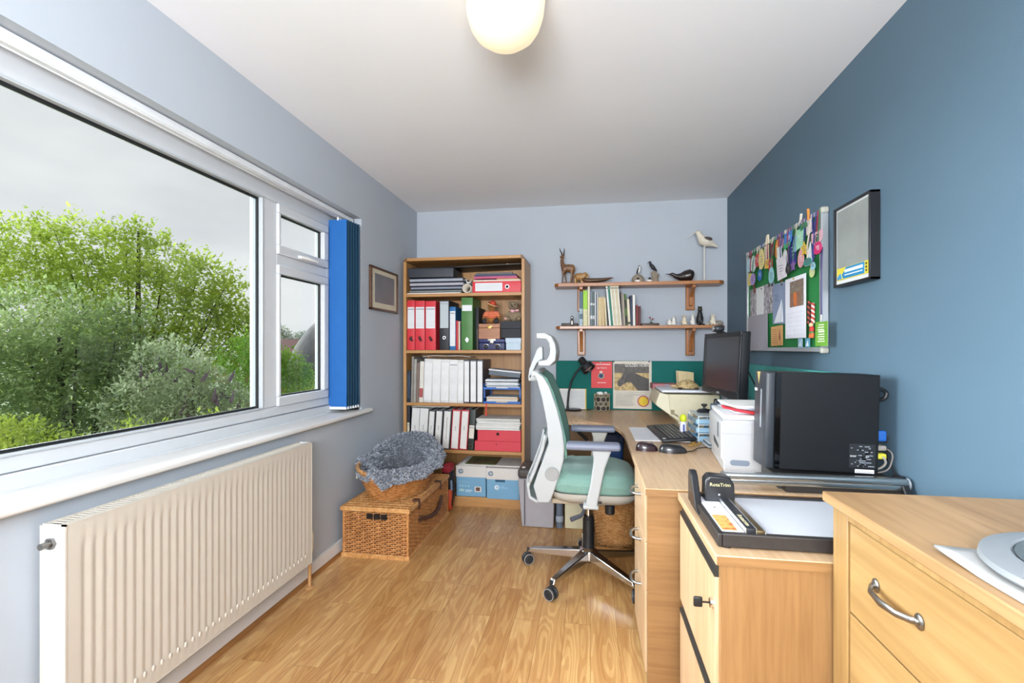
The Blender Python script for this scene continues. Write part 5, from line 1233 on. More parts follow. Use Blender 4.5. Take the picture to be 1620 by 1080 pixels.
while x < .034:
    l_ = r_.uniform(.003, .007); m.box(x, -.003, 0, x + l_, .003, .0006, T=m2); x += l_ + .002
m.build('small_print', P('#efe0de', .6), rc, smooth=False)
m = MB(TT(252, 352)); m.lathe([(0, 0), (.024, 0), (.024, .0006), (0, .0006)], 28); em = m.build('round_emblem', P('#8aa08c', .6, var=.3, scale=200), rc, smooth=False)
m = MB(TT(252, 352)); m.lathe([(0, .0006), (.016, .0006), (.016, .0011), (0, .0011)], 28); m.build('emblem_centre', P('#1c2a5e', .6), em, smooth=False)
m = MB(TT(250, 275)); m.prism([(-.010, -.006), (.010, -.006), (.012, .006), (.005, .001), (0, .009), (-.005, .001), (-.012, .006)], 0, .0008, 'z'); m.build('crown', P('#efe6e4', .6), em, smooth=False)
m = MB(); m.ell((RX(240), 3.975, 1.098), (.005, .005, .005), nu=10, nv=8); m.build('push_pin', P('#d9d4cc', .4), o)
# ------------------------------------------------------------------ on the desk, back part
o = thing('timetable_card', 'white lined card with yellow edge leaning behind the black desk lamp', 'card', (-.14, 3.96, .7205))
T = Matrix.Translation((-.14, 3.957, .7212)) @ Matrix.Rotation(R(-7), 4, 'X')
m = MB(T); m.box(-.115, 0, 0, .108, .003, .165); m.build('backing', P('#d9b93c', .6), o)
m = MB(T); m.box(-.112, -.001, .002, .099, .001, .163); pg = m.build('page', P('#dfe0de', .7), o, smooth=False)
m = MB(T)
for k in range(12): m.box(-.104, -.0016, .016 + k * .0118, .092, -.0008, .0178 + k * .0118)
m.build('ruled_lines', P('#8f98a4', .7), pg, smooth=False)
o = thing('desk_lamp', 'black gooseneck desk lamp on the far left of the desk', 'lamp', (-.14, 3.88, .7205))
LB = P('#15171c', .35, coat=.2)
m = MB(); m.lathe([(0, .7207), (.068, .7207), (.070, .726), (.062, .734), (.02, .738), (0, .738)], 32, (-.135, 3.885, 0)); m.build('base', LB, o)
nk = [(-.178, 3.88, .735), (-.176, 3.878, .79), (-.168, 3.875, .87), (-.150, 3.872, .945), (-.115, 3.868, 1.015), (-.075, 3.862, 1.062), (-.045, 3.858, 1.090)]
m = MB(); m.tube(nk, .0085, 10); m.cyl((-.178, 3.88, .732), (-.178, 3.88, .752), .011, 12); m.build('neck', LB, o)
T = Matrix.Translation((-.052, 3.858, 1.100)) @ Vector((.60, -.30, -.74)).to_track_quat('Z', 'Y').to_matrix().to_4x4()
m = MB(T); m.lathe([(.0, -.045), (.020, -.045), (.028, -.038), (.030, .012), (.034, .020), (.052, .032), (.055, .074), (.050, .074), (.046, .034), (.0, .03)], 28); sh_ = m.build('shade', LB, o)
m = MB(T); m.lathe([(0, .055), (.034, .058), (.036, .062), (0, .064)], 24); m.build('bulb', P('#d9d4c4', .3), sh_)
m = MB(); m.tube([(-.10, 3.885, .728), (-.04, 3.91, .7245), (-.01, 3.90, .724), (-.005, 3.93, .724), (.005, 3.935, .724)], .003, 6); m.tube([(-.20, 3.89, .728), (-.23, 3.90, .724), (-.262, 3.93, .724)], .003, 6); m.build('cord', BLACK, o)
o = thing('pencil_cup', 'black cup with white hexagon lattice pattern below the red card', 'cup', (.09, 3.914, .7205))
m = MB(); m.lathe([(0, .7207), (.058, .7207), (.060, .73), (.060, .852), (.055, .852), (.055, .73), (0, .727)], 36, (.09, 3.914, 0)); m.build('body', P('#2d2724', .6), o)
m = MB(); rr = .0608; ncol = 9; hh = .0235
def hexpt(th, z): return (.09 + rr * math.cos(th), 3.914 + rr * math.sin(th), z)
pw = 2 * math.pi / ncol
for row in range(4):
    for c_ in range(ncol):
        th0 = (c_ + .5 * (row % 2)) * pw; zc = .742 + row * hh * 1.5
        pts = []
        for k in range(6):
            a = R(60 * k + 30); pts.append((th0 + math.cos(a) * pw / 2 / math.cos(R(30)), zc + math.sin(a) * hh * .98))
        pts = [(t_, min(.852, max(.7215, z_))) for t_, z_ in pts]
        m.tube([hexpt(*p) for p in pts], .0017, 5, closed=True)
        inner = [(th0 + (t_ - th0) * .55, zc + (z_ - zc) * .55) for t_, z_ in pts]
        if row in (1, 3): m.tube([hexpt(*p) for p in inner], .0012, 5, closed=True)
m.build('lattice_pattern', P('#ddd2b2', .6), o)
m = MB(); r_ = random.Random(4)
for k in range(7): m.ell((.09 + r_.uniform(-.035, .035), 3.914 + r_.uniform(-.03, .03), .853 + r_.uniform(0, .007)), (.014, .012, .008), (r_.random(), r_.random(), 0), 8, 6)
tag(m.build('paper_scraps', PAPER, remesh=.003), 'white paper scraps filling the lattice patterned cup', 'paper')
# desk pad paper, keyboard, mice
m = MB(); m.box(.235, 2.66, .7206, .52, 3.09, .7245); tag(m.build('paper_pad', P('#e3e4e8', .7, var=.02), bevel=.001), 'white writing pad on the desk under the keyboard', 'paper pad')
T = Matrix.Translation((.445, 2.85, .7255)) @ Matrix.Rotation(R(3), 4, 'Z') @ Matrix.Rotation(R(-5), 4, 'Y')
o = thing('keyboard', 'black computer keyboard lying on the white writing pad', 'keyboard', (.445, 2.85, .7255))
KB = P('#1b1d21', .4, var=.05)
m = MB(T); m.rbox(-.09, -.245, .006, .085, .245, .022, .006, 3); m.build('case', KB, o)
m = MB(T)
for r_i in range(6):
    for c_i in range(18):
        x = .062 - r_i * .0205 - (0.004 if r_i else 0); y = -.222 + c_i * .0248
        m.box(x - .0085, y - .0105, .021, x + .0085, y + .0105, .027)
m.build('keys', P('#22252a', .35), o, bevel=.0015)
m = MB(T)
for r_i in range(6):
    for c_i in range(18):
        x = .062 - r_i * .0205 - (0.004 if r_i else 0); y = -.222 + c_i * .0248
        m.box(x + .001, y - .003, .0269, x + .005, y + .001, .0273)
m.build('key_legends', P('#8f949a', .5), o, smooth=False)
m = MB(T); m.box(-.082, -.225, .0215, -.066, -.195, .0224); m.build('maker_badge', P('#c9ccd0', .4), o)
for (x, y) in ((.07, -.2), (.07, .2)):
    m = MB(T); m.box(x - .01, y - .015, -.006, x + .01, y + .015, .007); m.build('foot', KB, o)
for (cx_, cy_, mt, lb, L_, wd) in ((.268, 2.415, P('#2c1a20', .25, coat=.4), 'dark maroon computer mouse, left of two on the desk', .052, .030), (.385, 2.39, P('#17191d', .3, coat=.3), 'black corded computer mouse, right of two on the desk', .064, .034)):
    o = thing('computer_mouse', lb, 'mouse', (cx_, cy_, .7205), 'computer mice on the desk')
    def mouse(u, v):
        q = 2 * math.pi * u; r_ = math.sin(v * math.pi / 2) ** .6 if v > 0 else 0
        x = L_ * r_ * math.cos(q); y = wd * r_ * math.sin(q) * (1 - .12 * math.cos(q))
        z = .7209 + .038 * math.cos(v * math.pi / 2) ** .8 * (1 - .25 * (x / L_))
        return (cx_ + x, cy_ + y, z)
    m = MB(); m.grid(mouse, 28, 12, cu=True); m.build('shell', mt, o, ang=70)
    m = MB(); m.cyl((cx_ + L_ * .45, cy_ - .004, .752), (cx_ + L_ * .45, cy_ + .004, .752), .008, 14); m.build('scroll_wheel', P('#3a3c42', .5), o)
    if mt != P('#2c1a20', .25, coat=.4):
        m = MB(); m.tube([(cx_ + L_ * .95, cy_, .726), (.48, 2.42, .724), (.52, 2.50, .7235), (.56, 2.52, .7235), (.62, 2.55, .7235)], .0022, 6); m.build('cord', BLACK, o)
# old cream printer with things on it
CRM = P('#d3ccae', .5, var=.03)
o = thing('laser_printer', 'old cream laser printer with drop down front tray in the far corner of the desk', 'printer', (.62, 3.42, .7205))
m = MB(); m.prism([(.50, .915), (.81, .915), (.815, .905), (.815, .7208), (.56, .7208), (.56, .775), (.505, .80), (.500, .84)], 3.27, 3.66, 'y'); m.build('body', CRM, o, bevel=.006, seg=3)
m = MB(); m.prism([(.445, .925), (.503, .912), (.512, .80), (.563, .765), (.570, .742), (.56, .742), (.425, .84), (.418, .855)], 3.265, 3.64, 'y'); m.build('paper_tray', P('#dcd5b9', .5, var=.02), o, bevel=.006, seg=3)
m = MB(); m.box(.513, 3.263, .785, .535, 3.275, .815); m.build('side_latch', P('#8d8468', .6), o)
m = MB(); m.rbox(.455, 3.25, .9265, .83, 3.62, .942, .007, 3); tag(m.build('paper_ream', P('#dfe2ea', .7, var=.02)), 'thick pad of white paper lying on the cream printer', 'paper')
m = MB(); m.box(.445, 3.63, .9165, .62, 3.80, .955); 
o = tag(m.build('booklet', picmat('red_booklet', ['#c9a0a0', '#b05058', '#8e8a92'], 30), bevel=.001), 'red and white booklet lying behind the paper on the cream printer', 'booklet')
bpy.data.objects[o.name].location.z += 0
o = thing('tortoise_ornament', 'mottled brown tortoise ornament on the white paper pad', 'ornament', (.63, 3.36, .9425))
m = MB(); m.lathe([(.086, .948), (.084, .955), (.070, .972), (.048, .990), (.022, 1.003), (0, 1.007)], 24, (0, 0, 0), T=Matrix.Translation((.63, 3.36, 0)) @ Matrix.Diagonal((1, .65, 1, 1))); m.build('shell', picmat('tortoise_shell', ['#6f5a3a', '#a38a5c', '#c9b384', '#8a7248'], 55), o, remesh=.005)
m = MB(); m.ell((.545, 3.352, .962), (.022, .014, .010)); m.build('head', P('#b59d70', .7, var=.2, scale=80), o)
for (x, y) in ((.58, 3.315), (.68, 3.315), (.58, 3.405), (.68, 3.405)):
    m = MB(); m.ell((x, y, .950), (.016, .012, .0072)); m.build('leg', P('#3e3022', .7), o)
o = thing('bamboo_holder', 'upright cream bamboo slat holder behind the tortoise', 'holder', (.69, 3.74, .9165))
m = MB()
for k in range(9): m.tube([(.645 + k * .012, 3.72, .9168), (.640 + k * .0125, 3.722, 1.045 - .0012 * k)], .0062, 8)
for k in range(9): m.tube([(.645 + k * .012, 3.80, .9168), (.640 + k * .0125, 3.80, 1.045 - .0012 * k)], .0062, 8)
m.box(.645, 3.72, .9168, .74, 3.80, 1.03); m.build('slats', P('#d9c79c', .6, var=.08), o)
# clear drawer tower etc.
o = thing('drawer_tower', 'small white and clear stationery drawer tower stuffed with blue oddments beside the white printer', 'storage', (.62, 2.86, .7205))
m = MB(); X0, X1, Y0, Y1 = .555, .68, 2.66, 2.90
CLR = P('#d9e4ea', .2, var=.02)
for zz in (.7208, .765, .81, .855): m.box(X0, Y0, zz, X1, Y1, zz + .004)
for (x, y) in ((X0, Y0), (X1 - .005, Y0), (X0, Y1 - .005), (X1 - .005, Y1 - .005)): m.box(x, y, .7208, x + .005, y + .005, .858)
m.box(X1 - .004, Y0, .7208, X1, Y1, .858); m.build('frame', CLR, o, bevel=.001)
for j, zz in enumerate((.7255, .770, .815)):
    m = MB(); m.box(X0 - .008, Y0 + .008, zz, X0 - .005, Y1 - .008, zz + .026); m.box(X0 - .006, Y0 + .008, zz, X1 - .006, Y0 + .011, zz + .026); m.box(X0 - .006, Y0 + .008, zz, X1 - .006, Y1 - .008, zz + .003); d = m.build('drawer', P('#9fc4dc', .25, var=.1), o, bevel=.001)
    q = MB(); r_ = random.Random(j + 20); cols = [P('#2f8fc4', .4), P('#e3e6e8', .5), P('#bfae86', .6), P('#1f5f9a', .4)]
    for k in range(9):
        q.m(k % 4); a = Vector((r_.uniform(X0 + .01, X1 - .03), r_.uniform(Y0 + .03, Y1 - .06), zz + .012 + r_.uniform(0, .012))); q.tube([a, a + Vector((r_.uniform(-.02, .03), r_.uniform(.02, .05), r_.uniform(-.002, .008)))], .006, 6)
    q.build('drawer_contents', cols, d)
m = MB(); m.lathe([(0, .8595), (.036, .8595), (.040, .866), (.030, .876), (.008, .880), (.006, .890), (.016, .897), (.016, .904), (0, .907)], 28, (.62, 2.82, 0)); tag(m.build('pot_lid', P('#26282e', .35)), 'round black lid with a knob on top of the drawer tower', 'lid')
o = thing('glue_tube', 'white glue tube with round yellow cap beside the drawer tower', 'tube', (.505, 2.80, .7205))
m = MB(); m.lathe([(0, .7207), (.018, .7207), (.018, .80), (.013, .808)], 20, (.505, 2.80, 0)); tb = m.build('tube', P('#dfe0e6', .4), o)
m = MB(); m.box(.500, 2.781, .735, .510, 2.784, .795); m.build('blue_mark', P('#4d56a0', .5), tb)
m = MB(); m.ell((.505, 2.80, .826), (.019, .019, .024)); m.build('cap', P('#d3dc2c', .4), o)
o = thing('cordless_phone', 'black cordless phone standing behind the white printer', 'phone', (.66, 2.72, .7205))
m = MB(); m.rbox(.66, 2.90, .7208, .76, 2.99, .76, .01); m.build('cradle', P('#2b2e36', .4), o)
T = Matrix.Translation((.70, 2.945, .75)) @ Matrix.Rotation(R(8), 4, 'Y')
m = MB(T); m.rbox(-.022, -.014, 0, .022, .014, .172, .008); hs_ = m.build('handset', P('#1a1c22', .35), o)
m = MB(T); m.box(-.015, -.0155, .115, .015, -.013, .150); m.build('display', P('#7f8fa0', .3), hs_, smooth=False)
m = MB(T)
for a in range(4):
    for b in range(3): m.box(-.014 + b * .010, -.0155, .045 + a * .014, -.006 + b * .010, -.013, .053 + a * .014)
m.build('keypad', P('#aab0b8', .4), hs_, smooth=False)
papers('note_pile', 'loose blue and white notes on the desk between keyboard and white printer', .575, .645, .7206, 5, [P('#5c7486', .6), P('#c8cdd2', .7), P('#8a94a0', .7)], y0=2.50, y1=2.62, seed=6, th=.006)
m = MB(); r_ = random.Random(11)
for k in range(8):
    a = Vector((r_.uniform(.50, .55), r_.uniform(2.52, 2.60), .7265 + .003 * (k % 3))); m.m(k % 3); m.tube([a, a + Vector((r_.uniform(-.03, .03), r_.uniform(-.03, .04), .003))], .0055, 6)
tag(m.build('clip_heap', [P('#8a6a2e', .5), P('#6a4a3a', .5), P('#b89a3c', .5)], remesh=.003), 'small heap of brown and gold oddments in front of the white printer', 'oddments')
# monitor
o = thing('monitor', 'black flat screen monitor with dark screen turned to the chair', 'monitor', (.72, 2.72, .7205))
yaw = math.atan2(.704 - .659, 2.45 - 3.0)
ax = Vector((.045, -.55, 0)).normalized()          # along the screen width, towards the camera
nx = Vector((-ax.y * -1, ax.x * -1, 0)).normalized(); nx = Vector((-.9967, -.0815, 0))  # facing the chair
up = Vector((.05, 0, 1)).normalized()
T = Matrix(((ax.x, -nx.x, up.x, .652), (ax.y, -nx.y, up.y, 3.0), (ax.z, -nx.z, up.z, .965), (0, 0, 0, 1)))
W_, H_ = .545, .328
m = MB(T); m.rbox(0, .0, 0, W_, .042, H_, .006, 3); m.rbox(.10, .04, .05, W_ - .10, .075, H_ - .05, .015, 3); m.build('housing', P('#111318', .5, spec=.3), o)
m = MB(T); bz_ = .022
m.rbox(-.002, -.006, -.002, W_ + .002, .004, bz_ + .012, .003); m.rbox(-.002, -.006, H_ - bz_, W_ + .002, .004, H_ + .002, .003); m.rbox(-.002, -.006, bz_, bz_, .004, H_ - bz_, .003); m.rbox(W_ - bz_, -.006, bz_, W_ + .002, .004, H_ - bz_, .003); m.build('bezel', P('#1a1c21', .4, spec=.3), o)
m = MB(T); m.box(bz_ - .002, -.002, bz_ + .01, W_ - bz_ + .002, .002, H_ - bz_ + .002); m.build('screen', P('#25272c', .24, var=.04, scale=3), o, smooth=False)
m = MB(T); m.box(W_ / 2 - .02, -.0072, .008, W_ / 2 + .02, -.005, .018); m.build('maker_badge', P('#9a9da3', .4), o)
m = MB(); m.rbox(.76, 2.66, .735, .80, 2.78, 1.05, .01); m.build('stand_neck', BLACK, o)
m = MB(); m.rbox(.70, 2.60, .7208, .92, 2.86, .737, .006); m.build('stand_base', BLACK, o)
m = MB(); m.tube([(.78, 2.60, 1.10), (.80, 2.50, 1.00), (.86, 2.47, .96), (.93, 2.53, .90), (.94, 2.55, .80)], .004, 6); m.build('cable', BLACK, o)
o = thing('webcam', 'small black and silver webcam clipped on top of the monitor', 'webcam', (.68, 2.80, 1.295))
m = MB(T); m.rbox(.18, -.03, H_ + .008, .26, .02, H_ + .042, .014, 4); m.build('body', P('#22252b', .35), o)
m = MB(T @ Matrix.Translation((.22, -.03, H_ + .025)) @ Matrix.Rotation(R(90), 4, 'X')); m.lathe([(.007, -.002), (.014, -.002), (.014, .004), (.007, .004)], 20, cap=False); m.build('lens_ring', P('#b9bcc0', .3, .8), o)
m = MB(T); m.rbox(.205, -.012, H_ + .0025, .235, .03, H_ + .010, .003); m.build('clip', BLACK, o)
# white printer
WP = Matrix.Translation((.515, 2.055, 0)) @ Matrix.Rotation(R(-6.5), 4, 'Z') @ Matrix.Translation((-.515, -2.035, 0))
o = thing('multifunction_printer', 'white boxy office printer beside the black computer tower', 'printer', (.68, 2.25, .7205))
PW = P('#adadaf', .4, var=.015)
m = MB(WP); m.prism([(.525, .7208), (.79, .7208), (.79, .925), (.530, .925), (.515, .915), (.515, .775), (.522, .765), (.525, .752)], 2.035, 2.42, 'y'); m.build('body', PW, o, bevel=.006, seg=3)
m = MB(WP); m.rbox(.524, 2.040, .9255, .79, 2.41, .944, .006, 3); m.build('scanner_lid', P('#e2e2e3', .4), o)
m = MB(WP); m.box(.585, 2.0335, .745, .645, 2.037, .765); 
hh_ = MB(WP); hh_.prism([(.560 + .011 * math.cos(R(a)), .757 + .011 * math.sin(R(a))) for a in range(90, 271, 20)] + [(.610 + .011 * math.cos(R(a)), .757 + .011 * math.sin(R(a))) for a in range(-90, 91, 20)], 2.0338, 2.037, 'y'); hh_.build('side_grip', P('#6d7887', .6), o)
m = MB(WP); m.box(.518, 2.0342, .8705, .79, 2.0358, .8725); m.build('seam', P('#9a9b9d', .6), o)
m = MB(WP); m.box(.525, 2.0338, .895, .56, 2.0352, .901); m.build('maker_badge', P('#b9bbbe', .5), o)
m = MB(WP); m.box(.5135, 2.10, .845, .517, 2.13, .905); m.build('control_slot', P('#565b63', .5), o)
m = MB(WP); m.prism([(2.10, .80), (2.24, .806), (2.24, .832), (2.10, .812)], .5135, .517, 'x'); m.build('output_slot', P('#3a3d42', .6), o)
papers('paper_stack', 'stack of white and pale papers on the lid of the white printer', .585, .80, .9455, 6, [P('#d3d6de', .7), P('#c3c9d3', .7), PAPER], y0=2.10, y1=2.36, seed=12, th=.006)
m = MB(WP); m.grid(lambda u, v: (.525 + .27 * u, 2.045 + .05 * v, .974 + .004 * v - .028 * math.sin(min(1, u * 1.3) * math.pi / 2)), 16, 3); tag(m.build('red_folder', P('#d02a36', .4), solid=.006), 'red plastic folder curling over the front edge of the white printer', 'folder')
m = MB(WP); m.box(.53, 2.50, .7208, .80, 2.51, .93); m.rbox(.53, 2.425, .925, .80, 2.52, .940, .003); tag(m.build('letter_rack', P('#54657c', .4, var=.1)), 'slate blue tray standing behind the white printer', 'tray')
# computer tower
o = thing('computer_tower', 'black computer tower standing on the trimmer board against the right wall', 'computer', (.80, 1.95, .7645))
px0, px1, py0, py1, pz0_, pz1 = .618, .985, 1.868, 2.0, .7645, 1.110
T = Matrix.Translation((px1, 0, pz0_)) @ Matrix.Rotation(R(1.3), 4, 'Y') @ Matrix.Translation((-px1, 0, -pz0_)) 
T = Matrix.Translation((0, 0, .0085)) @ T
PCB = P('#0d1014', .5, var=.15, scale=6, spec=.3); PCF = P('#2c3036', .4, var=.06)
m = MB(T); m.box(px0 + .03, py0, pz0_, px1, py1, pz1); m.build('case', PCB, o, bevel=.003)
m = MB(T); m.rbox(px0, py0 + .001, pz0_, px0 + .03, py1 - .001, pz1, .006, 3); fb = m.build('front_bezel', PCF, o)
m = MB(T); m.box(px0 + .0305, py0 - .0006, pz0_ + .002, px0 + .048, py0 + .001, pz1 - .002); m.build('gloss_strip', P('#07080a', .08), o, smooth=False)
m = MB(T); m.box(px0 - .001, py0 + .05, pz0_ + .14, px0 + .002, py0 + .062, pz0_ + .28); m.build('drive_slot', P('#8a8f96', .3), fb)
m = MB(T); m.prism([(py0 + .07, pz1 - .002), (py0 + .10, pz1 - .002), (py0 + .085, pz1 - .045)], px0 - .0008, px0 + .002, 'x'); m.build('power_chevron', P('#b9a46a', .4), fb)
m = MB(T); m.box(px0 - .0008, py0 + .10, pz1 - .075, px0 + .002, py0 + .125, pz1 - .065); m.build('indicator', P('#d9dcdf', .4), fb)
m = MB(T); m.box(.892, py0 - .0006, .785, .975, py0 + .001, .868); st = m.build('rating_label', P('#191b20', .5), o, smooth=False)
m = MB(T); r_ = random.Random(2)
for k in range(30):
    x = r_.uniform(.895, .955); z = .79 + (k % 12) * .0062; m.box(x, py0 - .0011, z, min(.972, x + r_.uniform(.004, .022)), py0, z + .0026)
m.build('small_print', P('#8d949c', .6), st, smooth=False)
m = MB(T @ Matrix.Translation((.905, py0 - .0008, .826)) @ Matrix.Rotation(R(90), 4, 'X')); m.text('acer', .012, Matrix.Identity(4), .0003); m.build('lettering', P('#d3d7da', .5), st, smooth=False)
m = MB(T @ Matrix.Translation((.950, py0 - .0008, .826)) @ Matrix.Rotation(R(90), 4, 'X')); m.text('CE', .009, Matrix.Identity(4), .0003); m.build('lettering', P('#d3d7da', .5), st, smooth=False)
m = MB(T); m.box(.911, py0 - .0006, .767, .972, py0 + .001, .780); s2_ = m.build('serial_label', P('#d6d7da', .5), o, smooth=False)
m = MB(T)
for k in range(18): m.box(.914 + k * .0031, py0 - .001, .770, .9155 + k * .0031, py0, .7725)
m.build('small_print', P('#6a6e76', .6), s2_, smooth=False)
# cables behind the tower
def cable(label, pts, r, mat, name='cable'):
    P_ = [Vector(p) for p in pts]; out = []
    for i in range(len(P_) - 1):
        p0 = P_[max(i - 1, 0)]; p1 = P_[i]; p2 = P_[i + 1]; p3 = P_[min(i + 2, len(P_) - 1)]
        for k in range(6):
            t = k / 6
            out.append(.5 * ((2 * p1) + (-p0 + p2) * t + (2 * p0 - 5 * p1 + 4 * p2 - p3) * t * t + (-p0 + 3 * p1 - 3 * p2 + p3) * t ** 3))
    out.append(P_[-1]); m = MB(); m.tube(out, r, 8); return tag(m.build(name, mat), label, 'cable', 'cables behind the computer tower')
cable('thick black power cable looping from the top of the computer tower', [(.992, 1.90, 1.065), (1.01, 1.90, 1.068), (1.028, 1.90, 1.055), (1.022, 1.90, 1.035), (.998, 1.93, 1.00), (1.0, 1.97, .80)], .007, BLACK)
cable('grey cable curving down behind the tower beside the yellow plug', [(.994, 1.90, .84), (1.012, 1.89, .83), (1.02, 1.89, .81), (1.01, 1.90, .79), (.995, 1.93, .775)], .004, P('#9a968e', .5))
cable('thin black cable trailing from the tower to the trimmer end', [(.994, 1.91, .865), (1.022, 1.90, .855), (1.036, 1.90, .82), (1.04, 1.88, .79), (1.04, 1.85, .766)], .003, BLACK)
cable('thin grey cable looping low behind the computer tower', [(.994, 1.89, .775), (1.02, 1.885, .785), (1.035, 1.885, .81), (1.036, 1.89, .85), (1.00, 1.95, .87)], .003, P('#6f6a66', .5))
for (z0, z1, c, lb) in ((.885, .922, '#1f5aa8', 'blue monitor plug in the back of the computer tower'), (.852, .870, '#8d8780', 'grey plug below the blue plug at the back of the tower'), (.822, .842, '#c9c23a', 'yellow plug near the bottom of the back of the tower')):
    o = thing('cable_plug', lb, 'plug', (1.005, 1.905, z0), 'plugs in the computer tower')
    m = MB(); m.rbox(.990, 1.888, z0, 1.024, 1.925, z1, .005, 3); m.build('body', P(c, .45), o)
    m = MB(); m.tube([(1.024, 1.905, (z0 + z1) / 2), (1.036, 1.907, (z0 + z1) / 2 - .006), (1.038, 1.92, z0 - .01)], [.006, .005, .004], 8); m.build('strain_relief', P('#3a3b40', .5), o)
# big trimmer with steel bar under the tower
o = thing('large_paper_trimmer', 'large paper trimmer with a long steel bar lying in front of the computer tower', 'paper trimmer', (.75, 1.95, .7205))
m = MB(); m.box(.65, 1.83, .7208, 1.03, 2.005, .7635); m.build('base_board', P('#30302f', .6), o, bevel=.002)
m = MB(); m.rbox(.452, 1.785, .741, 1.035, 1.826, .760, .004, 3); m.rbox(.452, 1.782, .756, 1.035, 1.822, .780, .009, 4); m.build('steel_bar', P('#b5babb', .22, .9, .04), o)
m = MB(); m.box(.66, 1.788, .7208, 1.03, 1.826, .7405); m.build('under_rail', P('#2a2522', .5), o)
m = MB(); m.cyl((1.034, 1.804, .760), (1.040, 1.804, .760), .021, 24); m.build('end_cap', P('#c9ccd0', .3, .5), o)
m = MB(); m.prism([(1.80, .785), (1.84, .785), (1.84, .7212), (1.765, .7212), (1.765, .735)], 1.012, 1.033, 'x'); m.build('end_bracket', BLACK, o, bevel=.003)
m = MB(); m.rbox(.45, 1.79, .7208, .468, 1.82, .742, .004); m.build('foot', BLACK, o)
# teal desk screen on the right wall
o = thing('desk_screen', 'low teal fabric desk screen along the right wall behind the computer tower', 'desk screen', (1.025, 2.75, .7205))
m = MB(); m.rbox(1.012, 2.22, .7208, 1.040, 3.36, 1.110, .004); m.build('fabric_panel', P('#3f8f8b', .9, var=.05, bump=.2, bscale=500), o)
m = MB(); m.rbox(1.008, 2.165, .7208, 1.044, 2.222, 1.098, .012, 4); m.build('end_post', P('#20262c', .4), o)
# ------------------------------------------------------------------ small trimmer on the filing cabinet
o = thing('rotary_trimmer', 'black and white rotary paper trimmer with RotaTrim head on the filing cabinet', 'paper trimmer', (.58, 1.46, .6855))
tz1 = .722
m = MB(); m.box(.332, 1.288, tz1 - .034, .83, 1.308, tz1); m.box(.332, 1.625, tz1 - .034, .83, 1.645, tz1 + .004); m.box(.326, 1.288, tz1 - .034, .340, 1.645, tz1); m.box(.82, 1.308, tz1 - .034, .83, 1.625, tz1); m.build('rim', P('#2b2624', .5, var=.15, scale=60), o, bevel=.003)
m = MB(); m.box(.340, 1.308, tz1 - .02, .82, 1.625, tz1 - .002); m.build('bed', P('#c3c5cb', .45, var=.02), o)
m = MB(); m.box(.341, 1.306, tz1 - .001, .392, 1.600, tz1 + .0015); sc_ = m.build('side_strip', P('#d6d5dc', .4), o)
def sticker():
    m_, n, l, b = _new('orange_sticker')
    t = n.new('ShaderNodeTexCoord'); q = n.new('ShaderNodeTexNoise'); q.inputs['Scale'].default_value = 55
    r = n.new('ShaderNodeValToRGB'); e = r.color_ramp.elements; e[0].position = .36; e[0].color = (*lin('#b0562a'), 1); e[1].position = .5; e[1].color = (*lin('#d9a85c'), 1)
    l.new(t.outputs['Object'], q.inputs['Vector']); l.new(q.outputs['Fac'], r.inputs['Fac']); l.new(r.outputs['Color'], b.inputs['Base Color']); b.inputs['Roughness'].default_value = .5
    return m_
m = MB(); m.box(.342, 1.312, tz1 + .0015, .378, 1.43, tz1 + .0022); m.build('orange_sticker', sticker(), sc_, smooth=False)
m = MB(); m.cyl((.366, 1.50, tz1), (.366, 1.50, tz1 + .003), .003, 10); m.build('screw', PEWTER, sc_)
m = MB(); m.rbox(.396, 1.300, tz1 - .001, .418, 1.60, tz1 + .012, .002); ra = m.build('blade_rail', P('#22252a', .4), o)
for x in (.394, .4185): 
    m = MB(); m.box(x, 1.300, tz1, x + .0018, 1.60, tz1 + .0125); m.build('rail_edge', P('#d9dbde', .25, .8), ra)
m = MB(); m.rbox(.421, 1.300, tz1 - .001, .438, 1.60, tz1 + .008, .002); m.build('bronze_rail', P('#7a6a4c', .3, .7), o)
m = MB(); m.box(.439, 1.300, tz1 - .001, .442, 1.60, tz1 + .006); m.build('rail_edge', P('#d9dbde', .25, .8), o)
m = MB(Matrix.Translation((.407, 1.365, tz1 + .0122)) @ Matrix.Rotation(R(-90), 4, 'Z')); m.text('Rotatrim', .017, Matrix.Identity(4), .0003, fit=.085); m.build('lettering', P('#c9c09a', .5), ra, smooth=False)
m = MB(); m.prism([(.352, .722), (.436, .722), (.438, .735), (.436, .775), (.424, .797), (.365, .800), (.354, .785)], 1.560, 1.615, 'y'); hd = m.build('cutting_head', P('#1a1b1f', .35, coat=.2), o, bevel=.005, seg=3)
m = MB(Matrix.Translation((.395, 1.5585, .774)) @ Matrix.Rotation(R(90), 4, 'X')); m.text('RotaTrim', .014, Matrix.Identity(4), .0004, fit=.058); m.build('lettering', P('#d9cf9a', .4), hd, smooth=False)
m = MB(); m.ell((.393, 1.558, .745), (.004, .003, .004), nu=12, nv=8); m.build('stud', CHROME, hd)
m = MB(); m.prism([(1.50, .700), (1.54, .712), (1.60, .79), (1.62, .802), (1.645, .800), (1.655, .78), (1.655, .700)], .320, .340, 'x'); m.build('end_fin', P('#1c1d21', .35, coat=.2), o, bevel=.004, seg=3)
for y in (1.30, 1.63):
    for x in (.35, .81):
        m = MB(); m.cyl((x, y, .6855), (x, y, .6885), .010, 12); m.build('foot', BLACK, o)
o = bpy.data.objects['rotary_trimmer']; o.location += Vector((-.012, -.018, .0288)); o.scale = (1, .95, 1)
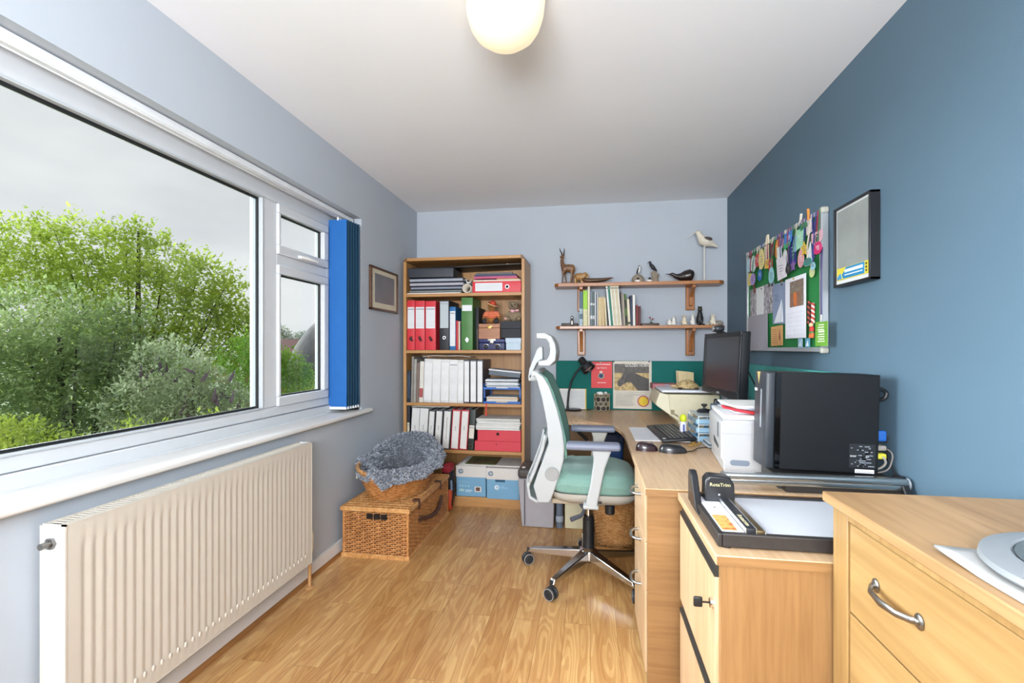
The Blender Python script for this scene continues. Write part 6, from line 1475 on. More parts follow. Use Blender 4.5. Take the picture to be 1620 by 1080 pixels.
# on the chest
m = MB()
def sheet(u, v):
    return (.548 + .40 * u, .50 + .385 * v, .8852 + .012 * max(0, v - .75) * max(0, .3 - u) * 8)
m.grid(sheet, 20, 20); tag(m.build('plastic_mat', P('#a5a4a2', .5), solid=.004), 'white square mat with a lifted corner on the oak chest', 'mat')
o = thing('round_scale', 'grey round dish on the white mat at the right edge of the picture', 'dish', (.735, .765, .888))
m = MB(); m.lathe([(0, .8465), (.172, .8425), (.178, .848), (.176, .856), (.150, .862), (.142, .862), (.138, .856), (0, .855)], 60, (.742, .765, .0485)); m.build('rim', P('#83878a', .4), o)
m = MB(); m.lathe([(0, .8555), (.137, .8555), (.137, .860), (0, .8605)], 60, (.742, .765, .0485)); m.build('inner_plate', P('#5c6365', .4), o)
# ------------------------------------------------------------------ pictures
o = thing('framed_picture', 'small brown framed picture with cream mount on the left wall beside the bookcase', 'picture', (XL, 3.305, 1.475))
y0, y1, z0, z1 = 3.074, 3.536, 1.475, 1.775
BRN = wood('frame_brown', '#3f2a1e', '#6a4a34', None, 'y', 20, .4)
m = MB(); m.box(XL + .001, y0, z0, XL + .02, y1, z0 + .016); m.box(XL + .001, y0, z1 - .016, XL + .02, y1, z1); m.box(XL + .001, y0, z0, XL + .02, y0 + .018, z1); m.box(XL + .001, y1 - .018, z0, XL + .02, y1, z1); m.build('frame', BRN, o, bevel=.003)
m = MB(); m.box(XL + .002, y0 + .012, z0 + .012, XL + .012, y1 - .012, z1 - .012); m.build('mount', P('#cfc6b0', .8), o)
m = MB(); m.box(XL + .004, y0 + .07, z0 + .055, XL + .0135, y1 - .06, z1 - .045); m.build('print', P('#7b7b80', .5, var=.12, scale=5), o)
o = thing('framed_poster', 'black framed poster with a blue and yellow strip at the bottom on the teal wall', 'picture', (XR, 2.11, 1.466))
y0, y1, z0, z1 = 1.975, 2.247, 1.466, 1.795; xf = XR - .036
m = MB(); m.box(xf, y0, z0, XR - .001, y1, z0 + .010); m.box(xf, y0, z1 - .010, XR - .001, y1, z1); m.box(xf, y0, z0, XR - .001, y0 + .010, z1); m.box(xf, y1 - .010, z0, XR - .001, y1, z1); m.build('frame', P('#14151a', .35), o, bevel=.0015)
m = MB(); m.box(xf + .008, y0 + .008, z0 + .008, XR - .002, y1 - .008, z1 - .008); m.build('mount', P('#d3d5d6', .5), o, smooth=False)
m = MB(); m.box(xf + .006, y0 + .022, z0 + .075, XR - .004, y1 - .020, z1 - .018); m.build('print', P('#8f9490', .4, var=.16, scale=6), o, smooth=False)
m = MB(); m.box(xf + .005, y0 + .022, z0 + .026, XR - .004, y1 - .020, z0 + .075); st = m.build('strip', P('#d9c83e', .5, var=.05), o, smooth=False)
m = MB(); m.prism([(y0 + .045, z0 + .029), (y1 - .075, z0 + .029), (y1 - .062, z0 + .045), (y1 - .095, z0 + .073), (y0 + .045, z0 + .073)], xf + .0035, xf + .006, 'x'); bp_ = m.build('strip_banner', P('#1f7fb0', .5), st, smooth=False)
m = MB(); m.prism([(y1 - .062, z0 + .031), (y1 - .024, z0 + .029), (y1 - .026, z0 + .040), (y1 - .05, z0 + .054)], xf + .0035, xf + .006, 'x'); m.build('leaf_shape', P('#3c8fc0', .5), st, smooth=False)
m = MB(); r_ = random.Random(5)
y = y1 - .085
while y > y0 + .055:
    l_ = r_.uniform(.008, .014); m.box(xf + .0025, y - l_, z0 + .052, xf + .004, y, z0 + .064); y -= l_ + .003
y = y1 - .085
while y > y0 + .06:
    l_ = r_.uniform(.006, .02); m.box(xf + .0025, y - l_, z0 + .040, xf + .004, y, z0 + .044); y -= l_ + .003
m.build('banner_text', P('#dfe9f0', .5), bp_, smooth=False)
m = MB()
for k in range(3): m.box(xf + .0035, y0 + .028, z0 + .034 + k * .013, xf + .006, y0 + .037, z0 + .042 + k * .013)
m.build('side_marks', P('#4a4420', .5), st, smooth=False)
# ------------------------------------------------------------------ notice board on the right wall
nb = thing('notice_board', 'green felt notice board in silver frame hung with tags and cards on the teal wall', 'notice board', (XR, 2.9, 1.19))
ny0, ny1, nz0, nz1 = 2.365, 3.425, 1.195, 1.838; xb = 1.028
m = MB(); m.box(xb, ny0 + .01, nz0 + .01, XR - .001, ny1 - .01, nz1 - .01); m.build('felt', P('#1f7a3c', .95, var=.05, scale=100, bump=.25, bscale=500), nb, smooth=False)
SIL = P('#bfc3c6', .3, .6, .03)
for (a, b, c, d) in ((ny0, nz0, ny1, nz0 + .022), (ny0, nz1 - .022, ny1, nz1), (ny0, nz0 + .022, ny0 + .022, nz1 - .022), (ny1 - .022, nz0 + .022, ny1, nz1 - .022)):
    m = MB(); m.box(xb - .010, a, b, XR - .001, c, d); m.build('frame_side', SIL, nb, bevel=.003)
for (y, z) in ((ny0, nz0), (ny0, nz1), (ny1, nz0), (ny1, nz1)):
    m = MB(); m.rbox(xb - .012, y - .006 if y == ny0 else y - .020, z - .006 if z == nz0 else z - .020, XR - .001, y + .020 if y == ny0 else y + .006, z + .020 if z == nz0 else z + .006, .007, 3); m.build('corner_cap', P('#a9a89c', .4), nb)
TAGS = [(3.354, 1.794, 1.717, .084, '#a9cbd6', 'o'), (3.265, 1.796, 1.705, .073, '#cfe0dc', 'o'), (3.181, 1.793, 1.720, .063, '#c4504e', 'o'), (3.101, 1.807, 1.698, .072, '#dccf8a', 'o'), (3.043, 1.811, 1.700, .057, '#d9c9b4', 'r'), (3.015, 1.728, 1.680, .068, '#dcae3e', 'o'), (2.959, 1.718, 1.667, .043, '#b8323a', 'r'), (2.933, 1.800, 1.737, .042, '#6e2436', 'r'), (2.876, 1.811, 1.719, .050, '#dd8f45', 'o'), (2.811, 1.808, 1.752, .059, '#a87f94', 'o'), (2.836, 1.761, 1.700, .050, '#dfe3dc', 'r'), (2.907, 1.666, 1.584, .062, '#8fc4cc', 'o'), (2.768, 1.736, 1.658, .047, '#d9dcd8', 'o'), (2.787, 1.695, 1.594, .095, '#d9d4da', 'r'), (2.709, 1.811, 1.760, .076, '#3f7fc8', 'r'), (2.718, 1.758, 1.736, .063, '#3aa36a', 'r'), (2.669, 1.783, 1.651, .061, '#232f7c', 'r'), (2.627, 1.774, 1.704, .050, '#8fb6dc', 'o'), (2.565, 1.794, 1.712, .060, '#9ad0b2', 'r'), (2.526, 1.811, 1.788, .054, '#2f7a4c', 'r'), (2.488, 1.818, 1.759, .045, '#dcd2d0', 'r'), (2.627, 1.658, 1.602, .050, '#7a4f9c', 's'), (2.557, 1.693, 1.615, .055, '#d49aa0', 'o'), (2.515, 1.725, 1.658, .054, '#d9b52c', 's'), (2.477, 1.710, 1.618, .081, '#e3e6ea', 't'), (2.395, 1.740, 1.673, .083, '#d9a8b4', 'h'), (2.381, 1.692, 1.642, .064, '#c92a6c', 'o'), (2.448, 1.632, 1.600, .065, '#2f8078', 'o'), (2.451, 1.597, 1.548, .040, '#c3cf8c', 'o'), (2.687, 1.647, 1.601, .052, '#2a2c2e', 'o'), (3.319, 1.694, 1.622, .070, '#d9c768', 'o'), (3.219, 1.678, 1.613, .066, '#a08ac4', 'o'), (3.156, 1.694, 1.630, .056, '#2f6fb4', 'o'), (2.405, 1.605, 1.573, .035, '#8fc0d0', 'o')]
CN = {'#a9cbd6': 'pale blue', '#cfe0dc': 'pale mint', '#c4504e': 'coral red', '#dccf8a': 'cream yellow', '#d9c9b4': 'beige', '#dcae3e': 'amber', '#b8323a': 'bright red', '#6e2436': 'dark wine red', '#dd8f45': 'orange', '#a87f94': 'mauve', '#dfe3dc': 'small white', '#8fc4cc': 'aqua', '#d9dcd8': 'off-white', '#d9d4da': 'large white', '#3f7fc8': 'bright blue', '#3aa36a': 'emerald green', '#232f7c': 'long navy', '#8fb6dc': 'sky blue', '#9ad0b2': 'mint green', '#2f7a4c': 'dark green', '#dcd2d0': 'pinkish white', '#7a4f9c': 'purple star-shaped', '#d49aa0': 'rose pink', '#d9b52c': 'golden star-shaped', '#e3e6ea': 'white triangular', '#d9a8b4': 'pink shield-shaped', '#c92a6c': 'magenta', '#2f8078': 'teal', '#c3cf8c': 'pale lime', '#2a2c2e': 'round black', '#d9c768': 'straw yellow', '#a08ac4': 'lilac', '#2f6fb4': 'deep blue', '#8fc0d0': 'small light blue'}
r_ = random.Random(21)
for i, (yc_, zt_, zb_, w_, c, shp) in enumerate(TAGS):
    xx = xb - .0128 - .0028 * (i % 4) - (.012 if zt_ < 1.72 else 0) * (i % 2)
    h = (zt_ - zb_) * 1.15; zb_ = zt_ - h; w_ *= 1.3
    nxt = ('left part', 'middle', 'right part')[0 if yc_ > 3.05 else 1 if yc_ > 2.65 else 2]
    o = thing('race_tag', f'{CN[c]} paper tag hanging in the {nxt} of the green notice board', 'tag', (xx, yc_, zb_), 'tags hanging on the notice board')
    zc = (zt_ + zb_) / 2
    if shp == 'o': poly = [(yc_ + w_ / 2 * math.cos(a) * (1 - .15 * math.sin(a)), zc + h / 2 * math.sin(a)) for a in [2 * math.pi * k / 18 for k in range(18)]]
    elif shp == 's': poly = [(yc_ + w_ / 2 * (1 if k % 2 == 0 else .55) * math.sin(math.pi * k / 5), zc + h / 2 * (1 if k % 2 == 0 else .55) * math.cos(math.pi * k / 5)) for k in range(10)]
    elif shp == 't': poly = [(yc_ + w_ / 2, zb_), (yc_ - w_ * .3, zb_ - .008), (yc_ - w_ * .1, zt_)]
    elif shp == 'h': poly = [(yc_ - w_ / 2, zt_), (yc_ + w_ / 2, zt_), (yc_ + w_ / 2, zc), (yc_, zb_), (yc_ - w_ / 2, zc)]
    else:
        k = r_.uniform(-.012, .012) * (1 + (w_ > .08)); poly = [(yc_ - w_ / 2 + k, zb_ + .004), (yc_ + w_ / 2 + k, zb_ - .004), (yc_ + w_ / 2, zt_), (yc_ - w_ / 2, zt_)]
    m = MB(); m.prism(poly, xx - .0008, xx + .0008, 'x'); cd = m.build('card', P(c, .6, var=.12, scale=50), o, smooth=False)
    m = MB()
    if shp == 'h':
        m.M = Matrix.Translation((xx - .0012, yc_, zc + .004)) @ Matrix.Rotation(R(90), 4, 'Y')
        m.lathe([(.017, 0), (.024, 0), (.024, .0008), (.017, .0008), (.017, 0)], 24, cap=False); m.lathe([(0, 0), (.012, 0), (.012, .0008), (0, .0008)], 20)
        m.build('ring_print', P('#4a4a48', .6), cd, smooth=False)
    else:
        for k in range(3): m.box(xx - .0013, yc_ - w_ * .22, zc - h * .15 + k * h * .13, xx - .0007, yc_ + w_ * (.05 + .08 * k), zc - h * .15 + k * h * .13 + .003)
        m.build('print', P('#6a6a70' if i % 2 else '#e3e0d8', .6), cd, smooth=False)
    m = MB(); dy = r_.uniform(-.008, .008); m.tube([(xx, yc_ - .004, zt_ - .004), (xx + .001, yc_ - .006 + dy, min(1.832, zt_ + .06)), (xb - .012, yc_ + dy, 1.836)], .0014, 5); m.tube([(xx, yc_ + .004, zt_ - .004), (xx + .001, yc_ + .006 + dy, min(1.832, zt_ + .05)), (xb - .012, yc_ + .004 + dy, 1.836)], .0014, 5)
    m.build('cord', P(['#8a2f4a', '#3a6a4a', '#c9bfae', '#2f3a7a', '#5a3a6a'][i % 5], .7), o)
# ribbons: the wide hanging ends between the tags
for (yc_, zt_, zb_, w_, c, lb) in ((2.419, 1.826, 1.742, .016, '#8a2f45', 'dark red ribbon at the right end of the notice board top'), (2.451, 1.799, 1.63, .024, '#5c4a86', 'violet ribbon left of the pink shield tag'), (3.28, 1.68, 1.56, .03, '#7a3a2e', 'rust red ribbon at the left of the notice board'), (3.02, 1.66, 1.57, .016, '#3c4a3a', 'dark olive ribbon left of the sailing card'), (2.975, 1.66, 1.565, .016, '#232730', 'black ribbon above the sailing card'), (2.84, 1.60, 1.56, .03, '#7a6038', 'bronze ribbon above the sailing card and calendar')):
    m = MB(); x = xb - .006; m.grid(lambda u, v: (x - .003 * math.sin(6 * v + yc_ * 9), yc_ + w_ * (u - .5) + .004 * math.sin(5 * v), zt_ + (zb_ - zt_) * v), 3, 10); tag(m.build('ribbon', P(c, .6), solid=.001), lb, 'ribbon', 'ribbons on the notice board')
def peg(label, y, c, lean):
    m = MB(T := Matrix.Translation((xb - .016, y, 1.832)) @ Matrix.Rotation(R(lean), 4, 'X')); m.box(-.004, -.004, -.018, 0, .004, .036); m.box(.001, -.004, -.018, .005, .004, .036); tag(m.build('clothes_peg', P(c, .6)), label, 'peg', 'pegs on the notice board')
peg('pale wooden peg clipped to the board top left of the middle', 3.035, '#d9cdb4', 20); peg('second pale wooden peg crossing the first at the board top', 3.005, '#d6cab0', -8)
peg('orange wooden peg at the right of the board top', 2.482, '#d8913a', -6); peg('whitish peg left of the orange peg at the board top', 2.57, '#d3ccc0', 15)
def flat(name, label, cat, y0, y1, z0, z1, mat, x=None, skew=0, curl=0):
    x = xb - .003 if x is None else x
    o = thing(name, label, cat, (x, (y0 + y1) / 2, z0), 'papers on the notice board')
    m = MB(); m.prism([(y0, z0 + skew), (y1, z0 - skew), (y1, z1 - skew), (y0, z1 + skew)], x - .001, x + .001, 'x'); c = m.build('sheet', mat, o, smooth=False)
    return o, c, x
o, c, x = flat('clipping', 'black and white magazine clipping with white middle column on the notice board', 'clipping', 2.951, 3.365, 1.415, 1.588, picmat('grey_clipping', ['#5a5458', '#9a9498', '#d0ccd0'], 40))
m = MB(); m.box(x - .0016, 3.115, 1.418, x, 3.245, 1.583); m.build('text_column', P('#d9dad9', .6, var=.06, scale=60), c, smooth=False)
m = MB(); m.ell((x - .003, 3.15, 1.572), (.004, .004, .004), nu=8, nv=6); m.build('push_pin', BLACK, o)
flat('blank_poster', 'plain pale grey sheet hanging below the magazine clipping on the notice board', 'sheet', 3.029, 3.375, 1.200, 1.413, P('#9b97a0', .5, var=.08, scale=3), x=xb - .012)
o, c, x = flat('sailing_card', 'blue grey card with a white sailing boat on the notice board', 'card', 2.751, 2.951, 1.345, 1.568, P('#8492ac', .5, var=.05), x=xb - .009, skew=-.004)
m = MB(); m.prism([(2.93, 1.353), (2.84, 1.353), (2.82, 1.475)], x - .0018, x, 'x'); m.prism([(2.832, 1.353), (2.80, 1.353), (2.812, 1.46)], x - .0018, x, 'x'); m.build('white_sail', P('#e0e3e8', .5), c, smooth=False)
m = MB()
for k in range(4): m.box(x - .0016, 2.86, 1.505 - k * .011, x, 2.93 - .012 * (k % 2), 1.5075 - k * .011)
m.build('printed_text', P('#5a6880', .6), c, smooth=False)
m = MB(); m.ell((x - .004, 2.815, 1.555), (.004, .004, .004), nu=8, nv=6); m.build('push_pin', BLACK, o)
o, c, x = flat('wall_calendar', 'white month calendar with an orange bird photo hanging on the notice board', 'calendar', 2.508, 2.752, 1.262, 1.570, P('#e3e3ea', .6, var=.02), x=xb - .016)
m = MB(); m.box(x - .0018, 2.530, 1.420, x, 2.692, 1.550); ph = m.build('photo', picmat('garden_photo', ['#4f6a3a', '#8a7868', '#6e5a50', '#9aa088'], 22), c, smooth=False)
m = MB(); m.box(x - .0022, 2.56, 1.420, x - .0016, 2.69, 1.492); m.build('tub_shape', P('#8a6450', .6, var=.2, scale=40), ph, smooth=False)
m = MB(); m.prism([(2.635, 1.423), (2.61, 1.423), (2.607, 1.47), (2.612, 1.49), (2.64, 1.492), (2.646, 1.47)], x - .0026, x - .002, 'x'); m.build('orange_shape', P('#cf7030', .6, var=.2, scale=60), ph, smooth=False)
m = MB()
for k in range(8): m.box(x - .0015, 2.525 + k * .030, 1.275, x, 2.5258 + k * .030, 1.392)
for k in range(6): m.box(x - .0015, 2.525, 1.278 + k * .0225, x, 2.735, 1.2788 + k * .0225)
m.build('day_grid', P('#b4b6c4', .7), c, smooth=False)
m = MB(); m.ell((x - .004, 2.64, 1.562), (.005, .004, .005), nu=8, nv=6); m.build('push_pin', BRASS, o)
o, c, x = flat('orange_card', 'small orange card with printed lines below the sailing card', 'card', 2.813, 2.98, 1.226, 1.335, P('#d9a468', .6, var=.05), x=xb - .008, skew=.002)
m = MB()
for k in range(7): m.box(x - .0016, 2.885, 1.242 + k * .012, x, 2.965, 1.2445 + k * .012)
m.build('printed_text', P('#8a6a48', .7), c, smooth=False)
m = MB(); m.prism([(2.855, 1.318), (2.843, 1.27), (2.85, 1.25), (2.862, 1.27)], x - .0018, x, 'x'); m.build('small_picture', P('#7a4a3a', .6, var=.3, scale=80), c, smooth=False)
for (yc_, c, lb) in ((2.578, '#9cc4d8', 'small pale blue card under the month calendar on the notice board'), (2.497, '#5aa0b8', 'small turquoise card at the bottom of the notice board')):
    o, cc, x = flat('picture_card', lb, 'card', yc_ - .024, yc_ + .024, 1.215, 1.260, P(c, .6, var=.2, scale=60), x=xb - .013)
    m = MB(); m.prism([(yc_ + .018, 1.222), (yc_ - .014, 1.222), (yc_ - .004, 1.25)], x - .0016, x, 'x'); m.build('sail_print', P('#e0e6ea', .6), cc, smooth=False)
for (yc_, z0, z1, ca, cb, lb) in ((2.488, 1.33, 1.432, '#3a2a2a', '#a04a3a', 'dark plaited cord hanging right of the month calendar'), (2.447, 1.33, 1.42, '#d9cfc4', '#b83a3a', 'red and white plaited cord hanging above the red figure')):
    m = MB()
    for k in range(2):
        m.m(k); m.tube([(xb - .010 + .004 * math.cos(t * 26 + k * math.pi), yc_ + .004 * math.sin(t * 26 + k * math.pi), z1 + (z0 - z1) * t) for t in [i / 40 for i in range(41)]], .0045, 6)
    tag(m.build('plaited_cord', [P(ca, .8), P(cb, .8)]), lb, 'cord', 'plaited cords on the notice board')
o = thing('hanging_figure', 'little red and orange dangling figure at the bottom right of the notice board', 'ornament', (xb - .014, 2.45, 1.258))
m = MB(); m.ell((xb - .014, 2.45, 1.298), (.010, .017, .018)); m.build('body', P('#b8352e', .7), o)
m = MB(); m.ell((xb - .016, 2.452, 1.320), (.009, .012, .011)); m.build('head', P('#dcb894', .7), o)
m = MB(); m.ell((xb - .014, 2.45, 1.285), (.011, .018, .008)); m.build('belt', P('#4a7a4a', .7), o)
for s in (-1, 1):
    m = MB(); m.tube([(xb - .014, 2.45 + s * .008, 1.282), (xb - .016, 2.45 + s * .011, 1.260)], [.008, .007], 8); m.build('leg', P('#cf6a34', .7), o)
o = thing('green_badge', 'lime green badge card with white text hanging off the right edge of the notice board', 'badge', (xb - .014, 2.35, 1.221))
x = xb - .016
m = MB(); m.box(x - .001, 2.293, 1.221, x + .001, 2.408, 1.330); c = m.build('card', P('#6fa83a', .5, var=.05), o, bevel=.0006)
m = MB(); r_ = random.Random(31)
for k in range(8):
    hgt = .0085 if k == 4 else .005
    m.box(x - .0016, 2.318 + r_.uniform(0, .012), 1.240 + k * .0105, x, 2.385 - r_.uniform(0, .012), 1.240 + k * .0105 + hgt)
m.build('printed_text', P('#dfe8c8', .6), c, smooth=False)
m = MB(); m.tube([(x, 2.352, 1.330), (x + .002, 2.352, 1.36)], .003, 6); m.build('clip', CHROME, o)
m = MB()
m.grid(lambda u, v: (x + .003 - .002 * math.sin(4 * v), 2.345 + .012 * u + .006 * (1 - v), 1.36 + .30 * v), 2, 8); m.grid(lambda u, v: (x + .006, 2.36 + .012 * u - .004 * (1 - v), 1.36 + .30 * v), 2, 8); m.build('lanyard', P('#5d5a86', .7), o, solid=.0012)
# ------------------------------------------------------------------ floor things behind the chair
o = thing('shredder', 'grey plastic paper shredder with dark top behind the chair back', 'shredder', (-.36, 3.40, 0))
m = MB(); m.add([(-.462, 3.28, .0), (-.245, 3.275, .0), (-.245, 3.50, 0), (-.462, 3.50, 0), (-.485, 3.26, .33), (-.235, 3.26, .33), (-.235, 3.52, .33), (-.485, 3.52, .33)], [(0, 3, 2, 1), (4, 5, 6, 7), (0, 1, 5, 4), (1, 2, 6, 5), (2, 3, 7, 6), (3, 0, 4, 7)]); m.build('bin', P('#a2a0a5', .5, var=.03), o, bevel=.008)
m = MB(); m.rbox(-.487, 3.255, .331, -.233, 3.525, .395, .02, 4); m.build('cutter_head', P('#4a4744', .5), o)
m = MB(); m.box(-.442, 3.254, .02, -.436, 3.262, .325); m.build('seam', P('#55545a', .6), o)
m = MB(); m.lathe([(.012, .395), (.012, .402), (0, .402)], 16, (-.45, 3.30, 0)); m.build('button', P('#d9d9d6', .4), o)
o = thing('rolled_mat', 'grey rolled up mat standing beside the shredder', 'roll', (-.205, 3.33, 0))
m = MB(); m.lathe([(.024, 0), (.024, .30), (.008, .30)], 20, (-.207, 3.31, 0)); m.build('roll', P('#5f6a78', .7), o)
m = MB(); m.lathe([(.0245, .04), (.0275, .045), (.0275, .075), (.0245, .08)], 20, (-.207, 3.31, 0), cap=False); m.build('band', P('#9aa4b0', .6), o)
m = MB(); m.rbox(-.170, 3.29, .0005, -.04, 3.42, .30, .006); tag(m.build('cream_box', P('#d3cdae', .6, var=.03)), 'tall cream box standing on the floor behind the chair column', 'box')
o = thing('waste_basket', 'round honey coloured wicker waste basket under the desk', 'basket', (.15, 3.12, 0))
def wb_ring(z, s):
    q = 2 * math.pi * s; r_ = .105 + .035 * z / .33
    return (.15 + r_ * math.cos(q), 3.12 + r_ * math.sin(q), z), (math.cos(q), math.sin(q), 0)
m = MB(); weave(m, wb_ring, [.008 + i * .0105 for i in range(30)], 32, .0055, .005); m.build('woven_wall', WICK2, o)
m = MB(); m.tube([Vector(wb_ring(.328, i / 40)[0]) for i in range(40)], .012, 6, closed=True); m.build('rim', WICK2, o)
m = MB(); m.lathe([(0, .006), (.10, .006), (.13, .30), (.126, .30), (.096, .012), (0, .012)], 28, (.15, 3.12, 0)); m.build('lining', P('#5a3a1c', .9), o)
o = thing('blue_bag', 'dark blue canvas bag standing under the desk behind the chair arms', 'bag', (.14, 3.50, 0))
m = MB(); m.rbox(.045, 3.42, .0005, .225, 3.56, .60, .03, 4); m.build('bag_body', P('#1d4a86', .7, var=.12, scale=8), o)
m = MB(); m.rbox(.040, 3.415, .555, .23, 3.565, .622, .015, 3); m.build('top_band', P('#12223c', .7), o)
m = MB(); m.tube([(.08, 3.414, .59), (.085, 3.408, .63), (.135, 3.405, .65), (.185, 3.408, .63), (.19, 3.414, .59)], .006, 8); m.build('handle', P('#16294a', .7), o)
# ------------------------------------------------------------------ the garden outside
GZ = -2.7
m = MB(); m.box(-70, -25, GZ - .1, -1.76, 70, GZ); struct(m.build('ground', P('#55663a', .95, var=.3, scale=2)))
def leafmat(name, c1, c2, c3, scale=1.1, gain=1.35):
    m_ = bpy.data.materials.new(name); m_.use_nodes = True
    n = m_.node_tree.nodes; l = m_.node_tree.links; n.remove(n['Principled BSDF']); o = n['Material Output']
    t = n.new('ShaderNodeTexCoord'); q = n.new('ShaderNodeTexNoise'); q.inputs['Scale'].default_value = scale; q.inputs['Detail'].default_value = 6; q.inputs['Roughness'].default_value = .75
    r = n.new('ShaderNodeValToRGB'); e = r.color_ramp.elements
    e[0].position = .34; e[0].color = (*lin(c1), 1); e[1].position = .66; e[1].color = (*lin(c3), 1); x = e.new(.5); x.color = (*lin(c2), 1)
    d = n.new('ShaderNodeBsdfDiffuse'); tr = n.new('ShaderNodeBsdfTranslucent'); gl = n.new('ShaderNodeBsdfGlossy'); gl.inputs['Roughness'].default_value = .45
    mx = n.new('ShaderNodeMixShader'); mx.inputs['Fac'].default_value = .4; m2 = n.new('ShaderNodeMixShader'); m2.inputs['Fac'].default_value = .015
    gn = n.new('ShaderNodeMix'); gn.data_type = 'RGBA'; gn.blend_type = 'MULTIPLY'; gn.inputs['Factor'].default_value = 1; gn.inputs['B'].default_value = (gain, gain, gain, 1)
    l.new(t.outputs['Object'], q.inputs['Vector']); l.new(q.outputs['Fac'], r.inputs['Fac']); l.new(r.outputs['Color'], gn.inputs['A'])
    l.new(gn.outputs['Result'], d.inputs['Color']); l.new(gn.outputs['Result'], tr.inputs['Color'])
    l.new(d.outputs[0], mx.inputs[1]); l.new(tr.outputs[0], mx.inputs[2]); l.new(mx.outputs[0], m2.inputs[1]); l.new(gl.outputs[0], m2.inputs[2]); l.new(m2.outputs[0], o.inputs['Surface'])
    return m_
BARK = P('#3a3128', .9, var=.2)
def leaf_cloud(name, blobs, n, size, mats, parent, seed, spread=.35, twig=True, spray=5):
    r_ = random.Random(seed); vs = []; fs = []; mi = []
    wts = [b[3] ** 2 for b in blobs]
    for k in range(n // spray):
        b = r_.choices(blobs, wts)[0]
        d = Vector((r_.gauss(0, 1), r_.gauss(0, 1), r_.gauss(0, 1))).normalized()
        rad = b[3] * (1 - spread * r_.random() ** 1.5) * (1 + .16 * math.sin(d.x * 7 + b[0]) * math.cos(d.z * 6 + d.y * 5))
        c = Vector(b[:3]) + Vector((d.x * rad, d.y * rad, d.z * rad * .92))
        ax = (d + Vector((r_.gauss(0, .5), r_.gauss(0, .5), r_.gauss(0, .4) + .25))).normalized()
        mt = r_.choices(range(len(mats)), [3, 1][:len(mats)] if len(mats) < 3 else None)[0]
        for j in range(spray):
            s_ = size * r_.uniform(.7, 1.3)
            o = c + ax * (j * size * .55) + Vector((r_.gauss(0, 1), r_.gauss(0, 1), r_.gauss(0, 1))) * size * .25
            a = (ax * .6 + Vector((r_.gauss(0, .7), r_.gauss(0, .7), r_.gauss(0, .5)))).normalized()
            u = a.cross(Vector((r_.gauss(0, .4), r_.gauss(0, .4), 1))).normalized()
            nn = a.cross(u)
            i0 = len(vs)
            vs += [o, o + a * s_ * .5 + u * s_ * .24 + nn * s_ * .06, o + a * s_, o + a * s_ * .5 - u * s_ * .24 + nn * s_ * .06]
            fs.append((i0, i0 + 1, i0 + 2, i0 + 3)); mi.append(mt)
    mb = MB(); mb.v = vs; mb.f = fs; mb.mi = mi
    return mb.build(name, mats, parent, smooth=False, recalc=False)
def tree(name, label, cat, blobs, base, n, size, mats, seed, group, trunk_r=.12, spray=5):
    o = thing(name, label, cat, base, group)
    leaf_cloud('crown', blobs, n, size, mats, o, seed, spray=spray)
    m = MB(); b0 = Vector(base); top = Vector((sum(b[0] for b in blobs) / len(blobs), sum(b[1] for b in blobs) / len(blobs), max(b[2] for b in blobs)))
    mid = b0.lerp(top, .45); m.tube([b0, mid, top], [trunk_r, trunk_r * .7, trunk_r * .2], 8)
    for b in blobs:
        e = Vector(b[:3]); s_ = b0.lerp(top, .35); m.tube([s_, s_.lerp(e, .5) + Vector((0, 0, .1)), e], [trunk_r * .4, trunk_r * .25, trunk_r * .06], 6)
    m.build('trunk', BARK, o)
    return o
ASH = [leafmat('ash_leaf', '#66762c', '#8b9d3f', '#a9b655')]
BAY = [leafmat('bay_leaf', '#4c5c36', '#768956', '#a3b080')]
BUD = [leafmat('buddleja_leaf', '#5f6e4c', '#879371', '#a9b092')]
YEL = [leafmat('shrub_leaf', '#5e6f2a', '#8a9b40', '#adb458')]
CON = [leafmat('hedge_leaf', '#4e6c2c', '#75983e', '#97b256')]
GT = 'trees and shrubs outside the window'
tree('ash_tree', 'tall bright green tree with feathery leaves rising behind the darker bush outside the window', 'tree',
     [(-10.45, 6.62, 2.61, 0.8), (-9.4, 6.79, 2.72, 0.66), (-8.45, 6.94, 2.78, 0.6), (-7.72, 7.06, 2.8, 0.46), (-7.09, 7.16, 2.55, 0.46), (-6.56, 7.25, 2.3, 0.48), (-6.14, 7.32, 1.98, 0.42), (-5.80, 7.38, 1.65, 0.33), (-6.35, 7.28, 1.43, 0.7), (-7.19, 7.15, 1.86, 0.8), (-8.14, 7.0, 2.07, 0.85), (-9.19, 6.83, 1.86, 0.96), (-7.5, 7.11, 3.12, 0.22), (-8.9, 6.85, 3.2, 0.24), (-6.03, 7.34, 2.32, 0.26), (-5.75, 7.39, 1.17, 0.38), (-7.5, 7.3, .9, .9), (-9.2, 7.2, .8, .9), (-6.0, 7.45, 1.35, .5)],
     (-7.9, 7.4, GZ), 33000, .085, ASH, 1, GT, .10)
tree('bay_tree', 'dense dark glossy green bush filling the left of the window view', 'bush',
     [(-7.07, 4.53, 1.05, 0.73), (-6.42, 4.64, 1.34, 0.6), (-5.84, 4.73, 1.2, 0.62), (-5.40, 4.81, 1.30, 0.42), (-6.28, 4.66, 0.64, 0.69), (-5.56, 4.78, 0.64, 0.6), (-6.92, 4.56, 0.2, 0.65), (-5.99, 4.71, 0.05, 0.51), (-5.16, 4.84, 0.85, 0.42), (-5.9, 5.1, .6, .7), (-6.6, 5.0, .6, .8)],
     (-6.0, 4.85, GZ), 30000, .062, BAY, 2, GT, .12, 6)
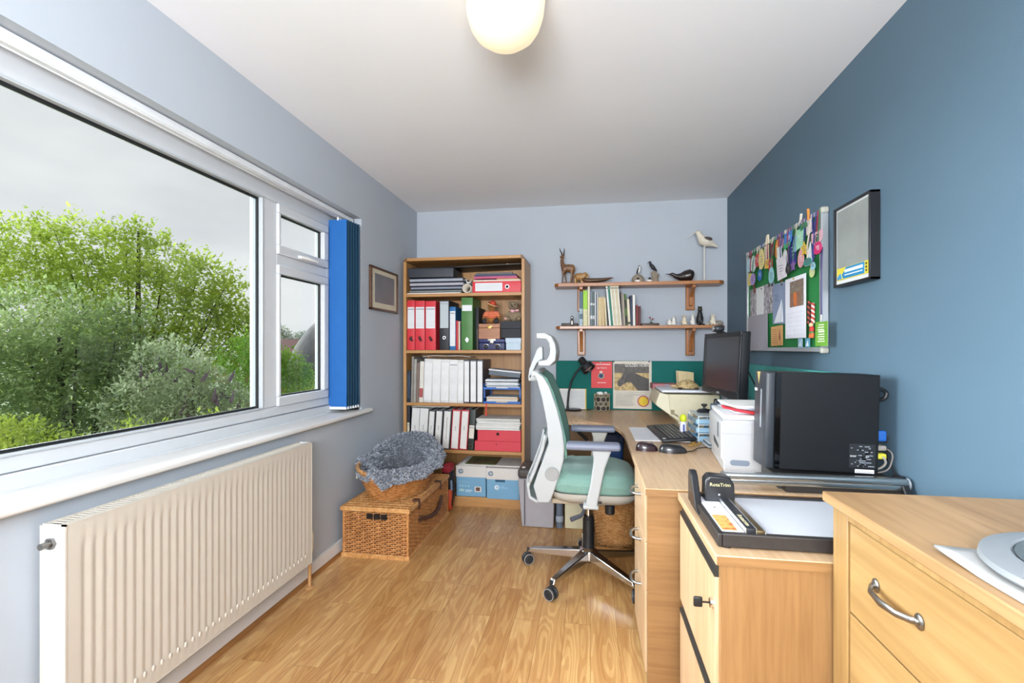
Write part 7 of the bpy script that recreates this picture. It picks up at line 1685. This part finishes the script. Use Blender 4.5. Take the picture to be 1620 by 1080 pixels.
tree('buddleja_bush', 'grey green bush with faded mauve flower spikes in the middle of the window view', 'bush',
     [(-4.26, 4.38, 0.92, 0.36), (-4.51, 4.34, 0.57, 0.36), (-3.97, 4.43, 0.76, 0.32), (-3.74, 4.46, 0.63, 0.25), (-4.13, 4.4, 0.5, 0.36), (-3.55, 4.49, 0.60, 0.18), (-4.2, 4.6, .4, .4)],
     (-4.1, 4.5, GZ), 12000, .045, BUD, 3, GT, .05)
r_ = random.Random(5); m = MB()
for k in range(26):
    c = Vector((r_.uniform(-4.5, -3.5), r_.uniform(4.15, 4.45), r_.uniform(.45, 1.0))); d = Vector((r_.gauss(0, .5), r_.gauss(-.3, .4), .7)).normalized()
    m.tube([c, c + d * .05, c + d * .13], [.014, .016, .003], 6)
bud = [o for o in COL.objects if o.name == 'buddleja_bush'][0]
m.build('flower_spikes', P('#5a4a52', .9, var=.3, scale=60), bud)
tree('yellow_shrub', 'low yellow green leafy shrub just outside below the window pane', 'bush',
     [(-5.1, 3.64, 0.30, 0.24), (-4.65, 3.71, 0.20, 0.2), (-4.1, 3.77, 0.34, 0.16), (-3.75, 3.82, 0.36, 0.13), (-3.35, 3.91, 0.46, 0.12), (-5.38, 3.59, 0.28, 0.29), (-4.4, 3.9, .0, .3)],
     (-4.3, 3.9, GZ), 5600, .052, YEL, 4, GT, .04)
tree('conifer_shrub', 'bright green rounded shrub at the right edge of the large window pane', 'bush',
     [(-4.84, 6.31, 1.02, 0.36), (-5.02, 6.28, 0.77, 0.36), (-4.66, 6.34, 0.77, 0.35), (-4.75, 6.33, 1.25, 0.24), (-4.54, 6.36, 1.05, 0.25), (-4.8, 6.3, .3, .4)],
     (-4.8, 6.35, GZ), 6500, .05, CON, 5, GT, .06)
tree('small_garden_tree', 'small light green tree seen through the narrow casement', 'tree',
     [(-4.56, 6.86, 0.86, 0.25), (-4.65, 6.85, 0.69, 0.24), (-4.42, 6.88, 0.66, 0.19), (-4.74, 6.83, 1.0, 0.16)], (-4.6, 6.9, GZ), 4200, .05, CON, 6, GT, .05)
tree('garden_hedge', 'clipped hedge in front of the thatched cottage seen through the casement', 'hedge',
     [(-4.95, 7.81, 0.50, 0.15), (-4.76, 7.84, 0.52, 0.14), (-5.11, 7.79, 0.37, 0.15), (-4.6, 7.87, 0.46, 0.15), (-4.8, 7.85, .2, .3)], (-4.85, 7.9, GZ), 2800, .045, YEL, 7, GT, .05)
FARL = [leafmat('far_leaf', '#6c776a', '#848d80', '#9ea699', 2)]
tree('distant_tree', 'hazy distant tree left of the red tiled roof', 'tree', [(-25.34, 36.44, 2.1, 0.7), (-24.57, 36.56, 1.7, 0.47)], (-25.2, 36.5, GZ), 1500, .22, FARL, 8, 'distant trees', .2)
tree('distant_tree', 'hazy distant tree just above the red tiled roof', 'tree', [(-23.49, 36.73, 1.9, 0.36), (-23.03, 36.81, 1.8, 0.36), (-22.26, 36.93, 1.6, 0.31)], (-23.1, 36.8, GZ), 1300, .2, FARL, 9, 'distant trees', .2)
o = thing('garden_post', 'rusty brown post with a curved top at the left of the casement view', 'post', (-4.12, 5.92, GZ))
m = MB(); m.tube([(-4.10, 5.92, GZ), (-4.11, 5.92, 1.15), (-4.115, 5.92, 1.28)], .03, 10); m.build('upright', P('#5a4636', .8, var=.2), o)
m = MB(); m.tube([(-4.115, 5.92, 1.26), (-4.13, 5.92, 1.35), (-4.19, 5.91, 1.40), (-4.26, 5.90, 1.40)], .024, 10); m.build('curved_arm', P('#4e3d30', .8, var=.2), o)
# thatched cottage
o = thing('thatched_cottage', 'white timbered cottage with a rounded grey thatched roof seen through the casement', 'house', (-11.0, 20.5, GZ))
m = MB(); m.box(-12.6, 18.9, GZ, -9.0, 22.5, .25); m.build('wall', P('#6b665b', .9, var=.04), o)
TH = wood('thatch', '#2a2825', '#45423e', '#38352f', 'z', 5, .95, .3, 40, 0, .5)
def dome(u, v):
    q = 2 * math.pi * u; e = 1 - (v ** 2.3)
    rr = v
    return (-11.0 + 2.45 * rr * math.cos(q), 20.5 + 2.6 * rr * math.sin(q), -.02 + 2.85 * max(0, 1 - rr ** 2.2) ** .8)
m = MB(); m.grid(dome, 48, 16, cu=True); m.build('thatch_roof', TH, o)
for x in (-12.2, -11.55, -10.9):
    m = MB(); m.box(x, 18.86, GZ, x + .12, 18.93, .2); m.build('timber', P('#2a2622', .8), o)
o = thing('red_roofed_house', 'far house with a red brown tiled roof behind the thatched cottage', 'house', (-18.5, 30, GZ))
m = MB(); m.box(-22, 28.2, GZ, -16, 33, .55); m.build('wall', P('#7a5a4a', .9, var=.1), o)
def tilem():
    m_, n, l, b = _new('clay_tiles')
    t = n.new('ShaderNodeTexCoord'); br = n.new('ShaderNodeTexBrick'); br.inputs['Scale'].default_value = 4; br.inputs['Color1'].default_value = (*lin('#4a2620'), 1); br.inputs['Color2'].default_value = (*lin('#582f27'), 1); br.inputs['Mortar'].default_value = (*lin('#4a2a24'), 1); br.inputs['Mortar Size'].default_value = .02
    l.new(t.outputs['Object'], br.inputs['Vector']); l.new(br.outputs['Color'], b.inputs['Base Color']); b.inputs['Roughness'].default_value = .9
    return m_
m = MB(); m.prism([(27.8, .40), (30.6, 1.85), (33.4, .40), (33.4, .28), (30.6, 1.70), (27.8, .28)], -22.3, -15.7, 'x'); m.build('tiled_roof', tilem(), o)
m = MB(); m.box(-16.9, 30.2, 1.4, -16.3, 30.9, 2.3); m.build('chimney', P('#7a4a3c', .9), o)
